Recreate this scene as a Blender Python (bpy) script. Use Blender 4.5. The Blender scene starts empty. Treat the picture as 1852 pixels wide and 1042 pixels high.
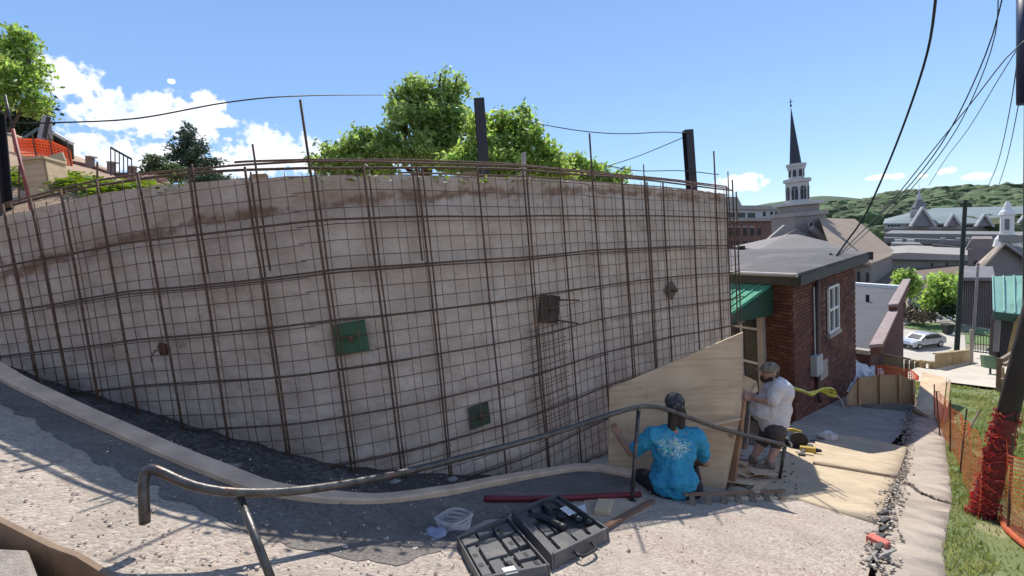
import bpy, bmesh, math, random
from mathutils import Vector, Matrix, noise
from mathutils.geometry import delaunay_2d_cdt
R = math.radians
rnd = random.Random(7)
scene = bpy.context.scene
COL = scene.collection

# ------------------------------------------------------------------ camera
FPX = 848.0
cam_data = bpy.data.cameras.new("camera")
cam_data.sensor_width = 36.0
cam_data.lens = 36.0 * FPX / 1852.0
cam_data.clip_start = 0.05
cam_data.clip_end = 20000.0
cam = bpy.data.objects.new("camera", cam_data)
COL.objects.link(cam)
CAM_R = Matrix.Rotation(R(84.0), 3, 'X') @ Matrix.Rotation(R(-5.0), 3, 'Z')
cam.matrix_world = CAM_R.to_4x4()
scene.camera = cam

# ------------------------------------------------------------------ light
SUN_EL, SUN_AZ = 50.0, 7.0          # azimuth clockwise from +Y
sd = Vector((math.sin(R(SUN_AZ)) * math.cos(R(SUN_EL)), math.cos(R(SUN_AZ)) * math.cos(R(SUN_EL)), math.sin(R(SUN_EL))))
sun_data = bpy.data.lights.new("sun", 'SUN')
sun_data.energy = 4.4
sun_data.angle = R(0.5)
sun_data.color = (1.0, 0.955, 0.88)
sun = bpy.data.objects.new("sun", sun_data)
sun.rotation_mode = 'QUATERNION'
sun.rotation_quaternion = sd.to_track_quat('Z', 'Y')
sun.location = sd * 60
COL.objects.link(sun)
scene.view_settings.view_transform = 'Standard'
scene.view_settings.look = 'None'
scene.view_settings.exposure = 0.42
scene.view_settings.gamma = 1.0
scene.view_settings.use_curve_mapping = False
scene.cycles.max_bounces = 6
scene.cycles.transparent_max_bounces = 12
scene.cycles.use_denoising = True

def ray(px, py):
    return CAM_R @ Vector(((px - 926) / FPX, -(py - 521) / FPX, -1.0))
def W(px, py, z):
    """world point seen at photo pixel (px, py), z metres deep"""
    return ray(px, py) * z

world = bpy.data.worlds.new("World")
scene.world = world
world.use_nodes = True
def build_sky():
    nt = world.node_tree; nt.nodes.clear(); N = nt.nodes.new; L = nt.links.new
    out = N('ShaderNodeOutputWorld')
    sky = N('ShaderNodeTexSky'); sky.sky_type = 'NISHITA'; sky.sun_disc = False
    sky.sun_elevation = R(SUN_EL); sky.sun_rotation = R(SUN_AZ)
    sky.altitude = 300; sky.air_density = 0.8; sky.dust_density = 0.0; sky.ozone_density = 4.0
    bg = N('ShaderNodeBackground'); bg.inputs[1].default_value = 0.15
    cb = N('ShaderNodeBackground'); cb.inputs[1].default_value = 0.95
    tc = N('ShaderNodeTexCoord'); sep = N('ShaderNodeSeparateXYZ'); L(tc.outputs['Generated'], sep.inputs[0])
    def mth(op, a, b=None, c=None):
        n = N('ShaderNodeMath'); n.operation = op
        for i, v in enumerate((a, b, c)):
            if v is None: continue
            if isinstance(v, (int, float)): n.inputs[i].default_value = v
            else: L(v, n.inputs[i])
        return n.outputs[0]
    # deep, even blue: the physical sky evened out with a clear-sky elevation ramp
    el_ = mth('MULTIPLY', mth('ARCSINE', sep.outputs[2]), 2 / math.pi)
    rp = N('ShaderNodeValToRGB'); e = rp.color_ramp.elements
    e[0].position = 0.0; e[0].color = (0.50, 0.69, 0.84, 1); e[1].position = 1.0; e[1].color = (0.07, 0.15, 0.38, 1)
    for p_, c_ in ((0.07, (0.36, 0.58, 0.83)), (0.17, (0.27, 0.47, 0.81)), (0.30, (0.215, 0.385, 0.74)), (0.5, (0.12, 0.24, 0.54))):
        k_ = e.new(p_); k_.color = (*c_, 1)
    L(el_, rp.inputs[0])
    s1 = N('ShaderNodeVectorMath'); s1.operation = 'SCALE'; s1.inputs['Scale'].default_value = 6.0; L(rp.outputs[0], s1.inputs[0])
    mc = N('ShaderNodeMix'); mc.data_type = 'RGBA'; mc.inputs['Factor'].default_value = 0.8; L(sky.outputs[0], mc.inputs[6]); L(s1.outputs[0], mc.inputs[7]); L(mc.outputs[2], bg.inputs[0])
    az = mth('ARCTAN2', sep.outputs[0], sep.outputs[1]); el = mth('ARCSINE', sep.outputs[2])
    blobs = [(118, 148, 52, 36), (95, 130, 30, 26), (200, 205, 62, 34), (290, 212, 66, 42), (340, 222, 55, 36), (270, 180, 30, 16), (377, 186, 24, 16), (392, 222, 36, 11),
             (200, 280, 85, 36), (300, 285, 60, 28), (390, 310, 45, 18), (480, 268, 62, 34), (540, 285, 52, 28), (452, 300, 60, 24), (640, 300, 70, 22), (310, 147, 7, 5),
             (1340, 324, 36, 9), (1330, 338, 48, 11), (1622, 319, 14, 6), (1707, 311, 22, 7), (1768, 319, 28, 9), (1672, 318, 10, 5), (1595, 320, 18, 4),
             (-120, 230, 110, 50), (2050, 320, 80, 14)]
    best = None; B = []
    for (px, py, sx, sy) in blobs:
        d = ray(px, py).normalized(); k = FPX * (1 + ((px - 926) / FPX) ** 2) ** 0.9
        B.append((math.atan2(d.x, d.y), math.asin(d.z), k / (sx * 1.25), k / (sy * 1.25)))
    rc = random.Random(3)                                    # extra clouds out of view, added as white fill for the shaded wall
    for i in range(22):
        a0 = R(66 + i * 10.6 + rc.uniform(-5, 5)); a0 = a0 - 2 * math.pi if a0 > math.pi else a0
        B.append((a0, R(rc.uniform(8, 34)), 1 / R(rc.uniform(8, 15)), 1 / R(rc.uniform(4, 8))))
    for (a0, e0, ku, kv) in B:
        u = mth('MULTIPLY', mth('SUBTRACT', az, a0), ku)
        v = mth('MULTIPLY', mth('SUBTRACT', el, e0), kv)
        s = mth('SQRT', mth('ADD', mth('MULTIPLY', u, u), mth('MULTIPLY', v, v)))
        m = mth('SUBTRACT', 1.0, s)
        best = m if best is None else mth('SMOOTH_MAX', best, m, 0.25)
    n1 = N('ShaderNodeTexNoise'); n1.inputs['Scale'].default_value = 17; n1.inputs['Detail'].default_value = 9; n1.inputs['Roughness'].default_value = 0.62
    L(tc.outputs['Generated'], n1.inputs['Vector'])
    dens = mth('ADD', best, mth('MULTIPLY', mth('SUBTRACT', n1.outputs['Fac'], 0.5), 2.1))
    n3 = N('ShaderNodeTexNoise'); n3.inputs['Scale'].default_value = 70; n3.inputs['Detail'].default_value = 6; L(tc.outputs['Generated'], n3.inputs['Vector'])
    dens = mth('ADD', dens, mth('MULTIPLY', mth('SUBTRACT', n3.outputs['Fac'], 0.5), 1.5))
    mr = N('ShaderNodeMapRange'); mr.interpolation_type = 'SMOOTHSTEP'
    mr.inputs['From Min'].default_value = -0.04; mr.inputs['From Max'].default_value = 0.38
    L(dens, mr.inputs['Value'])
    fac = mth('MULTIPLY', mr.outputs[0], 0.97)
    n2 = N('ShaderNodeTexNoise'); n2.inputs['Scale'].default_value = 24; n2.inputs['Detail'].default_value = 6
    L(tc.outputs['Generated'], n2.inputs['Vector'])
    cr = N('ShaderNodeValToRGB'); cr.color_ramp.elements[0].position = 0.36; cr.color_ramp.elements[0].color = (0.74, 0.82, 0.95, 1)
    cr.color_ramp.elements[1].position = 0.55; cr.color_ramp.elements[1].color = (0.97, 0.98, 1.0, 1)
    L(n2.outputs['Fac'], cr.inputs[0]); L(cr.outputs[0], cb.inputs[0])
    mx = N('ShaderNodeMixShader'); L(fac, mx.inputs[0]); L(bg.outputs[0], mx.inputs[1]); L(cb.outputs[0], mx.inputs[2])
    L(mx.outputs[0], out.inputs[0])
build_sky()

# ------------------------------------------------------------------ ground shape
def GH(x, y):
    k = 0.6
    sp = k * math.log1p(math.exp(-abs(x) / k)) + max(x, 0)          # soft max(x,0)
    sn = x - sp                                                      # soft min(x,0)
    d = 1.463 + 0.344 * sn + 0.17 * sp + 0.22 * y
    if d > 4.2: d = 4.2 + 0.5 * (d - 4.2)
    return -d
def G(px, py, dz=0.0, far=30.0):
    """where the view ray of a photo pixel meets the near ground"""
    r = ray(px, py); a, b = 0.3, None
    z = 0.3
    while z < far:
        p = r * z
        if p.z < GH(p.x, p.y) + dz: b = z; break
        z += 0.1
    if b is None: return r * far
    a = b - 0.1
    for _ in range(20):
        m = (a + b) / 2; p = r * m
        if p.z < GH(p.x, p.y) + dz: b = m
        else: a = m
    return r * b
def onwall(px, py, P, Q):
    """view ray of a pixel met with the vertical plane through plan points P and Q"""
    r = ray(px, py); n = Vector((Q.y - P.y, -(Q.x - P.x)))
    t = (n.x * P.x + n.y * P.y) / (n.x * r.x + n.y * r.y)
    return r * t
def interp(x, tab):
    if x <= tab[0][0]: return tab[0][1]
    for (a, va), (b, vb) in zip(tab, tab[1:]):
        if x <= b:
            t = (x - a) / (b - a); return va + (vb - va) * t
    return tab[-1][1]
def smooth_interp(x, tab):
    """Catmull-Rom through a table"""
    n = len(tab)
    if x <= tab[0][0]:
        return tab[0][1] + (x - tab[0][0]) * (tab[1][1] - tab[0][1]) / (tab[1][0] - tab[0][0])
    if x >= tab[-1][0]:
        return tab[-1][1] + (x - tab[-1][0]) * (tab[-1][1] - tab[-2][1]) / (tab[-1][0] - tab[-2][0])
    for i in range(n - 1):
        if x <= tab[i + 1][0]: break
    x1, y1 = tab[i]; x2, y2 = tab[i + 1]; h = x2 - x1; t = (x - x1) / h
    m1 = (tab[i + 1][1] - tab[i - 1][1]) / (tab[i + 1][0] - tab[i - 1][0]) if i > 0 else (y2 - y1) / h
    m2 = (tab[i + 2][1] - tab[i][1]) / (tab[i + 2][0] - tab[i][0]) if i + 2 < n else (y2 - y1) / h
    return (2*t**3-3*t**2+1)*y1 + (t**3-2*t**2+t)*h*m1 + (-2*t**3+3*t**2)*y2 + (t**3-t**2)*h*m2
def curve_pts(pts, step=0.12):
    """smooth a 3-D polyline (Catmull-Rom)"""
    out = []
    P = [Vector(p) for p in pts]
    if len(P) < 3:
        return P
    P = [P[0] * 2 - P[1]] + P + [P[-1] * 2 - P[-2]]
    for i in range(1, len(P) - 2):
        n = max(2, int((P[i + 1] - P[i]).length / step))
        for k in range(n):
            t = k / n
            a, b, c, d = P[i - 1], P[i], P[i + 1], P[i + 2]
            out.append(0.5 * ((2 * b) + (c - a) * t + (2 * a - 5 * b + 4 * c - d) * t * t + (3 * b - a - 3 * c + d) * t ** 3))
    out.append(P[-2].copy())
    return out

# ------------------------------------------------------------------ materials
MATS = {}
def mat(name, c1, c2=None, scale=4.0, rough=0.8, bump=0.0, bscale=30.0, c3=None, metal=0.0, spec=0.5, detail=6.0, wave=None, pebbles=None, trans=0.0, lo=0.35, hi=0.65, stretch=None, spots=None, island=0.0, coat=0.0):
    if name in MATS: return MATS[name]
    m = bpy.data.materials.new(name); m.use_nodes = True
    nt = m.node_tree; nt.nodes.clear(); N = nt.nodes.new; L = nt.links.new
    out = N('ShaderNodeOutputMaterial'); b = N('ShaderNodeBsdfPrincipled'); L(b.outputs[0], out.inputs[0])
    b.inputs['Roughness'].default_value = rough; b.inputs['Metallic'].default_value = metal
    b.inputs['Specular IOR Level'].default_value = spec
    if coat: b.inputs['Coat Weight'].default_value = coat
    tc = N('ShaderNodeTexCoord'); vec = tc.outputs['Object']
    if stretch:
        mp = N('ShaderNodeMapping'); mp.inputs['Scale'].default_value = stretch; L(vec, mp.inputs[0]); vec = mp.outputs[0]
    c2 = c2 or tuple(x * 0.75 for x in c1)
    nz = N('ShaderNodeTexNoise'); nz.inputs['Scale'].default_value = scale; nz.inputs['Detail'].default_value = detail; nz.inputs['Roughness'].default_value = 0.6
    L(vec, nz.inputs['Vector'])
    cr = N('ShaderNodeValToRGB'); e = cr.color_ramp.elements
    e[0].position = lo; e[0].color = (*c2, 1); e[1].position = hi; e[1].color = (*c1, 1)
    if c3:
        k = e.new((lo + hi) / 2); k.color = (*c3, 1)
    L(nz.outputs['Fac'], cr.inputs[0]); colr = cr.outputs[0]
    hgt = None
    def mix(a, bcol, fac, mode='MIX'):
        x = N('ShaderNodeMix'); x.data_type = 'RGBA'; x.blend_type = mode
        if isinstance(fac, (int, float)): x.inputs['Factor'].default_value = fac
        else: L(fac, x.inputs['Factor'])
        L(a, x.inputs[6])
        if isinstance(bcol, tuple): x.inputs[7].default_value = (*bcol, 1)
        else: L(bcol, x.inputs[7])
        return x.outputs[2]
    if island:
        g = N('ShaderNodeNewGeometry'); hs = N('ShaderNodeHueSaturation')
        a = N('ShaderNodeMapRange'); a.inputs['To Min'].default_value = 1 - island; a.inputs['To Max'].default_value = 1 + island
        L(g.outputs['Random Per Island'], a.inputs['Value']); L(a.outputs[0], hs.inputs['Value'])
        h2 = N('ShaderNodeMapRange'); h2.inputs['To Min'].default_value = 0.485; h2.inputs['To Max'].default_value = 0.515
        L(g.outputs['Random Per Island'], h2.inputs['Value']); L(h2.outputs[0], hs.inputs['Hue'])
        L(colr, hs.inputs['Color']); colr = hs.outputs[0]
    if wave:      # (axis stretch, scale, colour, strength) long wood grain
        ws, wsc, wcol, wst = wave
        mp = N('ShaderNodeMapping'); mp.inputs['Scale'].default_value = ws; L(tc.outputs['Object'], mp.inputs[0])
        wn = N('ShaderNodeTexNoise'); wn.inputs['Scale'].default_value = wsc; wn.inputs['Detail'].default_value = 5; wn.inputs['Distortion'].default_value = 0.6
        L(mp.outputs[0], wn.inputs['Vector'])
        wr = N('ShaderNodeMapRange'); wr.inputs['From Min'].default_value = 0.45; wr.inputs['From Max'].default_value = 0.7; wr.inputs['To Max'].default_value = wst
        L(wn.outputs['Fac'], wr.inputs['Value']); colr = mix(colr, wcol, wr.outputs[0])
    if spots:     # (scale, threshold, colour)
        for (ssc, th, scol, sst) in spots:
            sn = N('ShaderNodeTexNoise'); sn.inputs['Scale'].default_value = ssc; sn.inputs['Detail'].default_value = 4
            L(vec, sn.inputs['Vector'])
            sr = N('ShaderNodeMapRange'); sr.inputs['From Min'].default_value = th; sr.inputs['From Max'].default_value = th + 0.06; sr.inputs['To Max'].default_value = sst
            L(sn.outputs['Fac'], sr.inputs['Value']); colr = mix(colr, scol, sr.outputs[0])
    if pebbles:   # (scale, dark, light, amount)
        ps, pd, pl, pa = pebbles
        vo = N('ShaderNodeTexVoronoi'); vo.inputs['Scale'].default_value = ps; L(vec, vo.inputs['Vector'])
        pr = N('ShaderNodeValToRGB'); pr.color_ramp.elements[0].color = (*pd, 1); pr.color_ramp.elements[1].color = (*pl, 1)
        pr.color_ramp.elements[0].position = 0.15; pr.color_ramp.elements[1].position = 0.85
        sp = N('ShaderNodeSeparateColor'); L(vo.outputs['Color'], sp.inputs[0]); L(sp.outputs[0], pr.inputs[0])
        big = N('ShaderNodeTexNoise'); big.inputs['Scale'].default_value = 2.2; big.inputs['Detail'].default_value = 3; L(vec, big.inputs['Vector'])
        am = N('ShaderNodeMapRange'); am.inputs['From Min'].default_value = 0.35; am.inputs['From Max'].default_value = 0.65; am.inputs['To Min'].default_value = pa * 0.35; am.inputs['To Max'].default_value = pa
        L(big.outputs['Fac'], am.inputs['Value'])
        colr = mix(colr, pr.outputs[0], am.outputs[0])
        hgt = vo.outputs['Distance']
    L(colr, b.inputs['Base Color'])
    if trans:
        t = N('ShaderNodeBsdfTranslucent'); ms = N('ShaderNodeMixShader'); ms.inputs[0].default_value = trans
        hs = N('ShaderNodeHueSaturation'); hs.inputs['Value'].default_value = 1.9; hs.inputs['Saturation'].default_value = 1.15; hs.inputs['Hue'].default_value = 0.485
        L(colr, hs.inputs['Color']); L(hs.outputs[0], t.inputs[0])
        L(b.outputs[0], ms.inputs[1]); L(t.outputs[0], ms.inputs[2]); L(ms.outputs[0], out.inputs[0])
    if bump:
        bn = N('ShaderNodeTexNoise'); bn.inputs['Scale'].default_value = bscale; bn.inputs['Detail'].default_value = 8; bn.inputs['Roughness'].default_value = 0.65
        L(vec, bn.inputs['Vector'])
        h = bn.outputs['Fac']
        if hgt is not None:
            ad = N('ShaderNodeMath'); ad.operation = 'MULTIPLY_ADD'; ad.inputs[1].default_value = -0.8; L(hgt, ad.inputs[0]); L(h, ad.inputs[2]); h = ad.outputs[0]
        bp = N('ShaderNodeBump'); bp.inputs['Strength'].default_value = min(1.0, bump); bp.inputs['Distance'].default_value = 0.02
        L(h, bp.inputs['Height']); L(bp.outputs[0], b.inputs['Normal'])
    MATS[name] = m
    return m

def wall_material():
    m = bpy.data.materials.new("shotcrete"); m.use_nodes = True
    nt = m.node_tree; nt.nodes.clear(); N = nt.nodes.new; L = nt.links.new
    out = N('ShaderNodeOutputMaterial'); b = N('ShaderNodeBsdfPrincipled'); L(b.outputs[0], out.inputs[0])
    b.inputs['Roughness'].default_value = 0.92; b.inputs['Specular IOR Level'].default_value = 0.25
    tc = N('ShaderNodeTexCoord'); uv = N('ShaderNodeUVMap'); uv.uv_map = 'UVMap'
    sep = N('ShaderNodeSeparateXYZ'); L(uv.outputs[0], sep.inputs[0])
    def nz(scale, detail=6, rough=0.6, vec=None, dist=0.0):
        n = N('ShaderNodeTexNoise'); n.inputs['Scale'].default_value = scale; n.inputs['Detail'].default_value = detail
        n.inputs['Roughness'].default_value = rough; n.inputs['Distortion'].default_value = dist
        L(vec or uv.outputs[0], n.inputs['Vector']); return n.outputs['Fac']
    def mr(v, a, c, d=0.0, e=1.0):
        n = N('ShaderNodeMapRange'); n.interpolation_type = 'SMOOTHSTEP'
        for i, q in zip((1, 2, 3, 4), (a, c, d, e)): n.inputs[i].default_value = q
        L(v, n.inputs[0]); return n.outputs[0]
    def ma(op, a, c=None, d=None):
        n = N('ShaderNodeMath'); n.operation = op
        for i, v in enumerate((a, c, d)):
            if v is None: continue
            if isinstance(v, (int, float)): n.inputs[i].default_value = v
            else: L(v, n.inputs[i])
        return n.outputs[0]
    def mix(a, c, f):
        x = N('ShaderNodeMix'); x.data_type = 'RGBA'
        L(f, x.inputs['Factor'])
        for i, v in ((6, a), (7, c)):
            if isinstance(v, tuple): x.inputs[i].default_value = (*v, 1)
            else: L(v, x.inputs[i])
        return x.outputs[2]
    col = mix((0.57, 0.46, 0.37), (0.82, 0.70, 0.59), mr(nz(2.6, 10, 0.7), 0.28, 0.72))
    col = mix(col, (0.72, 0.61, 0.54), mr(nz(9, 6), 0.56, 0.78, 0, 0.55))
    col = mix(col, (0.30, 0.205, 0.15), mr(nz(3.5, 8, 0.75), 0.55, 0.72, 0, 0.6))
    # lime runs: narrow streaks down the face
    mp = N('ShaderNodeMapping'); mp.inputs['Scale'].default_value = (2.6, 0.16, 1); L(uv.outputs[0], mp.inputs[0])
    col = mix(col, (0.76, 0.65, 0.6), mr(nz(2.2, 5, 0.6, mp.outputs[0]), 0.60, 0.74, 0, 0.55))
    # the old joint: a ragged seam of brown soil and broken red brick, v = 0 on the seam
    v = sep.outputs[1]
    vd = ma('ADD', v, ma('MULTIPLY', ma('SUBTRACT', nz(2.3, 8, 0.7), 0.5), 0.34))
    seam = ma('MULTIPLY', mr(ma('ABSOLUTE', vd), 0.015, 0.065, 1, 0), mr(nz(1.7, 7, 0.7), 0.40, 0.52))
    soil = mix((0.16, 0.095, 0.06), (0.34, 0.215, 0.14), mr(nz(14, 6), 0.35, 0.65))
    soil = mix(soil, (0.34, 0.12, 0.085), mr(nz(5, 3), 0.56, 0.63, 0, 0.8))
    col = mix(col, soil, ma('MULTIPLY', seam, 0.80))
    soft = ma('MULTIPLY', mr(ma('ABSOLUTE', vd), 0.05, 0.22, 1, 0), mr(nz(0.9, 4), 0.35, 0.6))
    col = mix(col, (0.34, 0.225, 0.17), ma('MULTIPLY', soft, 0.30))
    L(col, b.inputs['Base Color'])
    bp = N('ShaderNodeBump'); bp.inputs['Strength'].default_value = 0.95; bp.inputs['Distance'].default_value = 0.035
    hh = ma('ADD', nz(16, 10, 0.75), ma('MULTIPLY', nz(3, 4), 2.0))
    L(hh, bp.inputs['Height']); L(bp.outputs[0], b.inputs['Normal'])
    return m

# ------------------------------------------------------------------ mesh builder
class MB:
    def __init__(s): s.v = []; s.f = []; s.uv = None
    def add(s, vs, fs):
        o = len(s.v); s.v += [Vector(p) for p in vs]; s.f += [tuple(i + o for i in f) for f in fs]; return s
    def hexa(s, p):        # 8 points: bottom 4 then top 4
        return s.add(p, [(3, 2, 1, 0), (4, 5, 6, 7), (0, 1, 5, 4), (1, 2, 6, 5), (2, 3, 7, 6), (3, 0, 4, 7)])
    def box(s, c, size, M=None):
        c = Vector(c); x, y, z = (q / 2 for q in size)
        p = [Vector(q) for q in ((-x, -y, -z), (x, -y, -z), (x, y, -z), (-x, y, -z), (-x, -y, z), (x, -y, z), (x, y, z), (-x, y, z))]
        if M is not None: p = [M @ q for q in p]
        return s.hexa([c + q for q in p])
    def prism(s, poly, vec):
        n = len(poly); vec = Vector(vec); a = [Vector(p) for p in poly]
        return s.add(a + [p + vec for p in a], [tuple(range(n))[::-1], tuple(range(n, 2 * n))] + [(i, (i + 1) % n, n + (i + 1) % n, n + i) for i in range(n)])
    def tube(s, pts, r, n=8, cap=True):
        P = [Vector(p) for p in pts]; m = len(P); rr = r if isinstance(r, (list, tuple)) else [r] * m
        up = Vector((0.13, 0.21, 1)).normalized(); ring = []; prev = None
        for i, p in enumerate(P):
            t = (P[min(i + 1, m - 1)] - P[max(i - 1, 0)])
            t = t.normalized() if t.length > 1e-9 else Vector((0, 0, 1))
            if prev is None:
                a = t.cross(up); a = a if a.length > 1e-3 else t.cross(Vector((1, 0, 0)))
            else:
                a = prev - t * prev.dot(t)
                if a.length < 1e-4: a = t.cross(up)
            a.normalize(); b = t.cross(a); prev = a
            ring += [p + (a * math.cos(2 * math.pi * k / n) + b * math.sin(2 * math.pi * k / n)) * rr[i] for k in range(n)]
        fs = []
        for i in range(m - 1):
            for k in range(n):
                fs.append((i * n + k, i * n + (k + 1) % n, (i + 1) * n + (k + 1) % n, (i + 1) * n + k))
        if cap: fs += [tuple(range(n))[::-1], tuple(range((m - 1) * n, m * n))]
        return s.add(ring, fs)
    def beam(s, a, b, w, h, up=(0, 0, 1)):
        a, b = Vector(a), Vector(b); t = (b - a).normalized(); u = Vector(up); x = t.cross(u)
        if x.length < 1e-3: x = t.cross(Vector((0, 1, 0)))
        x.normalize(); y = x.cross(t)
        q = [(-w/2, -h/2), (w/2, -h/2), (w/2, h/2), (-w/2, h/2)]
        return s.hexa([a + x * i + y * j for i, j in q] + [b + x * i + y * j for i, j in q])
    def lathe(s, c, prof, n=16):
        c = Vector(c); vs = []; fs = []
        for (r, z) in prof:
            vs += [c + Vector((r * math.cos(2 * math.pi * (k + .5) / n), r * math.sin(2 * math.pi * (k + .5) / n), z)) for k in range(n)]
        for i in range(len(prof) - 1):
            for k in range(n):
                fs.append((i * n + k, i * n + (k + 1) % n, (i + 1) * n + (k + 1) % n, (i + 1) * n + k))
        fs += [tuple(range(n))[::-1], tuple(range((len(prof) - 1) * n, len(prof) * n))]
        return s.add(vs, fs)
    def grid(s, rows):
        n = len(rows[0]); vs = [p for r in rows for p in r]
        return s.add(vs, [(i * n + j, i * n + j + 1, (i + 1) * n + j + 1, (i + 1) * n + j) for i in range(len(rows) - 1) for j in range(n - 1)])
    def ball(s, c, r, M=None, seg=10, rings=7):
        c = Vector(c); rx, ry, rz = r if isinstance(r, (tuple, list)) else (r, r, r); vs = [Vector((0, 0, rz))]; fs = []
        for i in range(1, rings):
            th = math.pi * i / rings
            for k in range(seg):
                ph = 2 * math.pi * k / seg
                vs.append(Vector((rx * math.sin(th) * math.cos(ph), ry * math.sin(th) * math.sin(ph), rz * math.cos(th))))
        vs.append(Vector((0, 0, -rz))); last = len(vs) - 1
        for k in range(seg):
            fs.append((0, 1 + k, 1 + (k + 1) % seg)); b = 1 + (rings - 2) * seg
            fs.append((last, b + (k + 1) % seg, b + k))
        for i in range(rings - 2):
            for k in range(seg):
                a = 1 + i * seg
                fs.append((a + k, a + seg + k, a + seg + (k + 1) % seg, a + (k + 1) % seg))
        if M is not None: vs = [M @ v for v in vs]
        return s.add([c + v for v in vs], fs)

def tag(o, label=None, cat=None, group=None, kind=None):
    for k, v in (('label', label), ('category', cat), ('group', group), ('kind', kind)):
        if v: o[k] = v
    return o
def thing(name, label, cat, loc=(0, 0, 0), group=None):
    o = bpy.data.objects.new(name, None); o.empty_display_size = 0.2
    COL.objects.link(o); o.location = loc
    return tag(o, label, cat, group)
def wloc(o):
    p = Vector((0, 0, 0))
    while o: p += o.location; o = o.parent
    return p
def obj(name, mb, m, parent=None, smooth=False, bevel=0.0, kind=None, fix=True):
    """link the builder's world-space geometry as ONE mesh object"""
    if parent is not None: org = wloc(parent)
    else:
        xs = [v.x for v in mb.v]; ys = [v.y for v in mb.v]; zs = [v.z for v in mb.v]
        org = Vector(((min(xs) + max(xs)) / 2, (min(ys) + max(ys)) / 2, min(zs)))
        if kind == 'structure': org = Vector((0, 0, 0))
    me = bpy.data.meshes.new(name)
    me.from_pydata([v - org for v in mb.v], [], mb.f)
    if fix:
        bm = bmesh.new(); bm.from_mesh(me); bmesh.ops.recalc_face_normals(bm, faces=bm.faces); bm.to_mesh(me); bm.free()
    if smooth: me.polygons.foreach_set('use_smooth', [True] * len(me.polygons))
    if m: me.materials.append(m)
    o = bpy.data.objects.new(name, me); COL.objects.link(o)
    if parent is not None: o.parent = parent
    else: o.location = org
    if bevel:
        bv = o.modifiers.new('bevel', 'BEVEL'); bv.width = bevel; bv.segments = 2; bv.limit_method = 'ANGLE'
    if kind: o['kind'] = kind
    return o
def solo(name, mb, m, label, cat, group=None, **k):
    return tag(obj(name, mb, m, **k), label, cat, group)
def share(name, mesh_obj, parent, loc=None, M=None):
    c = bpy.data.objects.new(name, mesh_obj.data if hasattr(mesh_obj, 'data') else mesh_obj); COL.objects.link(c); c.parent = parent
    if M is not None: c.matrix_basis = M
    elif loc is not None: c.location = loc
    return c
def patch(name, outline, m, dz=0.0, step=0.25, kind='structure', hfun=None, rough=0.0, thick=0.0):
    """ground patch: outline of world points, height from the ground function"""
    hf = hfun or (lambda x, y: GH(x, y))
    P = [Vector((p[0], p[1])) for p in outline]; B = []
    for i, p in enumerate(P):
        q = P[(i + 1) % len(P)]; n = max(1, int((q - p).length / step))
        for k in range(n):
            B.append(p.lerp(q, k / n))
    xs = [p.x for p in B]; ys = [p.y for p in B]
    def inside(x, y):
        c = False; j = len(P) - 1
        for i in range(len(P)):
            if (P[i].y > y) != (P[j].y > y) and x < (P[j].x - P[i].x) * (y - P[i].y) / (P[j].y - P[i].y) + P[i].x: c = not c
            j = i
        return c
    pts = list(B); x = min(xs) + step / 2
    while x < max(xs):
        y = min(ys) + step / 2
        while y < max(ys):
            if inside(x, y): pts.append(Vector((x + rnd.uniform(-.2, .2) * step, y + rnd.uniform(-.2, .2) * step)))
            y += step
        x += step
    nb = len(B)
    vo, _, fo, _, _, _ = delaunay_2d_cdt(pts, [], [list(range(nb))], 1, 1e-5)
    mb = MB()
    mb.v = [Vector((v.x, v.y, hf(v.x, v.y) + dz + (rough * (noise.noise(Vector((v.x * 3, v.y * 3, 0)))) if rough else 0))) for v in vo]
    mb.f = [tuple(f) for f in fo]
    o = obj(name, mb, m, kind=kind, smooth=True)
    bm = bmesh.new(); bm.from_mesh(o.data)
    for f in bm.faces:
        if f.normal.z < 0: f.normal_flip()
    bm.to_mesh(o.data); bm.free()
    if thick:
        md = o.modifiers.new('solid', 'SOLIDIFY'); md.thickness = thick; md.offset = -1
    return o

# shared materials
M_rebar = mat("rusty_steel", (0.165, 0.098, 0.062), (0.075, 0.047, 0.034), 30, 0.85, 0.5, 120, spots=[(9, 0.62, (0.24, 0.115, 0.055), 0.8)])
M_wire = mat("rusty_wire", (0.23, 0.145, 0.10), (0.12, 0.078, 0.058), 14, 0.85)
M_ply = mat("plywood", (0.66, 0.49, 0.31), (0.54, 0.38, 0.23), 2.5, 0.7, 0.15, 60, wave=((1, 1, 12), 1.6, (0.34, 0.21, 0.11), 0.55), spots=[(3.2, 0.70, (0.25, 0.15, 0.08), 0.7)])
M_lumber = mat("lumber", (0.50, 0.33, 0.18), (0.36, 0.22, 0.12), 5, 0.75, 0.2, 70)
M_lumber_old = mat("weathered_lumber", (0.30, 0.20, 0.13), (0.19, 0.125, 0.08), 6, 0.85, 0.2, 70)
M_conc = mat("concrete", (0.44, 0.39, 0.335), (0.34, 0.30, 0.26), 3, 0.9, 0.35, 45, spots=[(7, 0.63, (0.24, 0.2, 0.17), 0.5)])
M_iron = mat("dark_painted_steel", (0.022, 0.024, 0.032), (0.035, 0.03, 0.03), 8, 0.5, 0.15, 60)
M_black = mat("black_rubber", (0.012, 0.012, 0.013), (0.02, 0.02, 0.02), 8, 0.6)
M_white = mat("white_paint", (0.78, 0.78, 0.76), (0.66, 0.66, 0.64), 6, 0.55)
M_glass = mat("dark_glass", (0.03, 0.035, 0.04), (0.05, 0.055, 0.06), 2, 0.12)
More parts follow.
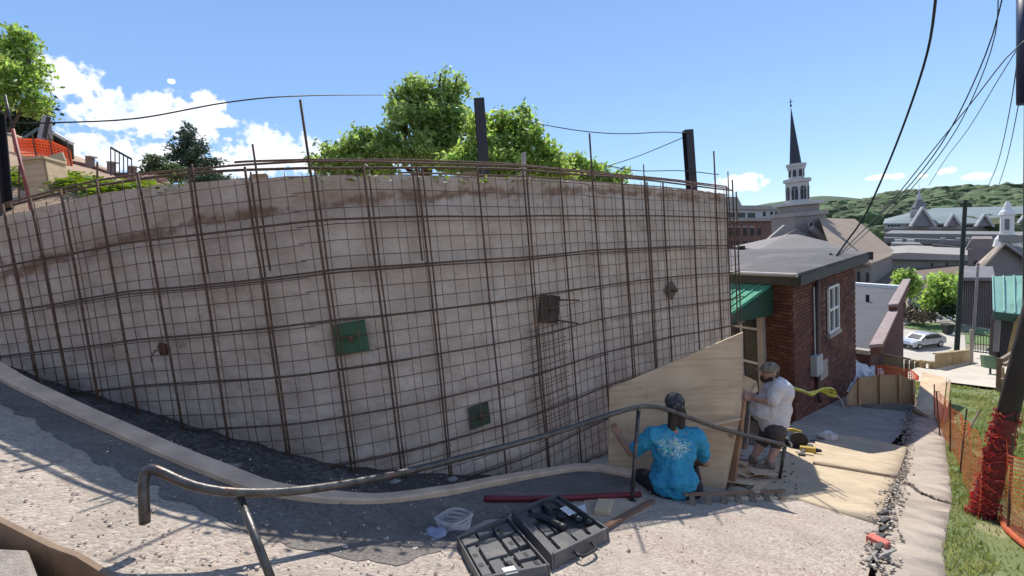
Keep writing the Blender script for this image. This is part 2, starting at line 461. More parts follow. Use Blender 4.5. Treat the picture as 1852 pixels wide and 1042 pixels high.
# ================================================================== THE WALL
ZW = [(-60, 4.75), (0, 4.6), (180, 4.3), (350, 4.1), (560, 4.05), (750, 4.4), (930, 5.05), (1100, 6.15), (1250, 7.25), (1312, 7.8)]
TOPY = [(-60, 410), (0, 393), (90, 371), (170, 352), (280, 336), (420, 324), (560, 318), (750, 317), (930, 321), (1100, 331), (1250, 344), (1312, 351)]
def wall_top(px):
    return W(px, interp(px, TOPY), smooth_interp(px, ZW))
NU = 260
WT = [wall_top(-60 + (1312 + 60) * i / NU) for i in range(NU + 1)]
ARC = [0.0]
for a, b in zip(WT, WT[1:]): ARC.append(ARC[-1] + (Vector((b.x, b.y)) - Vector((a.x, a.y))).length)
LEN = ARC[-1]
def at_arc(s):
    s = max(0.0, min(LEN, s)); lo, hi = 0, NU
    while hi - lo > 1:
        m = (lo + hi) // 2
        if ARC[m] <= s: lo = m
        else: hi = m
    t = (s - ARC[lo]) / max(1e-6, ARC[hi] - ARC[lo])
    p = WT[lo].lerp(WT[hi], t); d = (WT[hi] - WT[lo]); d.z = 0; d.normalize()
    return p, Vector((d.y, -d.x, 0))                       # top point and outward (camera side) normal
def arc_of(px):
    t = (px + 60) / (1312 + 60) * NU; i = int(max(0, min(NU - 1, t)))
    return ARC[i] + (ARC[i + 1] - ARC[i]) * (t - i)
def wall_base(p): return GH(p.x, p.y) - 0.20
def on_face(px, py, off=0.0):
    """pixel -> (arc length, height) on the wall face"""
    r = ray(px, py); best = None
    for i in range(NU):
        a, b = WT[i], WT[i + 1]; n = Vector((b.y - a.y, -(b.x - a.x)))
        den = n.x * r.x + n.y * r.y
        if abs(den) < 1e-9: continue
        t = (n.x * a.x + n.y * a.y) / den; q = r * t
        u = ((q.x - a.x) * (b.x - a.x) + (q.y - a.y) * (b.y - a.y)) / ((b.x - a.x) ** 2 + (b.y - a.y) ** 2)
        if t > 0 and -0.001 <= u <= 1.001: best = (ARC[i] + u * (ARC[i + 1] - ARC[i]), q.z); break
    return best
def face_pt(s, h, off):
    p, n = at_arc(s); return Vector((p.x, p.y, h)) + n * off
SEAM = [on_face(x, y) for x, y in ((6, 497), (60, 478), (150, 455), (220, 436), (325, 412), (440, 388), (564, 375), (665, 360), (754, 358), (826, 351), (948, 346), (1100, 345), (1200, 352), (1305, 362))]
def build_wall():
    nv = 70; cols = 420; bm = bmesh.new(); uvl = bm.loops.layers.uv.new('UVMap'); grid = []; uvs = {}
    for i in range(cols + 1):
        s = LEN * i / cols; p, n = at_arc(s); b = wall_base(p); seam = interp(s, SEAM); colv = []
        top = p.z + 0.012 * noise.noise(Vector((s * 5, 0, 3)))
        for j in range(nv + 1):
            h = b + (top - b) * j / nv
            q = Vector((s * 1.1, h * 1.4, 0.0))
            d = 0.028 * noise.noise(q) + 0.012 * noise.noise(q * 3.3) + 0.005 * noise.noise(q * 11)
            vd = h - seam + 0.14 * noise.noise(Vector((s * 1.7, h * 2, 9)))
            d -= 0.035 * math.exp(-(vd / 0.055) ** 2) * (0.5 + 0.8 * noise.noise(Vector((s * 2.1, 4, 4))) + 0.3)
            v = bm.verts.new(Vector((p.x, p.y, h)) + n * d); uvs[v] = (s, h - seam); colv.append(v)
        grid.append(colv)
    for i in range(cols):
        for j in range(nv):
            bm.faces.new((grid[i][j], grid[i + 1][j], grid[i + 1][j + 1], grid[i][j + 1]))
    # body behind: top, back and the far end
    T = 0.28
    back = []
    for i in range(cols + 1):
        s = LEN * i / cols; p, n = at_arc(s); b = wall_base(p)
        vt = bm.verts.new(Vector((p.x, p.y, p.z)) - n * T); vb = bm.verts.new(Vector((p.x, p.y, b)) - n * T)
        uvs[vt] = (s, 0.5); uvs[vb] = (s, -2); back.append((vb, vt))
    for i in range(cols):
        bm.faces.new((grid[i][nv], grid[i + 1][nv], back[i + 1][1], back[i][1]))
        bm.faces.new((back[i][0], back[i][1], back[i + 1][1], back[i + 1][0]))
    for k in (0, cols):
        col = [grid[k][j] for j in range(nv + 1)] + [back[k][1], back[k][0]]
        bm.faces.new(col if k else col[::-1])
    for f in bm.faces:
        for l in f.loops: l[uvl].uv = uvs[l.vert]
        f.smooth = True
    bmesh.ops.recalc_face_normals(bm, faces=bm.faces)
    me = bpy.data.meshes.new('retaining_wall'); bm.to_mesh(me); bm.free()
    me.materials.append(wall_material())
    me2 = me
    o = bpy.data.objects.new('retaining_wall', me2); COL.objects.link(o)
    md = o.modifiers.new('edges', 'EDGE_SPLIT'); md.split_angle = R(40)
    tag(o, 'long curved grey sprayed concrete retaining wall behind a rusty rebar grid', 'wall')
build_wall()

# ---- anchor plates
def anchor(px, py, size, rot, m, label, studs=0, thick=0.018, off=0.045):
    s, h = on_face(px, py); p, n = at_arc(s); t = Vector((n.y * -1, n.x, 0)); t = Vector((-n.y, n.x, 0)); up = Vector((0, 0, 1))
    c = face_pt(s, h, off); root = thing('anchor_plate', label, 'anchor plate', c, 'anchor plates on the wall')
    ca, sa = math.cos(R(rot)), math.sin(R(rot)); a = t * ca + up * sa; b = -t * sa + up * ca
    mb = MB(); k = size / 2
    mb.hexa([c + a * i * k + b * j * k + n * l for l in (-thick, 0) for i, j in ((-1, -1), (1, -1), (1, 1), (-1, 1))])
    obj('plate', mb, m, root, bevel=0.004)
    nb = MB(); nb.tube([c, c + n * 0.045], 0.032, 6); obj('nut', nb, M_rebar, root)
    nb = MB(); nb.tube([c + n * 0.03, c + n * 0.10], 0.014, 8); obj('bolt', nb, M_rebar, root)
    for q in range(studs):
        o0 = c + a * k * 0.9 + b * (0.5 - q) * size * 0.75
        nb = MB(); nb.tube([o0 - n * 0.01, o0 + n * 0.05 + t * -0.02, o0 + n * 0.10 + (-t) * 0.0 + Vector((0.16, 0, -0.02 - 0.03 * q))], 0.011, 6); obj('stud', nb, M_rebar, root)
M_green = mat("green_paint_steel", (0.035, 0.13, 0.062), (0.05, 0.10, 0.055), 9, 0.7, 0.1, 40, spots=[(12, 0.6, (0.10, 0.08, 0.05), 0.7)])
M_dkgreen = mat("dirty_green_steel", (0.045, 0.085, 0.05), (0.05, 0.055, 0.04), 9, 0.8, 0.1, 40)
M_brownpl = mat("rusty_plate", (0.075, 0.055, 0.04), (0.045, 0.033, 0.026), 9, 0.85, 0.3, 60)
M_greypl = mat("grey_plate", (0.15, 0.14, 0.115), (0.10, 0.09, 0.075), 9, 0.85, 0.3, 60)
anchor(635, 610, 0.285, 3, M_green, 'bright green square anchor plate with a dark bolt, on the middle of the wall')
anchor(864, 750, 0.235, 2, M_dkgreen, 'dull green square anchor plate low on the wall near the handrail')
anchor(990, 559, 0.32, -12, M_brownpl, 'tilted rusty brown anchor plate with two bars poking out of its side', studs=2)
anchor(1211, 525, 0.21, 42, M_greypl, 'grey diamond-turned anchor plate near the far end of the wall')
def rust_hole():
    s, h = on_face(298, 630); c = face_pt(s, h, 0.05); p, n = at_arc(s)
    root = thing('anchor_stub', 'broken rusty anchor stub in torn concrete on the uphill half of the wall', 'anchor stub', c)
    mb = MB(); mb.ball(c - n * 0.035, (0.055, 0.03, 0.065), seg=9, rings=6)
    for v in mb.v: v += Vector((rnd.uniform(-.012, .012), 0, rnd.uniform(-.012, .012)))
    obj('collar', mb, mat("rust_lump", (0.17, 0.07, 0.045), (0.08, 0.04, 0.03), 30, 0.9, 0.6, 80), root, smooth=True)
    mb = MB(); mb.tube([c - n * 0.04, c + n * 0.05, c + n * 0.06 + Vector((-0.03, 0, -0.05)), c + n * 0.045 + Vector((-0.045, 0, -0.11))], 0.008, 6); obj('hooked_wire', mb, M_wire, root)
rust_hole()

# ---- rebar cage
HL0 = [on_face(x, y) for x, y in ((0, 486), (150, 458), (240, 440), (463, 414), (600, 398), (800, 393), (926, 394), (1050, 391), (1200, 392), (1305, 396))]
cage = thing('rebar_grid', 'rusty rebar grid and welded wire mesh standing against the grey wall', 'rebar grid', face_pt(arc_of(500), wall_base(WT[100]), 0.1))
def wob(s, k): return 0.012 * noise.noise(Vector((s * 0.9, k * 3.7, 1.0)))
def hbar(name, hf, s0, s1, off, r, m, k, seg=0.16, n=6):
    N_ = max(2, int((s1 - s0) / seg)); pts = []
    for i in range(N_ + 1):
        s = s0 + (s1 - s0) * i / N_
        pts.append(face_pt(s, hf(s) + wob(s, k), off + 0.5 * wob(s * 1.3, k + 5)))
    if s1 >= LEN - 0.01:                                   # run past the wall's end
        d = (pts[-1] - pts[-2]).normalized(); pts.append(pts[-1] + d * (0.12 + 0.14 * rnd.random()))
    obj(name, MB().tube(pts, r, n), m, cage, smooth=True)
def vbar(name, s, b, t, off, r, m, lean=0.0, n=6):
    pts = []; N_ = 6
    for i in range(N_ + 1):
        h = b + (t - b) * i / N_
        pts.append(face_pt(s + lean * (i / N_ - 0.5) + 0.010 * noise.noise(Vector((s * 7, h * 1.3, 2))), h, off + 0.010 * noise.noise(Vector((s * 5, h * 1.1, 7)))))
    obj(name, MB().tube(pts, r, n), m, cage, smooth=True)
SP = 0.435
for k in range(-1, 8):
    f = (lambda s, k=k: interp(s, HL0) - SP * k - 0.012 * max(0, s - 6) * k * 0.25)
    lo, hi = 0.0, LEN
    def okh(s): 
        p, n = at_arc(s); return wall_base(p) + 0.06 < f(s) < p.z + 0.02
    ss = [LEN * i / 200 for i in range(201) if okh(LEN * i / 200)]
    if not ss: continue
    if k == -1: continue
    hbar('rebar', f, ss[0], ss[-1], 0.105, 0.0098, M_rebar, k)
    if k in (1, 4): hbar('rebar', (lambda s, f=f: f(s) - 0.022), ss[0] + 1.1 * k, ss[-1] - 0.8 * k, 0.118, 0.0075, M_rebar, k + 20)
heavy_px = [38, 88, 140, 205, 280, 362, 463, 570, 658, 748, 853, 932, 998, 1058, 1110, 1153, 1185, 1238, 1281, 1300]
tall = {570: 192, 463: None}
for px in heavy_px:
    s = arc_of(px); p, n = at_arc(s); top = p.z + rnd.uniform(0.05, 0.12)
    if px == 570: top = (W(570, 192, smooth_interp(570, ZW))).z
    if px == 1058: top = W(1058, 247, smooth_interp(1058, ZW)).z
    if px == 1281: top = W(1283, 277, smooth_interp(1281, ZW)).z
    vbar('rebar', s, wall_base(p) + 0.0, top, 0.128, 0.0105 if px < 1000 else 0.012, M_rebar, rnd.uniform(-.03, .03))
    if rnd.random() < 0.22:
        vbar('rebar', s + 0.035, wall_base(p), p.z + 0.03, 0.13, 0.008, M_rebar, rnd.uniform(-.03, .03))
# top-hat lone bars
for px, py in ((477, 266), (1312, 312), (740, 296), (366, 300), (1155, 300)):
    s = arc_of(min(px, 1308)); p, n = at_arc(s)
    vbar('rebar', s, p.z - 0.8, W(px, py, smooth_interp(px, ZW)).z, 0.10, 0.0085, M_rebar)
# light mesh
CELL = 0.142
s = 0.05; i = 0
while s < LEN:
    p, n = at_arc(s)
    b = wall_base(p) + rnd.uniform(0.02, 0.15); t = p.z + rnd.uniform(-0.05, 0.09)
    vbar('wire', s, b, t, 0.075 + (0.012 if (i // 11) % 2 else 0), 0.0040, M_wire, rnd.uniform(-.012, .012), n=4)
    s += CELL * (1 if (i % 11) else 0.55); i += 1
for k in range(-3, 24):
    f = (lambda s, k=k: interp(s, HL0) - 0.05 - CELL * k - 0.012 * max(0, s - 6) * k * 0.08)
    ss = [LEN * i / 200 for i in range(201) if (lambda s: wall_base(at_arc(s)[0]) + 0.05 < f(s) < at_arc(s)[0].z - 0.02)(LEN * i / 200)]
    if len(ss) < 4: continue
    # sheets of mesh: three lengths, lapped
    cuts = [ss[0], ss[0] + (ss[-1] - ss[0]) * 0.36, ss[0] + (ss[-1] - ss[0]) * 0.68, ss[-1]]
    for c in range(3):
        dz = (0.0, 0.012, -0.008)[c]
        hbar('wire', (lambda s, dz=dz: f(s) + dz), max(0, cuts[c] - 0.02), min(LEN, cuts[c + 1] + (0.02 if c < 2 else 0)), 0.066 + 0.006 * c, 0.0040, M_wire, k + 40 + c, seg=0.3, n=4)
# lapped patches of finer mesh
def fine_patch(x0, y0, x1, y1, step):
    s0, h0 = on_face(x0, y0); s1, h1 = on_face(x1, y1)
    q = s0
    while q < s1:
        pts = [face_pt(q + 0.006 * math.sin(h * 5), h, 0.088) for h in (h1, (h0 + h1) / 2, h0)]
        obj('wire', MB().tube(pts, 0.0048, 4), M_wire, cage); q += step
    h = h1
    while h < h0:
        obj('wire', MB().tube([face_pt(s0 - 0.05, h, 0.083), face_pt((s0 + s1) / 2, h, 0.085), face_pt(s1 + 0.05, h, 0.083)], 0.0048, 4), M_wire, cage); h += step
fine_patch(950, 592, 1022, 770, 0.085)
# bars lying along the top
for dz, off, s0, s1, r in ((0.075, 0.02, 0, 1, 0.012), (0.125, -0.05, 0.05, 1, 0.010), (0.17, -0.16, 0.30, 1, 0.0105), (0.05, -0.2, 0.45, 0.97, 0.009)):
    N_ = 60; pts = []
    for i in range(N_ + 1):
        s = LEN * (s0 + (s1 - s0) * i / N_); p, n = at_arc(s)
        pts.append(p + n * off + Vector((0, 0, dz + 0.02 * noise.noise(Vector((s * .7, dz * 60, 0))))))
    if s1 == 1:
        pts.append(pts[-1] + (pts[-1] - pts[-2]).normalized() * (0.15 + abs(off)))
    obj('rebar', MB().tube(pts, r, 6), M_rebar, cage, smooth=True)
# wire mesh standing free past the wall's end
pe, ne = at_arc(LEN); de = Vector((-ne.y, ne.x, 0)) * 1.0
for k in range(2):
    q = pe + de * (0.05 + 0.10 * k) + ne * 0.10
    obj('rebar', MB().tube([Vector((q.x, q.y, pe.z - 2.2)), Vector((q.x, q.y, pe.z + 0.22 - 0.2 * k))], 0.011, 6), M_rebar, cage)
# tie wires: little twists on crossings
tw = MB()
for px in heavy_px:
    s = arc_of(px); p, n = at_arc(s)
    for k in range(0, 7):
        h = interp(s, HL0) - SP * k - 0.012 * max(0, s - 6) * k * 0.25
        if h > wall_base(p) + 0.1:
            c = face_pt(s, h, 0.14); tw.tube([c + Vector((-.02, 0, .02)), c + n * 0.012, c + Vector((.02, 0, -.02)), c + Vector((.035, 0, -.045)) + n * 0.02], 0.003, 3)
obj('tie_wire', tw, M_wire, cage, kind='stuff')

# ================================================================== GROUND
M_dirt = mat("dirt", (0.20, 0.15, 0.11), (0.12, 0.09, 0.065), 3, 0.95, 0.5, 25, spots=[(6, 0.6, (0.28, 0.23, 0.18), 0.6)])
M_farground = mat("far_ground", (0.10, 0.12, 0.05), (0.20, 0.19, 0.15), 0.03, 0.95)
def town_h(x, y):
    return -16.5
def terrain(x, y):
    r = math.hypot(x, y)
    near = GH(x, y) - 0.30
    t = max(0.0, min(1.0, (y - 17.0) / 16.0)); t = t * t * (3 - 2 * t)
    tx = max(0.0, min(1.0, (-2.0 - x) / 10.0))
    far = town_h(x, y)
    h = near * (1 - t) + far * t
    if x < -6: h = h * (1 - 0) 
    return h
def build_ground():
    mb = MB(); rows = []
    rs = [0.0, .4, .8, 1.3, 1.9, 2.6, 3.4, 4.3, 5.3, 6.5, 8, 9.5, 11, 13, 15, 17, 19, 21, 24, 27, 30, 34, 40, 50, 70, 100, 160, 260, 420, 700, 1200, 2500, 5000, 9000]
    na = 96
    for r in rs:
        row = []
        for k in range(na + 1):
            a = 2 * math.pi * k / na; x, y = r * math.sin(a), r * math.cos(a)
            row.append(Vector((x, y, terrain(x, y) if r < 60 else -16.5 - (0 if y > 0 else 0))))
        rows.append(row)
    mb.grid(rows); obj('ground', mb, M_dirt, kind='structure', smooth=True)
build_ground()
def Gp(px, py, dz=0): 
    p = G(px, py, dz); return p
KERB = [(-60, 648), (0, 690), (100, 741), (200, 787), (300, 832), (420, 880), (500, 902), (650, 914), (800, 899), (950, 869), (1060, 853), (1142, 866)]
kerb_line = curve_pts([Gp(x, y) for x, y in KERB], 0.15)
M_walk = mat("exposed_aggregate", (0.49, 0.415, 0.34), (0.36, 0.30, 0.245), 3, 0.9, 0.8, 85, pebbles=(48, (0.30, 0.225, 0.17), (0.70, 0.61, 0.51), 0.42), spots=[(1.6, 0.56, (0.42, 0.30, 0.25), 0.5), (11, 0.66, (0.80, 0.72, 0.62), 0.6), (7, 0.68, (0.22, 0.17, 0.13), 0.5)])
M_walkgrey = mat("exposed_aggregate_old", (0.44, 0.40, 0.34), (0.31, 0.275, 0.23), 4, 0.9, 0.9, 85, pebbles=(70, (0.13, 0.11, 0.09), (0.74, 0.68, 0.58), 0.85))
edge_px = [(-80, 895), (0, 935), (100, 985), (210, 1040)]
edge_line = [Gp(x, y) for x, y in edge_px]
edge2 = [Vector((-0.75, 1.25, 0)), Vector((-0.2, 0.75, 0)), Vector((0.8, 0.5, 0)), Vector((1.8, 0.9, 0))]
farb = [Gp(x, y) for x, y in ((1146, 884), (1200, 905), (1250, 914), (1330, 906), (1440, 903), (1510, 925), (1590, 948))]
rightb = [Gp(1583, 990), Gp(1570, 1042), Gp(1560, 1110)]
outline = [p for p in kerb_line] + farb + rightb + edge2[::-1] + edge_line[::-1]
patch('sidewalk', outline, M_walk, 0.0, 0.14, rough=0.006)
M_shade = mat("painted_shade", (0.20, 0.175, 0.155), (0.115, 0.10, 0.092), 4, 0.95, 0.7, 60, pebbles=(60, (0.10, 0.085, 0.075), (0.32, 0.28, 0.24), 0.4))  # darker tone painting the wall's cast shade onto the walkway
shade_out = [p for p in kerb_line if True] + [Gp(x, y) for x, y in ((1142, 890), (1130, 899), (1050, 908), (950, 925), (860, 950), (810, 990), (740, 1012), (640, 1016), (540, 992), (440, 960), (330, 908), (230, 862), (120, 802), (40, 752), (-60, 700))]
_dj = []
for i_, p_ in enumerate(curve_pts([Vector((q.x, q.y, 0)) for q in shade_out[len(kerb_line):]], .05)):
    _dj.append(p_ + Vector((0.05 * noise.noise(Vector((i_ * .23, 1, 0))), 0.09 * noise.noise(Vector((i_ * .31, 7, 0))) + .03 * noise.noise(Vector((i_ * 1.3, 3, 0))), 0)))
shade_out = shade_out[:len(kerb_line)] + _dj
patch('painted_shade_strip', shade_out, M_shade, 0.004, 0.14, rough=0.006)
# near edge board, riser and lower step
def ribbon(name, line, hts, m, label, cat, th=0.04, **k):
    """upright strip under a line: hts = (top, bottom) relative to the ground function"""
    mb = MB(); n = len(line); vs = []
    for i, p in enumerate(line):
        d = (line[min(i + 1, n - 1)] - line[max(i - 1, 0)]); d.z = 0; d.normalize(); nn = Vector((d.y, -d.x, 0))
        g = GH(p.x, p.y)
        for o_ in (0, th):
            for h in hts: vs.append(Vector((p.x, p.y, g + h)) + nn * o_)
    fs = []
    for i in range(n - 1):
        a = i * 4; b = a + 4
        fs += [(a, a + 1, b + 1, b), (a + 2, b + 2, b + 3, a + 3), (a, b, b + 2, a + 2), (a + 1, a + 3, b + 3, b + 1)]
    fs += [(0, 2, 3, 1), (4 * n - 4, 4 * n - 3, 4 * n - 1, 4 * n - 2)]
    mb.add(vs, fs)
    return solo(name, mb, m, label, cat, **k)
el = curve_pts(edge_line + edge2[:2], 0.15)
ribbon('edging_board', el, (0.004, -0.20), M_lumber_old, 'brown edging board holding the near edge of the aggregate walkway', 'edging board', 0.022)
M_step = mat("step_concrete", (0.43, 0.37, 0.31), (0.30, 0.25, 0.21), 6, 0.9, 0.9, 60)
def concrete_block():
    p = [(-140, 985), (50, 992), (84, 1080), (-140, 1090)]
    q = [ray(x, y) for x, y in p]; top = -1.14
    q = [r * (top / r.z) for r in q]
    mb = MB().prism(q, (0, 0, -0.35)); o = solo('concrete_block', mb, M_step, 'pale concrete block standing below the edging board', 'concrete block', bevel=0.02)
concrete_block()
# kerb beam between the ditch and the walkway
def sweep(name, line, w, h0, h1, m, label, cat, wob_=0.004, hf=None, parent=None, part=False):
    mb = MB(); n = len(line); vs = []; hf = hf or GH
    for i, p in enumerate(line):
        d = (line[min(i + 1, n - 1)] - line[max(i - 1, 0)]); d.z = 0; d.normalize(); nn = Vector((-d.y, d.x, 0))
        g = hf(p.x, p.y) + wob_ * noise.noise(p * 2.0)
        for o_, h in ((0, h0), (0, h1 - 0.012), (0.012, h1), (w - 0.012, h1), (w, h1 - 0.012), (w, h0)):
            vs.append(Vector((p.x, p.y, g + h)) + nn * o_)
    k = 6; fs = []
    for i in range(n - 1):
        for j in range(k): fs.append((i * k + j, i * k + (j + 1) % k, (i + 1) * k + (j + 1) % k, (i + 1) * k + j))
    fs += [tuple(range(k))[::-1], tuple(range((n - 1) * k, n * k))]
    mb.add(vs, fs)
    return obj(name, mb, m, parent, smooth=False) if part else solo(name, mb, m, label, cat)
M_kerb = mat("kerb_concrete", (0.72, 0.52, 0.36), (0.52, 0.37, 0.26), 5, 0.85, 0.4, 50)
sweep('kerb', kerb_line, 0.125, -0.25, 0.05, M_kerb, 'low tan concrete kerb running along the foot of the wall', 'kerb', 0.012)
# the ditch between kerb and wall
def ditch():
    mb = MB(); rows = []
    for i in range(200):
        s = LEN * i / 199; p, n = at_arc(s)
        # nearest kerb point
        q = min(kerb_line, key=lambda k: (k.x - p.x) ** 2 + (k.y - p.y) ** 2)
        row = []
        for j in range(9):
            t = j / 8; x = p.x * (1 - t) + q.x * t; y = p.y * (1 - t) + q.y * t
            row.append(Vector((x, y, GH(x, y) - 0.14 - 0.03 * math.sin(t * 3.14) + 0.035 * noise.noise(Vector((x * 5, y * 5, 0))))))
        rows.append(row)
    mb.grid(rows); obj('gravel_strip', mb, mat("ditch_gravel", (0.10, 0.085, 0.08), (0.05, 0.045, 0.045), 4, 0.95, 1.0, 60, pebbles=(30, (0.05, 0.045, 0.04), (0.24, 0.21, 0.19), 0.6)), kind='structure', smooth=True)
ditch()
def loose_stones():
    mb = MB(); r = random.Random(77)
    for _ in range(1300):
        px = r.uniform(-40, 1590); py = r.uniform(760, 1060); p = G(px, py)
        if p.y < .4 or not (-3 < p.x < 4.4): continue
        sidew = py > interp(px, [(0, 745), (100, 805), (250, 905), (400, 978), (560, 1015), (740, 1020), (840, 985), (1150, 905), (1600, 940)])
        if not sidew and r.random() < .6: continue
        if py > interp(px, [(0, 925), (210, 1035), (260, 1100)]): continue
        s = r.uniform(.003, .0075) * (1.5 if r.random() < .08 else 1); mb.ball(p + Vector((0, 0, s * .5 + .006)), (s * 1.3, s, s * .7), Matrix.Rotation(r.uniform(0, 3), 3, 'Z'), 5, 3)
    tag(obj('gravel', mb, mat("loose_gravel", (0.66, 0.56, 0.46), (0.40, 0.32, 0.26), 60, .9, island=.45), fix=False, kind='stuff'), 'loose grit and small stones scattered over the aggregate walkway', 'gravel')
loose_stones()
# pale chunks of spilled concrete on it
for px, py, sz in ((100, 740, .10), (243, 790, .11), (307, 826, .13), (398, 852, .14), (905, 855, .06), (716, 872, .05), (818, 868, .05)):
    p = G(px, py, -0.12); mb = MB().ball(p + Vector((0, 0, .01)), (sz, sz * .8, sz * .28), seg=9, rings=6)
    for v in mb.v: v += Vector((noise.noise(v * 9), noise.noise(v * 9 + Vector((5, 0, 0))), noise.noise(v * 9 + Vector((0, 5, 0))))) * sz * 0.35
    solo('concrete_lump', mb, mat("pale_lump", (0.36, 0.34, 0.32), (0.22, 0.21, 0.2), 20, 0.9, 0.5, 60), 'pale lump of spilled concrete ' + {100: 'at the uphill end', 243: 'above the middle of the tan kerb', 307: 'above the short bent end of the handrail', 398: 'biggest, above the first handrail post', 905: 'nearest the plywood form in the dark strip', 716: 'smallest, in the strip below the first green plate', 818: 'in the strip just below the second green plate'}[px], 'concrete lump', 'spilled concrete lumps at the foot of the wall', smooth=True)

# ================================================================== HANDRAIL
def handrail():
    pts = [W(262, 946, 2.17), W(260, 900, 2.17), W(261, 862, 2.19), W(272, 848, 2.2), W(300, 858, 2.2), W(350, 879, 2.23), W(430, 891, 2.32), W(550, 886, 2.55), W(700, 861, 2.95), W(850, 824, 3.4), W(1000, 784, 3.9), W(1100, 751, 4.25), W(1150, 737, 4.45), W(1175, 735, 4.5), W(1210, 742, 4.6), W(1300, 774, 4.95), W(1418, 805, 5.45)]
    root = thing('handrail', 'dark bent steel pipe handrail running down beside the walkway', 'handrail', G(1142, 910))
    line = curve_pts(pts, 0.06)
    MP = mat("worn_pipe", (0.13, 0.12, 0.11), (0.06, 0.055, 0.052), 14, 0.36, 0.15, 60, metal=0.55, spots=[(10, 0.6, (0.15, 0.09, 0.06), 0.5)])
    obj('rail', MB().tube(line, 0.023, 12), MP, root, smooth=True)
    for a, b in (((433, 899, 2.33), (499, 1064, 2.33)), ((1155, 742, 4.46), None), ((1420, 806, 5.46), (1409, 868, 5.46))):
        A = W(*a)
        if b is None: B = G(1142, 908); B = Vector((B.x, B.y, B.z - 0.02))
        else:
            B = G(b[0], b[1]) - Vector((0, 0, .02))
        obj('post', MB().tube([A, B], 0.019, 10), MP, root, smooth=True)
        obj('base_flange', MB().lathe(B + Vector((0, 0, 0.02)), [(0.045, 0), (0.045, 0.012), (0.026, 0.02)], 12), MP, root)
handrail()
# ================================================================== RIGHT SIDE: SLABS, PATH, LAWN, LANDING
M_slab = mat("tan_slab", (0.56, 0.445, 0.30), (0.44, 0.345, 0.23), 2.4, 0.85, 0.35, 60, wave=((1, 9, 1), 1.8, (0.40, 0.29, 0.18), .5), spots=[(5, 0.62, (0.38, 0.30, 0.21), 0.6), (22, .68, (0.3, 0.22, 0.15), .6)])
M_path = mat("worn_path_concrete", (0.48, 0.41, 0.33), (0.33, 0.275, 0.22), 2.6, 0.9, 0.7, 50, spots=[(4, 0.58, (0.30, 0.25, 0.195), 0.6), (18, .66, (0.24, 0.19, 0.15), .6)])
M_asph = mat("grey_landing", (0.37, 0.34, 0.30), (0.27, 0.25, 0.225), 3, 0.9, 0.4, 60)
def GP(*pts): return [G(x, y) for x, y in pts]
patch('landing', GP((1340, 820), (1427, 770), (1452, 742), (1527, 705), (1560, 735), (1640, 742), (1640, 770), (1600, 812), (1580, 822), (1470, 800), (1445, 850), (1345, 880)), M_asph, -0.03, 0.4)
patch('concrete_slab', GP((1312, 905), (1330, 850), (1420, 815), (1450, 800), (1530, 803), (1640, 822), (1622, 868), (1590, 950), (1510, 925), (1440, 903)), M_slab, 0.02, 0.25, thick=0.06)
patch('concrete_slab', GP((1475, 800), (1508, 788), (1560, 797), (1640, 814), (1622, 868), (1470, 842)), M_slab, 0.055, 0.25, thick=0.04)
patch('path', GP((1652, 735), (1690, 752), (1708, 790), (1716, 850), (1722, 905), (1712, 960), (1706, 1000), (1715, 1060), (1720, 1140), (1520, 1200), (1575, 1100), (1585, 1040), (1600, 960), (1627, 880), (1640, 800)), M_path, 0.012, 0.3, rough=0.008, thick=0.08)
M_lawn = mat("lawn_soil", (0.16, 0.19, 0.07), (0.10, 0.14, 0.045), 1.2, 0.95, 0.6, 60, spots=[(1.1, 0.60, (0.33, 0.29, 0.16), 0.6), (4, 0.64, (0.22, 0.2, 0.1), 0.5)])
lawn_out = [G(x, y) for x, y in ((1655, 690), (1718, 697), (1850, 712), (1950, 722))] + [Vector((14, 8, 0)), Vector((9, 2, 0)), Vector((5, 0.4, 0)), Vector((2.6, 0.7, 0))] + [G(1722, 1100), G(1704, 1000), G(1712, 955), G(1722, 905), G(1716, 850), G(1708, 790), G(1690, 752), G(1660, 738)]
patch('lawn', lawn_out, M_lawn, 0.0, 0.4, rough=0.02)
far_path = [G(x, y, 0, 60) for x, y in ((1640, 672), (1755, 632), (1835, 642), (1900, 650), (1900, 716), (1850, 708), (1718, 692), (1640, 690))]
patch('far_path', far_path, mat("far_concrete", (0.58, 0.52, 0.43), (0.48, 0.43, 0.36), 1.2, 0.9, 0.2, 30), 0.01, 0.6)

